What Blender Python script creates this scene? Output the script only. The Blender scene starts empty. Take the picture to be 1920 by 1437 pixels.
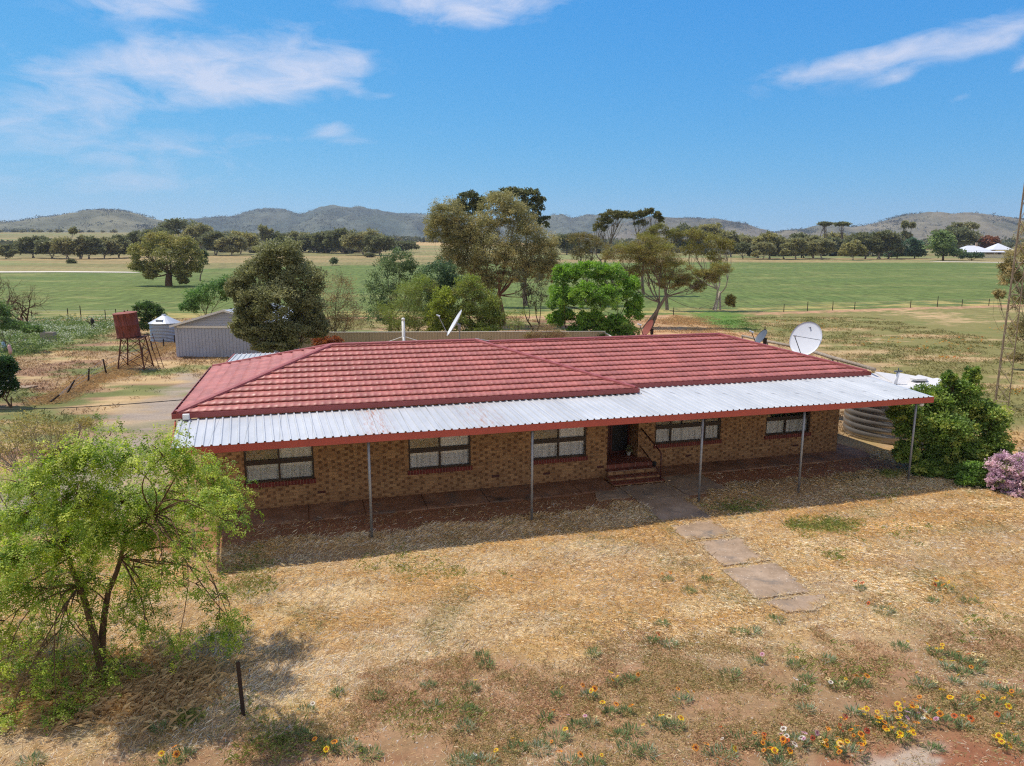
import bpy, math, random
import numpy as np
from mathutils import Vector, Matrix

sc = bpy.context.scene
COL = sc.collection
R = math.radians
PI = math.pi

# ------------------------------------------------------------------ camera
F_PX, PITCH, ROLL, CAM_H = 1315.5, 10.256, 0.132, 7.0
cam_d = bpy.data.cameras.new('camera')
cam_d.sensor_width = 36.0
cam_d.lens = 36.0 * F_PX / 1920.0
cam_d.clip_start = 0.1
cam_d.clip_end = 20000
cam = bpy.data.objects.new('camera', cam_d)
COL.objects.link(cam)
cam.matrix_world = (Matrix.Translation((0, 0, CAM_H)) @ Matrix.Rotation(R(90 - PITCH), 4, 'X')
                    @ Matrix.Rotation(R(ROLL), 4, 'Z'))
sc.camera = cam

# ------------------------------------------------------------------ terrain
def softplus(t, k):
    return k * np.logaddexp(0, t / k)

def terrain(x, y):
    x = np.asarray(x, float); y = np.asarray(y, float)
    z = 0.03 * softplus(y - 95, 8)
    # gentle rise on the left beyond the fields
    left = 1 / (1 + np.exp((x + 120 + 0.12 * y) / 60))
    z = z + left * 0.020 * softplus(y - 330, 40)
    z = z - 0.022 * softplus(y - 900, 60)
    return z

def ray(px, py):
    r = R(ROLL); dx = px - 960; dy = py - 718.5
    x = dx * math.cos(r) + dy * math.sin(r); yy = -dx * math.sin(r) + dy * math.cos(r)
    t = R(PITCH)
    return (x, F_PX * math.cos(t) - yy * math.sin(t), -F_PX * math.sin(t) - yy * math.cos(t))

def at(px, py, Y):
    "the point of the place seen at (px, py) of the photograph, Y metres ahead"
    d = ray(px, py)
    s = Y / d[1]
    return np.array((d[0] * s, Y, CAM_H + d[2] * s))

def gp(px, py, z=0.0):
    "ground point"
    d = ray(px, py)
    lo, hi = 3.0, 1500.0
    def f(Y):
        s = Y / d[1]
        return CAM_H + d[2] * s - float(terrain(d[0] * s, Y)) - z
    Y = 3.0
    step = 0.5
    while Y < 1500 and f(Y) > 0:
        lo = Y; Y += step; step = max(0.5, Y * 0.02)
    hi = Y
    for _ in range(40):
        m = (lo + hi) / 2
        if f(m) > 0: lo = m
        else: hi = m
    s = hi / d[1]
    return np.array((d[0] * s, hi, CAM_H + d[2] * s))

def on_ground(x, y):
    return np.array((x, y, float(terrain(x, y))))

# house frame
HO = (0.537, 17.893); HYAW = R(16.378)
HC, HS = math.cos(HYAW), math.sin(HYAW)
def to_local(x, y):
    dx = x - HO[0]; dy = y - HO[1]
    return dx * HC + dy * HS, -dx * HS + dy * HC
def to_world(u, v, z=0.0):
    return np.array((HO[0] + u * HC - v * HS, HO[1] + u * HS + v * HC, z))

# ------------------------------------------------------------------ numpy noise
def _hash(ix, iy, iz, seed):
    h = (ix.astype(np.int64) * 374761393 + iy.astype(np.int64) * 668265263 + iz.astype(np.int64) * 2147483647 + seed * 1274126177) & 0xffffffff
    h = ((h ^ (h >> 13)) * 1274126177) & 0xffffffff
    h = (h ^ (h >> 16)) & 0xffffffff
    return h / 4294967295.0

def vnoise(x, y, seed=0):
    x = np.asarray(x, float); y = np.asarray(y, float)
    ix = np.floor(x); iy = np.floor(y); fx = x - ix; fy = y - iy
    fx = fx * fx * (3 - 2 * fx); fy = fy * fy * (3 - 2 * fy)
    z = np.zeros_like(ix)
    a = _hash(ix, iy, z, seed); b = _hash(ix + 1, iy, z, seed)
    c = _hash(ix, iy + 1, z, seed); d = _hash(ix + 1, iy + 1, z, seed)
    return (a * (1 - fx) + b * fx) * (1 - fy) + (c * (1 - fx) + d * fx) * fy

def fbm(x, y, seed=0, octv=4):
    s = 0; a = 0.5; t = 0
    for o in range(octv):
        s = s + a * vnoise(np.asarray(x) * 2 ** o + 17.3 * o, np.asarray(y) * 2 ** o - 9.1 * o, seed + o); t += a; a *= 0.5
    return s / t

def sstep(a, b, x):
    t = np.clip((x - a) / (b - a), 0, 1)
    return t * t * (3 - 2 * t)

def s2l(c):
    c = np.asarray(c, float) / 255.0
    return np.where(c <= 0.04045, c / 12.92, ((c + 0.055) / 1.055) ** 2.4)

def lin(r, g, b):
    return tuple(float(v) for v in s2l((r, g, b)))

def sdpoly(x, y, poly):
    "signed distance to polygon, negative inside"
    x = np.asarray(x, float); y = np.asarray(y, float)
    d = np.full(x.shape, 1e9); inside = np.zeros(x.shape, bool)
    n = len(poly)
    for i in range(n):
        x0, y0 = poly[i][:2]; x1, y1 = poly[(i + 1) % n][:2]
        ex, ey = x1 - x0, y1 - y0
        t = np.clip(((x - x0) * ex + (y - y0) * ey) / (ex * ex + ey * ey + 1e-12), 0, 1)
        d = np.minimum(d, np.hypot(x - x0 - t * ex, y - y0 - t * ey))
        c = (y0 > y) != (y1 > y)
        xi = (x1 - x0) * (y - y0) / (y1 - y0 + 1e-12) + x0
        inside ^= c & (x < xi)
    return np.where(inside, -d, d)

# ------------------------------------------------------------------ object helpers
def tag(o, label=None, cat=None, group=None, kind=None):
    if label: o['label'] = label
    if cat: o['category'] = cat
    if group: o['group'] = group
    if kind: o['kind'] = kind
    return o

def empty(name, loc, rz=0.0, label=None, cat=None, group=None):
    o = bpy.data.objects.new(name, None)
    COL.objects.link(o)
    o.location = tuple(float(v) for v in loc); o.rotation_euler = (0, 0, rz)
    o.empty_display_size = 0.3
    return tag(o, label, cat, group)

def link(name, me, mat=None, parent=None):
    if mat is not None: me.materials.append(mat)
    o = bpy.data.objects.new(name, me)
    COL.objects.link(o)
    if parent is not None: o.parent = parent
    return o

def np_mesh(name, V, F, mat=None, parent=None, col=None, smooth=False):
    "V (n,3); F list of (m,k) int arrays; col (n,3) point colours"
    V = np.asarray(V, np.float32)
    if not isinstance(F, list): F = [F]
    F = [np.asarray(f, np.int32) for f in F if len(f)]
    me = bpy.data.meshes.new(name)
    me.vertices.add(len(V)); me.vertices.foreach_set('co', V.ravel())
    tot = np.concatenate([np.full(len(f), f.shape[1], np.int32) for f in F])
    idx = np.concatenate([f.ravel() for f in F])
    me.loops.add(len(idx)); me.loops.foreach_set('vertex_index', idx)
    me.polygons.add(len(tot))
    st = np.zeros(len(tot), np.int32); st[1:] = np.cumsum(tot)[:-1]
    me.polygons.foreach_set('loop_start', st)
    if smooth: me.polygons.foreach_set('use_smooth', np.ones(len(tot), bool))
    if col is not None:
        a = me.attributes.new('col', 'FLOAT_COLOR', 'POINT')
        c = np.ones((len(V), 4), np.float32); c[:, :3] = col
        a.data.foreach_set('color', c.ravel())
    me.update(calc_edges=True)
    return link(name, me, mat, parent)

class MB:
    def __init__(s): s.v = []; s.f = []
    def add(s, vs, fs):
        n = len(s.v); s.v += [tuple(map(float, v)) for v in vs]
        s.f += [tuple(i + n for i in f) for f in fs]
        return s
    def box(s, x0, x1, y0, y1, z0, z1):
        vs = [(x, y, z) for x in (x0, x1) for y in (y0, y1) for z in (z0, z1)]
        return s.add(vs, [(0, 1, 3, 2), (4, 6, 7, 5), (0, 4, 5, 1), (2, 3, 7, 6), (0, 2, 6, 4), (1, 5, 7, 3)])
    def beam(s, p0, p1, w, h, up=(0, 0, 1)):
        p0 = Vector(p0); p1 = Vector(p1); d = (p1 - p0).normalized(); up = Vector(up)
        if abs(d.dot(up)) > .99: up = Vector((0, 1, 0))
        a = d.cross(up).normalized() * w / 2; b = a.cross(d).normalized() * h / 2
        vs = [p + i * a + j * b for p in (p0, p1) for i, j in ((-1, -1), (1, -1), (1, 1), (-1, 1))]
        return s.add(vs, [(3, 2, 1, 0), (4, 5, 6, 7), (0, 1, 5, 4), (1, 2, 6, 5), (2, 3, 7, 6), (3, 0, 4, 7)])
    def tube(s, pts, rad, n=8, caps=True):
        pts = [Vector(p) for p in pts]
        if not hasattr(rad, '__len__'): rad = [rad] * len(pts)
        rings = []
        pa = None
        for i, p in enumerate(pts):
            d = (pts[min(i + 1, len(pts) - 1)] - pts[max(i - 1, 0)])
            if d.length < 1e-9: d = Vector((0, 0, 1))
            d.normalize()
            if pa is None:
                up = Vector((0, 0, 1)) if abs(d.z) < .9 else Vector((1, 0, 0))
                a = d.cross(up).normalized()
            else:
                a = (pa - d * pa.dot(d))
                a = a.normalized() if a.length > 1e-6 else d.orthogonal().normalized()
            pa = a; b = d.cross(a)
            rings.append([p + (a * math.cos(2 * PI * k / n) + b * math.sin(2 * PI * k / n)) * rad[i] for k in range(n)])
        vs = [v for r_ in rings for v in r_]; fs = []
        for i in range(len(pts) - 1):
            for k in range(n):
                k2 = (k + 1) % n
                fs.append((i * n + k, i * n + k2, (i + 1) * n + k2, (i + 1) * n + k))
        if caps:
            fs.append(tuple(range(n - 1, -1, -1))); m = (len(pts) - 1) * n
            fs.append(tuple(m + k for k in range(n)))
        return s.add(vs, fs)
    def lathe(s, prof, n=32, c=(0, 0, 0), cap=True):
        vs = [(c[0] + r * math.cos(2 * PI * k / n), c[1] + r * math.sin(2 * PI * k / n), c[2] + z) for r, z in prof for k in range(n)]
        fs = [(i * n + k, i * n + (k + 1) % n, (i + 1) * n + (k + 1) % n, (i + 1) * n + k) for i in range(len(prof) - 1) for k in range(n)]
        if cap:
            fs.append(tuple(range(n - 1, -1, -1))); m = (len(prof) - 1) * n
            fs.append(tuple(m + k for k in range(n)))
        return s.add(vs, fs)
    def prism(s, pts, z0, z1):
        n = len(pts)
        vs = [(p[0], p[1], z0) for p in pts] + [(p[0], p[1], z1) for p in pts]
        return s.add(vs, [tuple(range(n - 1, -1, -1)), tuple(range(n, 2 * n))] + [(i, (i + 1) % n, n + (i + 1) % n, n + i) for i in range(n)])
    def build(s, name, mat=None, parent=None, smooth=False, bevel=0):
        me = bpy.data.meshes.new(name)
        me.from_pydata(s.v, [], s.f); me.update()
        if smooth: me.polygons.foreach_set('use_smooth', [True] * len(me.polygons))
        o = link(name, me, mat, parent)
        if bevel:
            m = o.modifiers.new('bevel', 'BEVEL'); m.width = bevel; m.segments = 2; m.limit_method = 'ANGLE'
        return o

# ------------------------------------------------------------------ materials
class NT:
    "small node helper"
    def __init__(s, name):
        s.m = bpy.data.materials.new(name); s.m.use_nodes = True
        s.t = s.m.node_tree; s.t.nodes.clear()
        s.out = s.t.nodes.new('ShaderNodeOutputMaterial')
    def n(s, typ, **kw):
        nd = s.t.nodes.new(typ)
        for k, v in kw.items():
            if k[0] == '_': nd.inputs[k[1:].replace('_', ' ')].default_value = v
            else: setattr(nd, k, v)
        return nd
    def l(s, a, b): s.t.links.new(a, b)
    def val(s, inp, v):
        if hasattr(v, 'links'): s.l(v, inp)
        else: inp.default_value = v
    def math(s, op, a, b=0.0, c=None, clamp=False):
        nd = s.t.nodes.new('ShaderNodeMath'); nd.operation = op; nd.use_clamp = clamp
        s.val(nd.inputs[0], a); s.val(nd.inputs[1], b)
        if c is not None: s.val(nd.inputs[2], c)
        return nd.outputs[0]
    def mix(s, f, a, b, mode='MIX'):
        nd = s.t.nodes.new('ShaderNodeMix'); nd.data_type = 'RGBA'; nd.blend_type = mode
        nd.clamp_factor = True
        s.val(nd.inputs[0], f)
        for i, v in ((6, a), (7, b)):
            if hasattr(v, 'links'): s.l(v, nd.inputs[i])
            else: nd.inputs[i].default_value = (v[0], v[1], v[2], 1)
        return nd.outputs[2]
    def noise(s, vec, scale, detail=4, rough=.55, dist=0.0, out=0):
        nd = s.t.nodes.new('ShaderNodeTexNoise')
        if vec is not None: s.l(vec, nd.inputs['Vector'])
        nd.inputs['Scale'].default_value = scale; nd.inputs['Detail'].default_value = detail
        nd.inputs['Roughness'].default_value = rough; nd.inputs['Distortion'].default_value = dist
        return nd.outputs[out]
    def ramp(s, fac, stops, interp='LINEAR'):
        nd = s.t.nodes.new('ShaderNodeValToRGB'); s.l(fac, nd.inputs[0]); cr = nd.color_ramp; cr.interpolation = interp
        while len(cr.elements) < len(stops): cr.elements.new(0.5)
        for e, (p, c) in zip(cr.elements, stops):
            e.position = p; e.color = (c, c, c, 1) if not hasattr(c, '__len__') else (c[0], c[1], c[2], 1)
        return nd.outputs[0]
    def obj(s):
        return s.n('ShaderNodeTexCoord').outputs['Object']
    def mapping(s, vec, sc_=(1, 1, 1), rot=(0, 0, 0), loc=(0, 0, 0)):
        nd = s.n('ShaderNodeMapping'); s.l(vec, nd.inputs[0])
        nd.inputs['Scale'].default_value = sc_; nd.inputs['Rotation'].default_value = rot; nd.inputs['Location'].default_value = loc
        return nd.outputs[0]
    def sep(s, vec):
        nd = s.n('ShaderNodeSeparateXYZ'); s.l(vec, nd.inputs[0]); return nd.outputs
    def comb(s, x, y, z=0.0):
        nd = s.n('ShaderNodeCombineXYZ')
        for i, v in enumerate((x, y, z)): s.val(nd.inputs[i], v)
        return nd.outputs[0]
    def bsdf(s, color, rough=.7, metal=0.0, bump=None, strength=.3, dist=.01, spec=.5, sheen=0):
        b = s.n('ShaderNodeBsdfPrincipled')
        if hasattr(color, 'links'): s.l(color, b.inputs['Base Color'])
        else: b.inputs['Base Color'].default_value = (color[0], color[1], color[2], 1)
        s.val(b.inputs['Roughness'], rough); s.val(b.inputs['Metallic'], metal)
        b.inputs['Specular IOR Level'].default_value = spec
        if bump is not None:
            bn = s.n('ShaderNodeBump'); bn.inputs['Strength'].default_value = strength; bn.inputs['Distance'].default_value = dist
            s.l(bump, bn.inputs['Height']); s.l(bn.outputs[0], b.inputs['Normal'])
        s.l(b.outputs[0], s.out.inputs[0])
        return b

def m_plain(name, c, rough=.6, metal=0.0, var=.15, scale=3.0, stain=None, stain_amt=.3, bump=.1, spec=.5):
    t = NT(name); o = t.obj()
    n1 = t.noise(o, scale, 5, .6); n2 = t.noise(o, scale * 9, 3, .6)
    f = t.math('ADD', t.math('MULTIPLY', n1, .7), t.math('MULTIPLY', n2, .3))
    c0 = tuple(max(0, v * (1 - var)) for v in c); c1 = tuple(min(1, v * (1 + var)) for v in c)
    col = t.ramp(f, [(.3, c0), (.7, c1)])
    if stain is not None:
        sf = t.ramp(t.noise(o, scale * .7, 6, .7, .5), [(.5, 0.0), (.68, 1.0)])
        col = t.mix(t.math('MULTIPLY', sf, stain_amt), col, stain)
    t.bsdf(col, rough, metal, n2, bump, .01, spec)
    return t.m

def m_leaf(name, trans=.25, rough=.55, spec=.3):
    t = NT(name)
    a = t.n('ShaderNodeAttribute', attribute_name='col')
    b = t.n('ShaderNodeBsdfPrincipled'); t.l(a.outputs['Color'], b.inputs['Base Color'])
    b.inputs['Roughness'].default_value = rough; b.inputs['Specular IOR Level'].default_value = spec
    tr = t.n('ShaderNodeBsdfTranslucent')
    hs = t.n('ShaderNodeHueSaturation'); hs.inputs['Saturation'].default_value = 1.15; hs.inputs['Value'].default_value = 1.2
    t.l(a.outputs['Color'], hs.inputs['Color']); t.l(hs.outputs[0], tr.inputs['Color'])
    mx = t.n('ShaderNodeMixShader'); mx.inputs[0].default_value = trans
    t.l(b.outputs[0], mx.inputs[1]); t.l(tr.outputs[0], mx.inputs[2]); t.l(mx.outputs[0], t.out.inputs[0])
    return t.m

M = {}
M['leaf'] = m_leaf('foliage', .36)
M['leaf_thin'] = m_leaf('thin_leaflets', .5, .5)
M['straw'] = m_leaf('dry_straw', .2, .6, .3)
M['petal'] = m_leaf('petals', .3, .6, .2)
# ------------------------------------------------------------------ world and sun
SUN_EL, SUN_AZ = 62.5, -59.0           # azimuth clockwise from +Y
w = bpy.data.worlds.new("World"); sc.world = w; w.use_nodes = True
wt = w.node_tree; wt.nodes.clear()
wn = wt.nodes.new; wl = wt.links.new
def wmath(op, a, b=0.0, clamp=False):
    nd = wn('ShaderNodeMath'); nd.operation = op; nd.use_clamp = clamp
    for i, v in enumerate((a, b)):
        if hasattr(v, 'links'): wl(v, nd.inputs[i])
        else: nd.inputs[i].default_value = v
    return nd.outputs[0]
sky = wn('ShaderNodeTexSky'); sky.sky_type = 'NISHITA'; sky.sun_disc = False
sky.sun_elevation = R(SUN_EL); sky.sun_rotation = R(SUN_AZ)
sky.air_density = 1.0; sky.dust_density = 0.0; sky.ozone_density = 3.0
SKY_STR = 0.10
tc = wn('ShaderNodeTexCoord'); sp = wn('ShaderNodeSeparateXYZ'); wl(tc.outputs['Generated'], sp.inputs[0])
az = wmath('ARCTAN2', sp.outputs[0], sp.outputs[1])
el = wmath('ARCSINE', sp.outputs[2])
azel = wn('ShaderNodeCombineXYZ'); wl(az, azel.inputs[0]); wl(el, azel.inputs[1])
# turbulence that frays the cloud edges
nm = wn('ShaderNodeMapping'); wl(azel.outputs[0], nm.inputs[0]); nm.inputs['Scale'].default_value = (9, 24, 1); nm.inputs['Rotation'].default_value = (0, 0, R(-8))
nz = wn('ShaderNodeTexNoise'); wl(nm.outputs[0], nz.inputs[0]); nz.inputs['Scale'].default_value = 1.6; nz.inputs['Detail'].default_value = 9; nz.inputs['Roughness'].default_value = .62; nz.inputs['Distortion'].default_value = .5
nz2 = wn('ShaderNodeTexNoise'); wl(nm.outputs[0], nz2.inputs[0]); nz2.inputs['Scale'].default_value = 0.45; nz2.inputs['Detail'].default_value = 5
def dir_of(px, py):
    d = Vector(ray(px, py)).normalized()
    return math.atan2(d.x, d.y), math.asin(d.z)
CLOUDS = [  # x, y, rx, ry, tilt, strength
    (545, 140, 120, 40, 8, 1.0), (330, 112, 110, 34, 4, .95), (430, 150, 150, 34, 0, .85), (640, 118, 40, 26, 10, .7), (530, 75, 110, 30, 8, .5),
    (120, 140, 110, 42, -8, .62), (110, 205, 160, 32, 2, .55), (320, 192, 120, 20, 4, .42),
    (270, 5, 130, 26, 6, .7), (300, 50, 90, 40, 0, .32), (20, 235, 60, 14, 0, .3),
    (870, 2, 160, 36, 2, 1.0), (900, 40, 80, 18, 4, .4),
    (240, 280, 280, 36, 0, .5), (620, 243, 45, 16, 0, .62), (665, 265, 40, 10, 0, .35), (200, 345, 300, 28, 2, .42), (480, 262, 90, 14, 4, .25),
    (1580, 122, 140, 24, 9, .85), (1700, 98, 130, 24, 14, .8), (1860, 72, 120, 26, 14, .85), (1675, 146, 40, 13, 12, .6), (1925, 120, 36, 16, 20, .7), (1798, 183, 26, 9, 12, .4),
    (660, 168, 20, 12, 0, .35), (722, 180, 30, 9, 6, .35), (800, 246, 40, 7, 0, .2), (1430, 140, 60, 8, 12, .22)]
dens = None
for (cx, cy, rx, ry, rot, st) in CLOUDS:
    a0, e0 = dir_of(cx, cy); a1, e1 = dir_of(cx + rx, cy); a2, e2 = dir_of(cx, cy - ry)
    ra = abs(a1 - a0); re = abs(e2 - e0); t = R(rot)
    dx = wmath('SUBTRACT', az, a0); dy = wmath('SUBTRACT', el, e0)
    c_, s_ = math.cos(t), math.sin(t)
    qx = wmath('ADD', wmath('MULTIPLY', dx, c_ / ra), wmath('MULTIPLY', dy, s_ / ra))
    qy = wmath('ADD', wmath('MULTIPLY', dx, -s_ / re), wmath('MULTIPLY', dy, c_ / re))
    r2 = wmath('ADD', wmath('MULTIPLY', qx, qx), wmath('MULTIPLY', qy, qy))
    g = wmath('MULTIPLY', wmath('EXPONENT', wmath('MULTIPLY', r2, -.8)), st)
    dens = g if dens is None else wmath('SUBTRACT', wmath('ADD', dens, g), wmath('MULTIPLY', dens, g))
nn = wmath('ADD', wmath('MULTIPLY', nz.outputs[0], 1.0), wmath('MULTIPLY', nz2.outputs[0], .4))
cl = wmath('MULTIPLY', wmath('SUBTRACT', wmath('ADD', wmath('MULTIPLY', dens, 1.25), wmath('MULTIPLY', wmath('SUBTRACT', nn, .7), 2.1)), .27), .95)
cl = wmath('MULTIPLY', wmath('MINIMUM', wmath('MAXIMUM', cl, 0.0), 1.0), wmath('MINIMUM', wmath('MULTIPLY', dens, 2.0), 1.0))
cl = wmath('MULTIPLY', cl, .78)
# unseen cloud overhead and behind the viewer, added to lighten the shade
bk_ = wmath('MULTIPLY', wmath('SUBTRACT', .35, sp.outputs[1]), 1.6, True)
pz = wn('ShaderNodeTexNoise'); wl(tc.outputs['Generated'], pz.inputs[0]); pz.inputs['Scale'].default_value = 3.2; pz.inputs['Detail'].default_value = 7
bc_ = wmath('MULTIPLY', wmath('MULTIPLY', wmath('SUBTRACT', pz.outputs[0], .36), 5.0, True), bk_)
# grade the clear sky to the deep azure of the place
sc_ = wn('ShaderNodeSeparateColor'); wl(sky.outputs[0], sc_.inputs[0]); cc_ = wn('ShaderNodeCombineColor')
for i, (p_, k_) in enumerate(((1.6, .55), (.68, .61), (.20, .755))):
    wl(wmath('MULTIPLY', wmath('POWER', wmath('MULTIPLY', sc_.outputs[i], SKY_STR), p_), k_ / SKY_STR), cc_.inputs[i])
cm = wn('ShaderNodeMix'); cm.data_type = 'RGBA'; wl(cl, cm.inputs[0]); wl(cc_.outputs[0], cm.inputs[6])
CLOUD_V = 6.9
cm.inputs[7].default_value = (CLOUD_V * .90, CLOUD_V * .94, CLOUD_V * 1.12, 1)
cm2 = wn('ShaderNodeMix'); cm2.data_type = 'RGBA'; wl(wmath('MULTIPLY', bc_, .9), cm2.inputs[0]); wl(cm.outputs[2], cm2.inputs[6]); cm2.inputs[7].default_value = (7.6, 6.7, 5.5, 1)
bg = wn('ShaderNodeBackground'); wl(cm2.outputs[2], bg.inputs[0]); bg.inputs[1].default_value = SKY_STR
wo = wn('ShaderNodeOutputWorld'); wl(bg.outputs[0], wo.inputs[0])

sl = bpy.data.lights.new('sun', 'SUN'); sl.energy = 4.0; sl.angle = R(0.5); sl.color = (1.0, .92, .80)
so = bpy.data.objects.new('sun', sl); COL.objects.link(so)
sv = Vector((math.sin(R(SUN_AZ)) * math.cos(R(SUN_EL)), math.cos(R(SUN_AZ)) * math.cos(R(SUN_EL)), math.sin(R(SUN_EL))))
so.rotation_euler = (-sv).to_track_quat('-Z', 'Y').to_euler(); so.location = (0, 0, 60)
vs_ = sc.view_settings; sc.display_settings.display_device = 'sRGB'
vs_.view_transform = 'Standard'; vs_.look = 'None'; vs_.exposure = 0.27; vs_.gamma = 1.0
sc.cycles.max_bounces = 8; sc.cycles.diffuse_bounces = 3; sc.cycles.transparent_max_bounces = 12
sc.cycles.use_denoising = False; sc.cycles.use_adaptive_sampling = False
sc.cycles.filter_width = 1.2
sc.cycles.caustics_reflective = False; sc.cycles.caustics_refractive = False

# ------------------------------------------------------------------ ground cover zones
def P(lst, z=0): return [gp(a, b) for a, b in lst]
Z_SCRUB = P([(180, 1500), (300, 1400), (440, 1372), (600, 1335), (700, 1278), (840, 1262), (1000, 1250), (1100, 1215), (1250, 1200), (1420, 1232), (1560, 1212), (1650, 1200), (1800, 1195), (2000, 1155), (2300, 1140), (2300, 1600), (180, 1600)])
Z_REDBARE = P([(1560, 1440), (1640, 1405), (1720, 1385), (1800, 1378), (1880, 1400), (1960, 1405), (2200, 1420), (2200, 1600), (1500, 1600)])
Z_GRAVEL = P([(205, 775), (300, 738), (352, 700), (378, 720), (350, 790), (320, 870), (300, 960), (120, 985), (-60, 1010), (-60, 930), (60, 900), (170, 850)])
Z_WEEDS = P([(-80, 612), (60, 603), (150, 600), (222, 604), (225, 622), (150, 640), (118, 655), (70, 668), (-80, 680)])
Z_YARD = P([(-200, 640), (120, 650), (200, 625), (230, 600), (340, 598), (420, 640), (600, 622), (1000, 600), (1250, 602), (1400, 618), (1480, 640), (1650, 690), (1700, 760), (1560, 860), (400, 1100), (-300, 1150)])
Z_GREENP = P([(1280, 590), (1330, 583), (1400, 588), (1395, 600), (1420, 622), (1380, 622), (1300, 600)])
Z_DIRTR = P([(1200, 602), (1240, 592), (1300, 592), (1340, 608), (1420, 630), (1470, 645), (1300, 640), (1180, 640)])
PATH = [  # slabs of the garden path and the apron, house coordinates (u, v)
    [(3.42, .62), (5.02, .62), (5.02, 1.84), (3.42, 1.84)],
    [(3.30, -1.22), (4.78, -1.20), (5.0, .58), (3.40, .58)],
    [(3.30, -2.40), (4.64, -2.42), (4.72, -1.30), (3.28, -1.32)],
    [(3.36, -3.92), (4.58, -3.96), (4.70, -2.56), (3.46, -2.56)],
    [(3.12, -5.50), (4.40, -5.52), (4.62, -4.12), (3.20, -4.08)],
    [(3.36, -6.14), (3.9, -6.22), (4.42, -6.05), (4.60, -5.72), (4.0, -5.64), (3.2, -5.66)],
    [(5.06, .62), (6.55, .68), (6.5, 2.36), (5.06, 2.36)],
    [(2.32, .98), (3.38, .92), (3.38, 1.84), (2.6, 1.9)]]
_FENCE_X = np.array([-200., -60, -30, 0, 25, 40, 75, 140]); 
_fl = [gp(-300, 602), gp(0, 599), gp(280, 597), gp(1200, 592), gp(1440, 585.5), gp(1700, 577), gp(1920, 571.5), gp(2300, 560)]
FLX = np.array([p[0] for p in _fl]); FLY = np.array([p[1] for p in _fl])
def fence_y(x): return np.interp(x, FLX, FLY)
_fe = [gp(-200, 513), gp(0, 512), gp(230, 509), gp(450, 503), (gp(640, 498)), gp(820, 496), gp(1300, 492), gp(1500, 493), gp(1900, 493.5), gp(2200, 493)]
FEX = np.array([p[0] for p in _fe]); FEY = np.array([p[1] for p in _fe])

C_STRAW = s2l((206, 178, 130)); C_GOLD = s2l((198, 162, 104)); C_PALE = s2l((214, 190, 150)); C_GREYS = s2l((178, 160, 138))
C_SOIL = s2l((150, 106, 76)); C_RED = s2l((152, 104, 76)); C_BROWN = s2l((156, 126, 92)); C_OLIVE = s2l((118, 112, 68))
C_GREEN = s2l((92, 112, 56)); C_CROP = s2l((98, 112, 58)); C_CROPY = s2l((132, 132, 80)); C_TAN = s2l((186, 158, 118)); C_GRAV = s2l((158, 144, 130))
C_PINKD = s2l((178, 138, 108)); C_PAD = s2l((128, 122, 74))

def mixc(a, b, f): return a + (b - a) * np.clip(f, 0, 1)[..., None]

def path_mask(x, y, grow=0.0):
    u, v = to_local(x, y)
    d = np.full(np.shape(u), 1e9)
    for q in PATH: d = np.minimum(d, sdpoly(u, v, q))
    ap = np.where(u < 3.3, np.maximum(np.maximum(1.60 - v, v - 8.0), np.maximum(-8.9 - u, u - 3.4)), 1e9)
    d = np.minimum(d, ap)
    ap2 = np.maximum(np.maximum(2.36 - v, v - 8.0), np.maximum(5.0 - u, u - 13.75))
    d = np.minimum(d, ap2)
    return d - grow

def lawn_weights(x, y):
    "near ground: returns straw, scrub, soil fractions and greenness"
    u, v = to_local(x, y)
    n1 = fbm(x * .9, y * .9, 3); n2 = fbm(x * .35 + 4, y * .35, 5); n3 = fbm(x * 2.6, y * 2.6, 9)
    scr = sdpoly(x, y, Z_SCRUB) + (n1 - .5) * 2.2 + (n3 - .5) * .9
    scrub = 1 - sstep(-.5, .7, scr)
    # bare red soil below the veranda, straw creeping in from the front
    edge = .42 + np.where(u > 5.5, .75, 0) * sstep(5, 7, u) + (n1 - .5) * .9 + (n3 - .5) * .45
    soil = sstep(edge - .12, edge + .12, v) * (1 - sstep(13.2, 14.6, u)) * sstep(-10.5, -9.2, u)
    bare = sstep(.60, .75, fbm(x * 1.1 + 9, y * 1.1, 21)) * (.55 * scrub + .10)
    bare = np.maximum(bare, (1 - sstep(-.2, .5, sdpoly(x, y, Z_REDBARE) + (n3 - .5) * .8)) * .85)
    soil = np.maximum(soil, bare)
    green = sstep(.60, .78, fbm(x * .8 + 31, y * .8 + 7, 33)) * .55
    return scrub, soil, green, n1, n2, n3

def relief(x, y):
    u, v = to_local(x, y)
    k = np.clip(1 - sstep(.1, .8, v), 0, 1) * sstep(0, .6, path_mask(x, y)) * (1 - sstep(22, 26, y))
    r = (fbm(u * .45, v * 1.6, 51) - .5) * .07 + (fbm(u * 2.2, v * 4.0, 57) - .5) * .035
    return r * k

def ground_z(x, y):
    x = np.asarray(x, float); y = np.asarray(y, float)
    return terrain(x, y) + relief(x, y)

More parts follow.
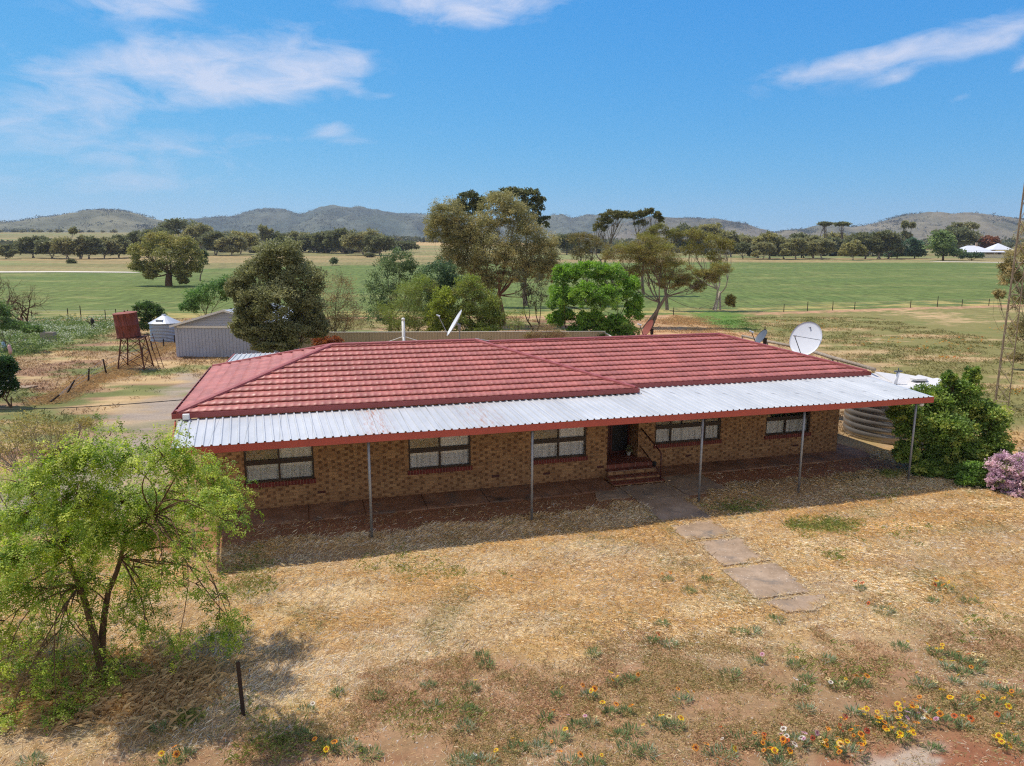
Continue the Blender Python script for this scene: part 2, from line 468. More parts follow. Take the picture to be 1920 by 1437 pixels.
def ground_color(x, y):
    x = np.asarray(x, float); y = np.asarray(y, float)
    n1 = fbm(x * .05, y * .12, 101); n2 = fbm(x * .25, y * .6, 103); n3 = fbm(x * 1.2, y * 1.6, 105)
    fy = fence_y(x); fe = np.interp(x, FEX, FEY)
    # paddock between the house and the fence
    c = mixc(np.broadcast_to(C_PAD, x.shape + (3,)), C_TAN, sstep(.50, .64, fbm(x * .16 + 3, y * .35, 107) * .62 + n3 * .38) * .85)
    c = mixc(c, C_GREEN, sstep(.56, .72, fbm(x * .3 + 13, y * .5 + 5, 109)) * .35)
    # pinkish strip this side of the fence
    c = mixc(c, C_PINKD, (sstep(fy - 3.4, fy - 2.4, y + (n3 - .5) * 3.4)) * (.45 + .5 * sstep(.35, .6, n3)))
    # crop
    crop = mixc(np.broadcast_to(C_CROP, x.shape + (3,)), C_CROPY, sstep(.48, .72, n1 * .5 + n2 * .5) * .75)
    crop = mixc(crop, s2l((86, 106, 56)), sstep(.5, .7, fbm(x * .03 + 7, y * .2 + 3, 111)) * .5)
    crop = mixc(crop, s2l((182, 160, 100)), (1 - sstep(2, 9 + 5 * n2, y - fy)) * sstep(.42, .6, n2) * .7)
    crop = mixc(crop, C_CROPY, (1 - sstep(0, 40, x + 95)) * .5 * (1 - sstep(0, 60, y - fy)))
    c = mixc(c, crop, sstep(fy - .6, fy + .6, y + (n3 - .5) * .8))
    # country beyond the crop
    far = mixc(np.broadcast_to(s2l((126, 120, 78)), x.shape + (3,)), s2l((154, 134, 94)), sstep(.46, .70, fbm(x * .008 + 2, y * .04, 113)) * .95)
    far = mixc(far, s2l((122, 132, 82)), sstep(.55, .7, fbm(x * .006 + 22, y * .03 + 4, 117)) * .8)
    far = mixc(far, s2l((190, 158, 110)), sstep(500, 640, y) * sstep(-180, -100, x) * (1 - sstep(0, 60, x)) * .75)
    c = mixc(c, far, sstep(fe - 3, fe + 3, y + (n2 - .5) * 8))
    # yard
    yard = sdpoly(x, y, Z_YARD) + (n3 - .5) * 3
    ym = 1 - sstep(-1.2, 1.2, yard)
    yc = mixc(np.broadcast_to(s2l((160, 134, 100)), x.shape + (3,)), s2l((194, 166, 122)), sstep(.40, .62, fbm(x * .3, y * .7, 121)) * .8)
    yc = mixc(yc, s2l((140, 108, 86)), sstep(.54, .66, fbm(x * .18 + 8, y * .4, 123)) * .8)
    yc = mixc(yc, C_GREEN, sstep(.54, .66, fbm(x * .22 + 18, y * .5 + 9, 125) + .0) * .75)
    c = mixc(c, yc, ym)
    dr = sdpoly(x, y, Z_DIRTR) + (n3 - .5) * 3
    c = mixc(c, s2l((188, 150, 112)), (1 - sstep(-1, 1, dr)) * .8)
    gpz = sdpoly(x, y, Z_GREENP) + (n3 - .5) * 4
    c = mixc(c, s2l((88, 122, 50)), (1 - sstep(-1.5, 1.5, gpz)) * .9)
    wd = sdpoly(x, y, Z_WEEDS) + (n3 - .5) * 3
    c = mixc(c, s2l((104, 122, 66)), (1 - sstep(-1.5, .8, wd)) * .9)
    gr = sdpoly(x, y, Z_GRAVEL) + (fbm(x * .8, y * .8, 131) - .5) * 3.2
    c = mixc(c, C_GRAV, (1 - sstep(-1.0, .9, gr)) * (.55 + .45 * sstep(.4, .55, fbm(x * .5, y * .9, 133))))
    # front lawn
    u, v = to_local(x, y)
    scrub, soil, green, a1, a2, a3 = lawn_weights(x, y)
    lc = mixc(np.broadcast_to(C_STRAW, x.shape + (3,)), C_GOLD, sstep(.44, .58, fbm(u * .35, v * 1.5, 141)) * .8)
    lc = mixc(lc, s2l((168, 136, 104)), sstep(.54, .68, fbm(x * .45 + 40, y * .7, 161)) * .7)
    lc = mixc(lc, C_GREYS, sstep(.58, .72, fbm(x * 1.7, y * 1.7, 143)) * .5)
    lc = lc * .88
    lc = mixc(lc, C_GREEN, green * .5)
    sc2 = mixc(np.broadcast_to(C_BROWN, x.shape + (3,)), s2l((170, 132, 100)), sstep(.42, .62, fbm(x * 1.3, y * 1.3, 145)) * .8)
    lc = mixc(lc, sc2, scrub)
    so_ = mixc(np.broadcast_to(C_SOIL, x.shape + (3,)), C_RED, sstep(.4, .65, fbm(x * .9, y * .9, 147)))
    so_ = mixc(so_, s2l((166, 134, 104)), sstep(.45, .65, fbm(x * 1.9, y * 1.9, 149)) * scrub * .9)
    lc = mixc(lc, so_, soil)
    # old concrete showing through at the front right corner
    rb = (1 - sstep(-.3, .1, sdpoly(x, y, Z_REDBARE)))
    lc = mixc(lc, s2l((150, 96, 70)), rb * .7)
    lc = mixc(lc, s2l((186, 172, 154)), rb * .85 * sstep(.62, .70, fbm(x * 1.1 + 5.5, y * 2.4, 151)))
    lm = (1 - sstep(3.2, 5.0, v + (n3 - .5) * 1.5)) * (1 - sstep(0.5, -1.0, gr) * (u < -8))
    lm = lm * sstep(-19, -15, x) * (1 - sstep(20, 30, x))
    c = mixc(c, lc, lm)
    return np.clip(c, 0, 1)

def axis(*segs):
    out = []
    for a, b, n in segs: out.append(np.linspace(a, b, n, endpoint=False))
    out.append([segs[-1][1]])
    return np.concatenate(out)
gx = axis((-4200, -1000, 20), (-1000, -300, 45), (-300, -80, 90), (-80, -14, 170), (-14, 17, 260), (17, 80, 160), (80, 300, 90), (300, 1000, 45), (1000, 4200, 20))
gy = axis((-60, 7, 30), (7, 24, 160), (24, 60, 140), (60, 130, 160), (130, 320, 150), (320, 900, 110), (900, 4000, 50))
GX, GY = np.meshgrid(gx, gy)
GZ = ground_z(GX, GY)
nxg, nyg = len(gx), len(gy)
ii = (np.arange(nyg - 1)[:, None] * nxg + np.arange(nxg - 1)[None, :]).ravel()
GF = np.stack([ii, ii + 1, ii + 1 + nxg, ii + nxg], 1)
gcol = ground_color(GX.ravel(), GY.ravel())

t = NT('ground')
at_ = t.n('ShaderNodeAttribute', attribute_name='col'); o = t.obj()
d1 = t.noise(o, 9, 8, .7); d2 = t.noise(t.mapping(o, (1, 2.2, 1), (0, 0, R(20))), 45, 6, .75, .6)
d3 = t.noise(t.mapping(o, (.5, 1.3, 1)), 1.1, 6, .72)
f = t.math('ADD', t.math('ADD', t.math('MULTIPLY', d1, .35), t.math('MULTIPLY', d2, .35)), t.math('MULTIPLY', d3, .3))
mul = t.ramp(f, [(.36, .62), (.50, 1.0), (.64, 1.36)])
col = t.mix(1.0, at_.outputs['Color'], mul, 'MULTIPLY')
# growth texture of the wide fields, coarse enough to carry at a distance
ypos = t.sep(o)[1]
d4 = t.noise(t.mapping(o, (1.6, .22, 1)), 1.0, 5, .75)
fm = t.math('MULTIPLY', t.math('SUBTRACT', ypos, 70.0), .03, clamp=True)
col = t.mix(fm, col, t.mix(1.0, col, t.ramp(d4, [(.34, .6), (.5, 1.0), (.66, 1.42)]), 'MULTIPLY'))
# small pale stones and straw flecks
vor = t.n('ShaderNodeTexVoronoi'); t.l(o, vor.inputs['Vector']); vor.inputs['Scale'].default_value = 9
fl = t.math('MULTIPLY', t.math('LESS_THAN', vor.outputs['Distance'], .10), t.math('GREATER_THAN', t.noise(o, 2.3, 3), .52))
col = t.mix(t.math('MULTIPLY', fl, .5), col, (.45, .40, .33))
t.bsdf(col, .95, 0, f, .9, .06, .15)
M['ground'] = t.m
g = np_mesh('ground', np.stack([GX.ravel(), GY.ravel(), GZ.ravel()], 1), GF, M['ground'], None, gcol, smooth=True)
tag(g, kind='structure')

# ------------------------------------------------------------------ dry grass on the lawn (real blades)
def visible(x, y, z=0.0, m=60):
    c, s = math.cos(R(PITCH)), math.sin(R(PITCH))
    fw = y * c - (z - CAM_H) * s; up = y * s + (z - CAM_H) * c
    X = 960 + F_PX * x / fw; Y = 718.5 - F_PX * up / fw
    return (fw > 1) & (X > -m) & (X < 1920 + m) & (Y < 1437 + m) & (Y > 0)

def blades(rng, x, y, L, w, ang, elev, col, zoff=0.0):
    n = len(x); z = ground_z(x, y) + zoff
    dx, dy = np.cos(ang), np.sin(ang)
    px, py = -dy * w, dx * w
    B = np.zeros((n, 4, 3))
    B[:, 0] = np.stack([x - px / 2, y - py / 2, z], 1); B[:, 1] = np.stack([x + px / 2, y + py / 2, z], 1)
    h1 = L * .55; e = elev
    mx, my, mz = x + dx * np.cos(e) * h1, y + dy * np.cos(e) * h1, z + np.sin(e) * h1
    B[:, 2] = np.stack([mx + px * .4, my + py * .4, mz], 1)
    e2 = e * .25
    B[:, 3] = np.stack([mx + dx * np.cos(e2) * L * .45, my + dy * np.cos(e2) * L * .45, mz + np.sin(e2) * L * .45], 1)
    F = (np.arange(n)[:, None] * 4 + np.array([0, 1, 2, 3])[None, :])
    return B.reshape(-1, 3), F, np.repeat(col, 4, 0)

rng = np.random.default_rng(7)
N = 2300000
bx = rng.uniform(-14, 24, N); by = 8.2 + rng.uniform(0, 1, N) ** .8 * 17.5
k = visible(bx, by); bx, by = bx[k], by[k]
scrub, soil, green, a1, a2, a3 = lawn_weights(bx, by)
pm = path_mask(bx, by)
u, v = to_local(bx, by)
dens_ = (1 - scrub * .62) * (1 - np.clip(soil, 0, 1) * .97) * (v < 3.0) * np.where(pm > .012 * (a3 - .5), 1.0, np.where(pm > -.13 * sstep(.42, .66, a3), .55, 0.0))
dens_ = dens_ * (.45 + .9 * sstep(.35, .6, fbm(bx * .8, by * 1.1, 171))) * (1 - .6 * sstep(.54, .68, fbm(bx * .45 + 40, by * .7, 161)))
dens_ = np.where((u < -8.6) & (v > 0.5), dens_ * .25, dens_)
dens_ = dens_ * (1 - .85 * (1 - sstep(-.5, .3, sdpoly(bx, by, Z_GRAVEL))))
k = rng.uniform(0, 1, len(bx)) < dens_
bx, by, scrub, green, u, v, pm = bx[k], by[k], scrub[k], green[k], u[k], v[k], pm[k]
n = len(bx)
swirl = fbm(bx * .5, by * .8, 181) * 5 + rng.normal(0, 1.15, n)
band = sstep(.44, .58, fbm(u * .35, v * 1.5, 141))
pal = np.stack([s2l((246, 230, 194)), s2l((234, 202, 146)), s2l((200, 172, 136)), s2l((222, 214, 202)), s2l((160, 156, 106))]) * 1.05
pr = np.stack([.52 - .36 * band, .24 + .40 * band, .12 + .3 * scrub, .12 + 0 * band, .03 + green * .45 + .14 * scrub], 1); pr /= pr.sum(1, keepdims=True)
streak = sstep(.5, .62, fbm(u * .9 + 5, v * 3.6, 191))
pr[:, 2] += .25 * streak; pr /= pr.sum(1, keepdims=True)
ci = (rng.uniform(0, 1, n)[:, None] > np.cumsum(pr, 1)).sum(1).clip(0, 4)
bc = pal[ci] * rng.uniform(.78, 1.12, (n, 1)) * (1 - .15 * scrub[:, None])
BV, BF, BC = blades(rng, bx, by, rng.uniform(.07, .20, n) * (1 - .45 * scrub), rng.uniform(.0045, .0085, n), swirl, np.abs(rng.normal(.16, .22, n)).clip(.02, 1.2), bc, np.where(pm < .012, .037, 0.0))
o = np_mesh('dry_grass', BV, BF, M['straw'], None, BC)
tag(o, 'straw coloured dead grass matted over the front lawn', 'grass', kind='stuff')
print('blades', n)
# ------------------------------------------------------------------ materials of the house
t = NT('brickwork'); o = t.obj(); x_, y_, z_ = t.sep(o)
nrm = t.n('ShaderNodeTexCoord').outputs['Normal']; nx_, ny_, nz_ = t.sep(nrm)
side = t.math('GREATER_THAN', t.math('ABSOLUTE', nx_), .5)
hcoord = t.math('ADD', t.math('MULTIPLY', x_, t.math('SUBTRACT', 1.0, side)), t.math('MULTIPLY', y_, side))
bv = t.comb(hcoord, z_, 0.0)
bt = t.n('ShaderNodeTexBrick'); t.l(bv, bt.inputs['Vector'])
bt.offset = .5; bt.inputs['Scale'].default_value = 1.0
bt.inputs['Brick Width'].default_value = .24; bt.inputs['Row Height'].default_value = .086
bt.inputs['Mortar Size'].default_value = .007; bt.inputs['Mortar Smooth'].default_value = .3; bt.inputs['Bias'].default_value = 0
bt.inputs['Color1'].default_value = (*lin(184, 144, 104), 1); bt.inputs['Color2'].default_value = (*lin(156, 116, 82), 1)
bt.inputs['Mortar'].default_value = (*lin(150, 118, 88), 1)
row = t.math('FLOOR', t.math('DIVIDE', z_, .086))
wn_ = t.n('ShaderNodeTexWhiteNoise', noise_dimensions='1D'); t.l(row, wn_.inputs['W'])
ph = t.math('ADD', t.math('MULTIPLY', t.math('MODULO', row, 2.0), .5), t.math('MULTIPLY', wn_.outputs['Value'], .14))
q = t.math('ADD', t.math('DIVIDE', hcoord, .36), ph)
fr = t.math('FRACT', q); cell = t.math('FLOOR', q)
wn2 = t.n('ShaderNodeTexWhiteNoise', noise_dimensions='2D'); t.l(t.comb(cell, row, 0.0), wn2.inputs['Vector'])
keep = t.math('LESS_THAN', wn2.outputs['Value'], .80)
wid = t.math('ADD', .22, t.math('MULTIPLY', wn2.outputs['Value'], .12))
rz_ = t.math('FRACT', t.math('DIVIDE', z_, .086))
inrow = t.math('MULTIPLY', t.math('GREATER_THAN', rz_, .10), t.math('LESS_THAN', rz_, .92))
dark = t.math('MULTIPLY', t.math('MULTIPLY', t.math('LESS_THAN', fr, wid), keep), inrow)
dark = t.math('MULTIPLY', dark, t.math('ADD', .55, t.math('MULTIPLY', t.noise(o, 25, 3), .7)))
c = t.mix(t.math('MULTIPLY', dark, .85), bt.outputs['Color'], lin(104, 70, 46))
c = t.mix(.5, c, t.ramp(t.noise(o, 2.6, 7, .75), [(.3, .62), (.7, 1.32)]), 'MULTIPLY')
c = t.mix(t.math('MULTIPLY', t.ramp(z_, [(.0, 1.0), (.35, 0.0)]), t.math('MULTIPLY', t.noise(o, 3, 4), .7)), c, lin(140, 96, 68))
bh = t.math('SUBTRACT', 1.0, bt.outputs['Fac'])
t.bsdf(c, .85, 0, bh, .6, .006, .3)
M['brick'] = t.m

t = NT('dark_brick_sill'); o = t.obj(); x_, y_, z_ = t.sep(o)
fr = t.math('FRACT', t.math('DIVIDE', x_, .086))
jo = t.math('LESS_THAN', fr, .12)
c = t.mix(jo, t.ramp(t.noise(o, 8, 4), [(.3, lin(92, 30, 26)), (.7, lin(128, 48, 40))]), lin(150, 120, 100))
t.bsdf(c, .7, 0, jo, .4, .005); M['sill'] = t.m

t = NT('red_tiles_floor'); o = t.obj()
bt = t.n('ShaderNodeTexBrick'); t.l(o, bt.inputs['Vector']); bt.offset = 0
bt.inputs['Brick Width'].default_value = .235; bt.inputs['Row Height'].default_value = .235; bt.inputs['Scale'].default_value = 1; bt.inputs['Mortar Size'].default_value = .008
bt.inputs['Color1'].default_value = (*lin(138, 66, 52), 1); bt.inputs['Color2'].default_value = (*lin(112, 50, 42), 1); bt.inputs['Mortar'].default_value = (*lin(160, 130, 112), 1)
c = t.mix(t.math('MULTIPLY', t.noise(o, 5, 5), .4), bt.outputs['Color'], lin(120, 96, 80))
t.bsdf(c, .6); M['redtile'] = t.m

t = NT('pressed_metal_roof_tiles'); o = t.obj()
a_ = t.n('ShaderNodeAttribute', attribute_name='col')
c = t.mix(1.0, a_.outputs['Color'], t.ramp(t.noise(o, 1.3, 6, .7), [(.3, .78), (.7, 1.18)]), 'MULTIPLY')
c = t.mix(t.ramp(t.noise(t.mapping(o, (2, .35, 1)), 3, 6, .75), [(.52, 0.0), (.74, .45)]), c, lin(150, 92, 84))
c = t.mix(t.ramp(t.noise(t.mapping(o, (1, 1, 1)), 14, 6, .8), [(.54, 0.0), (.76, .6)]), c, lin(214, 170, 166))
t.bsdf(c, t.ramp(t.noise(o, 6, 4), [(.3, .42), (.7, .62)]), 0, t.noise(o, 60, 3), .12, .004, .5)
M['tile'] = t.m
M['tilecap'] = m_plain('roof_capping', lin(150, 74, 70), .5, 0, .14, 4, lin(186, 126, 120), .3)
M['gutter'] = m_plain('gutter_paint', lin(148, 70, 68), .45, 0, .1, 3, lin(120, 60, 52), .3)
M['gutter_in'] = m_plain('gutter_inside', lin(92, 66, 54), .8, 0, .3, 5)
M['beam'] = m_plain('veranda_beam_paint', lin(172, 76, 66), .45, 0, .08, 2, lin(150, 66, 54), .3)

t = NT('zinc_sheeting'); o = t.obj(); x_, y_, z_ = t.sep(o)
c = t.ramp(t.noise(t.mapping(o, (1.5, .4, 1)), 2, 5, .6), [(.3, lin(186, 189, 192)), (.7, lin(204, 206, 208))])
shn = t.n('ShaderNodeTexWhiteNoise', noise_dimensions='1D'); t.l(t.math('FLOOR', t.math('DIVIDE', x_, .76)), shn.inputs['W'])
c = t.mix(1, c, t.ramp(shn.outputs['Value'], [(0, .90), (1, 1.03)]), 'MULTIPLY')
# rust along old sheet laps
near = t.math('MAXIMUM', t.math('SUBTRACT', 1.0, t.math('MULTIPLY', t.math('ABSOLUTE', t.math('ADD', x_, 3.95)), 1.9)), t.math('MULTIPLY', t.math('SUBTRACT', 1.0, t.math('MULTIPLY', t.math('ABSOLUTE', t.math('ADD', x_, 1.2)), 1.2)), .6))
near = t.math('MAXIMUM', near, 0.0)
ru = t.ramp(t.noise(t.mapping(o, (6, .9, 1)), 3, 6, .7), [(.48, 0.0), (.66, 1.0)])
c = t.mix(t.math('MULTIPLY', t.math('MULTIPLY', ru, near), .95), c, lin(176, 112, 70))
lap = t.math('LESS_THAN', t.math('FRACT', t.math('DIVIDE', t.math('ADD', x_, 8.63), .772)), .022)
c = t.mix(t.math('MULTIPLY', lap, .45), c, lin(110, 112, 118))
c = t.mix(t.math('MULTIPLY', t.ramp(t.noise(t.mapping(o, (9, .6, 1)), 1.5, 6, .7), [(.6, 0.0), (.72, 1.0)]), .22), c, lin(170, 160, 150))
t.bsdf(c, .42, .1, t.noise(o, 40, 2), .05, .003, .5)
M['zinc'] = t.m
M['steel'] = m_plain('galvanised_post', lin(150, 152, 156), .5, .35, .15, 6, lin(112, 84, 66), .5)
M['frame'] = m_plain('dark_brown_window_frame', lin(58, 42, 34), .45, 0, .15, 5)
M['doorwood'] = m_plain('dark_red_door', lin(84, 34, 28), .5, 0, .15, 4)
M['screen'] = m_plain('black_screen', lin(26, 26, 28), .6, 0, .2, 30)
M['blind'] = m_plain('beige_blind', lin(150, 132, 104), .8, 0, .1, 6)
M['railpaint'] = m_plain('dark_red_rail_paint', lin(80, 38, 34), .5, 0, .2, 8)
M['white'] = m_plain('white_paint', lin(226, 226, 222), .5, 0, .05, 4)
M['black'] = m_plain('black_rubber', lin(22, 22, 24), .7, 0, .2, 9)
t = NT('lace_curtain'); o = t.obj()
c = t.ramp(t.noise(t.mapping(o, (1, 1, .05)), 11, 4, .7), [(.34, lin(204, 202, 198)), (.54, lin(248, 248, 246))])  # fold shading put into the colour as upright streaks
t.bsdf(c, .9, 0); M['curtain'] = t.m
t = NT('window_glass'); gb = t.n('ShaderNodeBsdfGlossy'); gb.inputs['Roughness'].default_value = .03; gb.inputs['Color'].default_value = (.9, .93, .95, 1)
tb = t.n('ShaderNodeBsdfTransparent'); tb.inputs['Color'].default_value = (1, 1, 1, 1)
fz = t.n('ShaderNodeFresnel'); fz.inputs[0].default_value = 1.5; mx = t.n('ShaderNodeMixShader')
t.l(fz.outputs[0], mx.inputs[0]); t.l(tb.outputs[0], mx.inputs[1]); t.l(gb.outputs[0], mx.inputs[2]); t.l(mx.outputs[0], t.out.inputs[0])
M['glass'] = t.m
for cname, k1, k2, k3 in (('concrete', (132, 112, 92), (156, 134, 112), (176, 154, 132)), ('apron', (118, 84, 64), (146, 108, 84), (170, 134, 108))):
  t = NT('weathered_' + cname); o = t.obj()
  n1 = t.noise(o, 1.4, 7, .68); n2 = t.noise(o, 22, 5, .7)
  c = t.ramp(n1, [(.3, lin(*k1)), (.5, lin(*k2)), (.68, lin(*k3))])
  c = t.mix(t.ramp(t.noise(o, 1.1, 6, .7, .6), [(.52, 0.0), (.66, .8)]), c, lin(110, 104, 98))
  c = t.mix(t.ramp(t.noise(o, .8, 4, .6, .3), [(.60, 0.0), (.72, .85)]), c, lin(74, 64, 56))
  c = t.mix(.35, c, t.ramp(n2, [(.3, .6), (.7, 1.35)]), 'MULTIPLY')
  vo = t.n('ShaderNodeTexVoronoi'); t.l(o, vo.inputs['Vector']); vo.inputs['Scale'].default_value = 13
  c = t.mix(t.math('MULTIPLY', t.math('LESS_THAN', vo.outputs['Distance'], .13), t.math('GREATER_THAN', t.noise(o, 1.9, 3), .54)), c, lin(214, 200, 184))
  t.bsdf(c, .9, 0, n2, .35, .01, .2); M[cname] = t.m

# ------------------------------------------------------------------ the path and apron
mb = MB()
for q in PATH:
    rj = random.Random(int(q[0][0] * 1000 + q[0][1] * 77)); q2 = []
    for k_ in range(len(q)):
        a_, b_ = q[k_], q[(k_ + 1) % len(q)]
        for f_ in np.arange(0, 1, .14): q2.append((a_[0] + (b_[0] - a_[0]) * f_ + rj.gauss(0, .013), a_[1] + (b_[1] - a_[1]) * f_ + rj.gauss(0, .013)))
    w_ = [to_world(u, v) for u, v in q2]
    mb.prism([(p[0], p[1]) for p in w_], -.05, .035)
o = mb.build('concrete_path', M['concrete']); tag(o, kind='structure')
mb = MB()
for i, (a, b) in enumerate(((-8.9, -7.55), (-7.53, -5.75), (-5.73, -4.25), (-4.23, -2.55), (-2.53, -.75), (-.73, .85), (.87, 2.1), (2.12, 3.24))):
    q = [(a, 1.62 + .02 * (i % 2)), (b, 1.60), (b, 2.845), (a, 2.845)]
    mb.prism([tuple(to_world(u, v)[:2]) for u, v in q], -.05, .045 if i % 2 else .04)
for i, (a, b) in enumerate(((5.10, 6.52), (6.54, 8.1), (8.12, 9.9), (9.92, 11.7), (11.72, 13.7))):
    q = [(a, 2.38), (b, 2.38 - .01 * (i % 2)), (b, 3.417 if b < 13 else 4.6), (a, 3.417 if b < 13 else 4.6)]
    if b > 13: q = [(a, 2.38), (b, 2.40), (13.6, 4.2), (12.82, 4.2), (12.82, 3.417), (a, 3.417)]
    mb.prism([tuple(to_world(u, v)[:2]) for u, v in q], -.05, .045 if i % 2 else .04)
o = mb.build('house_path', M['apron']); tag(o, kind='structure')
# left side apron
mb = MB()
mb.prism([tuple(to_world(u, v)[:2]) for u, v in [(-9.9, 1.7), (-8.93, 1.62), (-8.93, 9.5), (-9.9, 9.5)]], -.05, .035)
o = mb.build('side_path', M['apron']); tag(o, kind='structure')

# ------------------------------------------------------------------ HOUSE
house = empty('brick_house', (HO[0], HO[1], 0), HYAW, 'long low tan brick farmhouse under a red tiled hip roof with a silver veranda', 'house')
ZE = 2.95; SL = .279
def wall_panel(mb, u0, u1, v0, v1, z0, z1, openings=()):
    "wall lying along u, pieces butted round its openings"
    cur = u0
    for (a, b, za, zb) in sorted(openings):
        mb.box(cur, a, v0, v1, z0, z1)
        mb.box(a, b, v0, v1, z0, za)
        if zb < z1: mb.box(a, b, v0, v1, zb, z1)
        cur = b
    mb.box(cur, u1, v0, v1, z0, z1)
WIN = [(-7.38, -5.54, .80, 2.16, 2.845, (-6.47,), (1,)), (-2.87, -1.01, .80, 2.16, 2.845, (-1.94,), (1,)),
       (.93, 2.72, .80, 2.16, 2.845, (1.80,), (1,)), (5.42, 7.91, .82, 2.16, 3.417, (6.02, 7.32), (0, 0)), (9.72, 11.55, .82, 2.1, 3.417, (10.55,), (0,))]
mb = MB()
wall_panel(mb, -8.45, 3.44, 2.845, 2.955, 0, 2.835, [(w_[0], w_[1], w_[2], w_[3]) for w_ in WIN[:3]])
wall_panel(mb, 4.80, 12.79, 3.417, 3.527, 0, 2.835, [(w_[0], w_[1], w_[2], w_[3]) for w_ in WIN[3:]])
mb.box(3.33, 3.44, 2.955, 4.16, 0, 2.835); mb.box(4.80, 4.91, 3.527, 4.16, 0, 2.835)
mb.box(-8.45, -8.34, 2.955, 10.5, 0, 2.835); mb.box(12.68, 12.79, 3.527, 10.5, 0, 2.835)
mb.box(-8.34, 12.68, 10.39, 10.5, 0, 2.835)
mb.build('wall', M['brick'], house)
mb = MB(); mb.box(-8.34, 12.68, 4.2, 10.39, .38, .42); mb.box(-8.34, 3.33, 2.955, 4.2, .38, .42); mb.box(4.91, 12.68, 3.527, 4.2, .38, .42)
mb.build('floor', M['doorwood'], house)

def make_window(u0, u1, z0, z1, v, divs, blinds):
    fr = MB(); d0, d1 = v + .03, v + .10
    fr.box(u0, u0 + .05, d0 - .01, d1, z0, z1); fr.box(u1 - .05, u1, d0 - .01, d1, z0, z1)
    fr.box(u0 + .05, u1 - .05, d0, d1, z0, z0 + .045); fr.box(u0 + .05, u1 - .05, d0, d1, z1 - .05, z1)
    zb = z0 + .50; zc = zb + .13
    fr.box(u0 + .05, u1 - .05, d0 - .012, d1, zb, zc)
    fr.box(u0 + .05, u1 - .05, d0 - .03, d0 - .012, zb + .045, zb + .075)
    for m in divs:
        fr.box(m - .025, m + .025, d0 + .004, d1 - .004, z0 + .045, zb); fr.box(m - .025, m + .025, d0 + .004, d1 - .004, zc, z1 - .05)
    f = fr.build('window', M['frame'], house)
    s = MB(); s.box(u0 - .04, u1 + .04, v - .055, v + .10, z0 - .13, z0 - .004); s.build('sill', M['sill'], f)
    edges = [u0 + .05] + [x for m in divs for x in (m - .025, m + .025)] + [u1 - .05]
    g_ = MB()
    for i in range(0, len(edges), 2):
        for za, zz in ((z0 + .045, zb), (zc, z1 - .05)):
            g_.box(edges[i], edges[i + 1], d0 + .03, d0 + .036, za, zz)
    g_.build('pane', M['glass'], f)
    cv = []; cf = []; rr = random.Random(int(u0 * 100))
    n_ = int((u1 - u0 - .02) / .012)
    for i in range(n_ + 1):
        u_ = u0 + .01 + (u1 - u0 - .02) * i / n_
        dv = .022 * math.sin(u_ * 62 + 2.5 * math.sin(u_ * 7)) + .012 * math.sin(u_ * 23)
        zl = z0 + .0 + .015 * math.sin(u_ * 20)
        for zz in ((zl, z0 + .2, z0 + .4, z0 + .56) if u0 > 5 else (zl, z0 + .4, z0 + .8, z1)): cv.append((u_, v + .120 + dv * .6 * (1.2 if zz < z0 + .3 else .8), zz))
    for i in range(n_):
        for j in range(3):
            a_ = i * 4 + j; cf.append((a_, a_ + 4, a_ + 5, a_ + 1))
    MB().add(cv, cf).build('curtain', M['curtain'], f, smooth=True)
    if blinds[0]:
        b_ = MB(); b_.box(u0 + .05, divs[0] - .025, d1 - .02, d1 - .008, zc, z1 - .05); b_.build('blind', M['blind'], f)
    bk = MB(); bk.box(u0 - .05, u1 + .05, v + .26, v + .27, z0 - .1, z1 + .1); bk.build('dark_window_backing', M['frame'], f)  # dark sheet added to stand in for the room's darkness
for w_ in WIN: make_window(*w_)

# door
mb = MB(); mb.box(3.44, 3.50, 4.06, 4.14, .42, 2.5); mb.box(4.74, 4.80, 4.06, 4.14, .42, 2.5); mb.box(4.10, 4.16, 4.06, 4.14, .42, 2.44); mb.box(3.50, 4.74, 4.06, 4.14, 2.44, 2.5)
mb.box(3.44, 4.80, 4.14, 4.16, 2.5, 2.835)
fr_ = mb.build('door_frame', M['doorwood'], house)
mb = MB(); mb.box(3.50, 4.10, 4.085, 4.125, .43, 2.44)
for za, zb in ((.55, 1.2), (1.35, 1.75), (1.88, 2.3)): mb.box(3.59, 4.01, 4.075, 4.085, za, zb)
dr_ = mb.build('door', M['doorwood'], house)
mb = MB(); mb.tube([(4.04, 4.085, 1.45), (4.04, 4.04, 1.45), (3.96, 4.04, 1.45)], .012, 8); mb.build('handle', M['steel'], dr_)
mb = MB(); mb.box(4.16, 4.74, 4.10, 4.115, .43, 2.44); sd = mb.build('screen_door', M['screen'], house)
for zz in (.43, 1.38, 2.38):
    mb = MB(); mb.box(4.16, 4.74, 4.085, 4.10, zz, zz + .06); mb.build('cross_rail', M['doorwood'], sd)

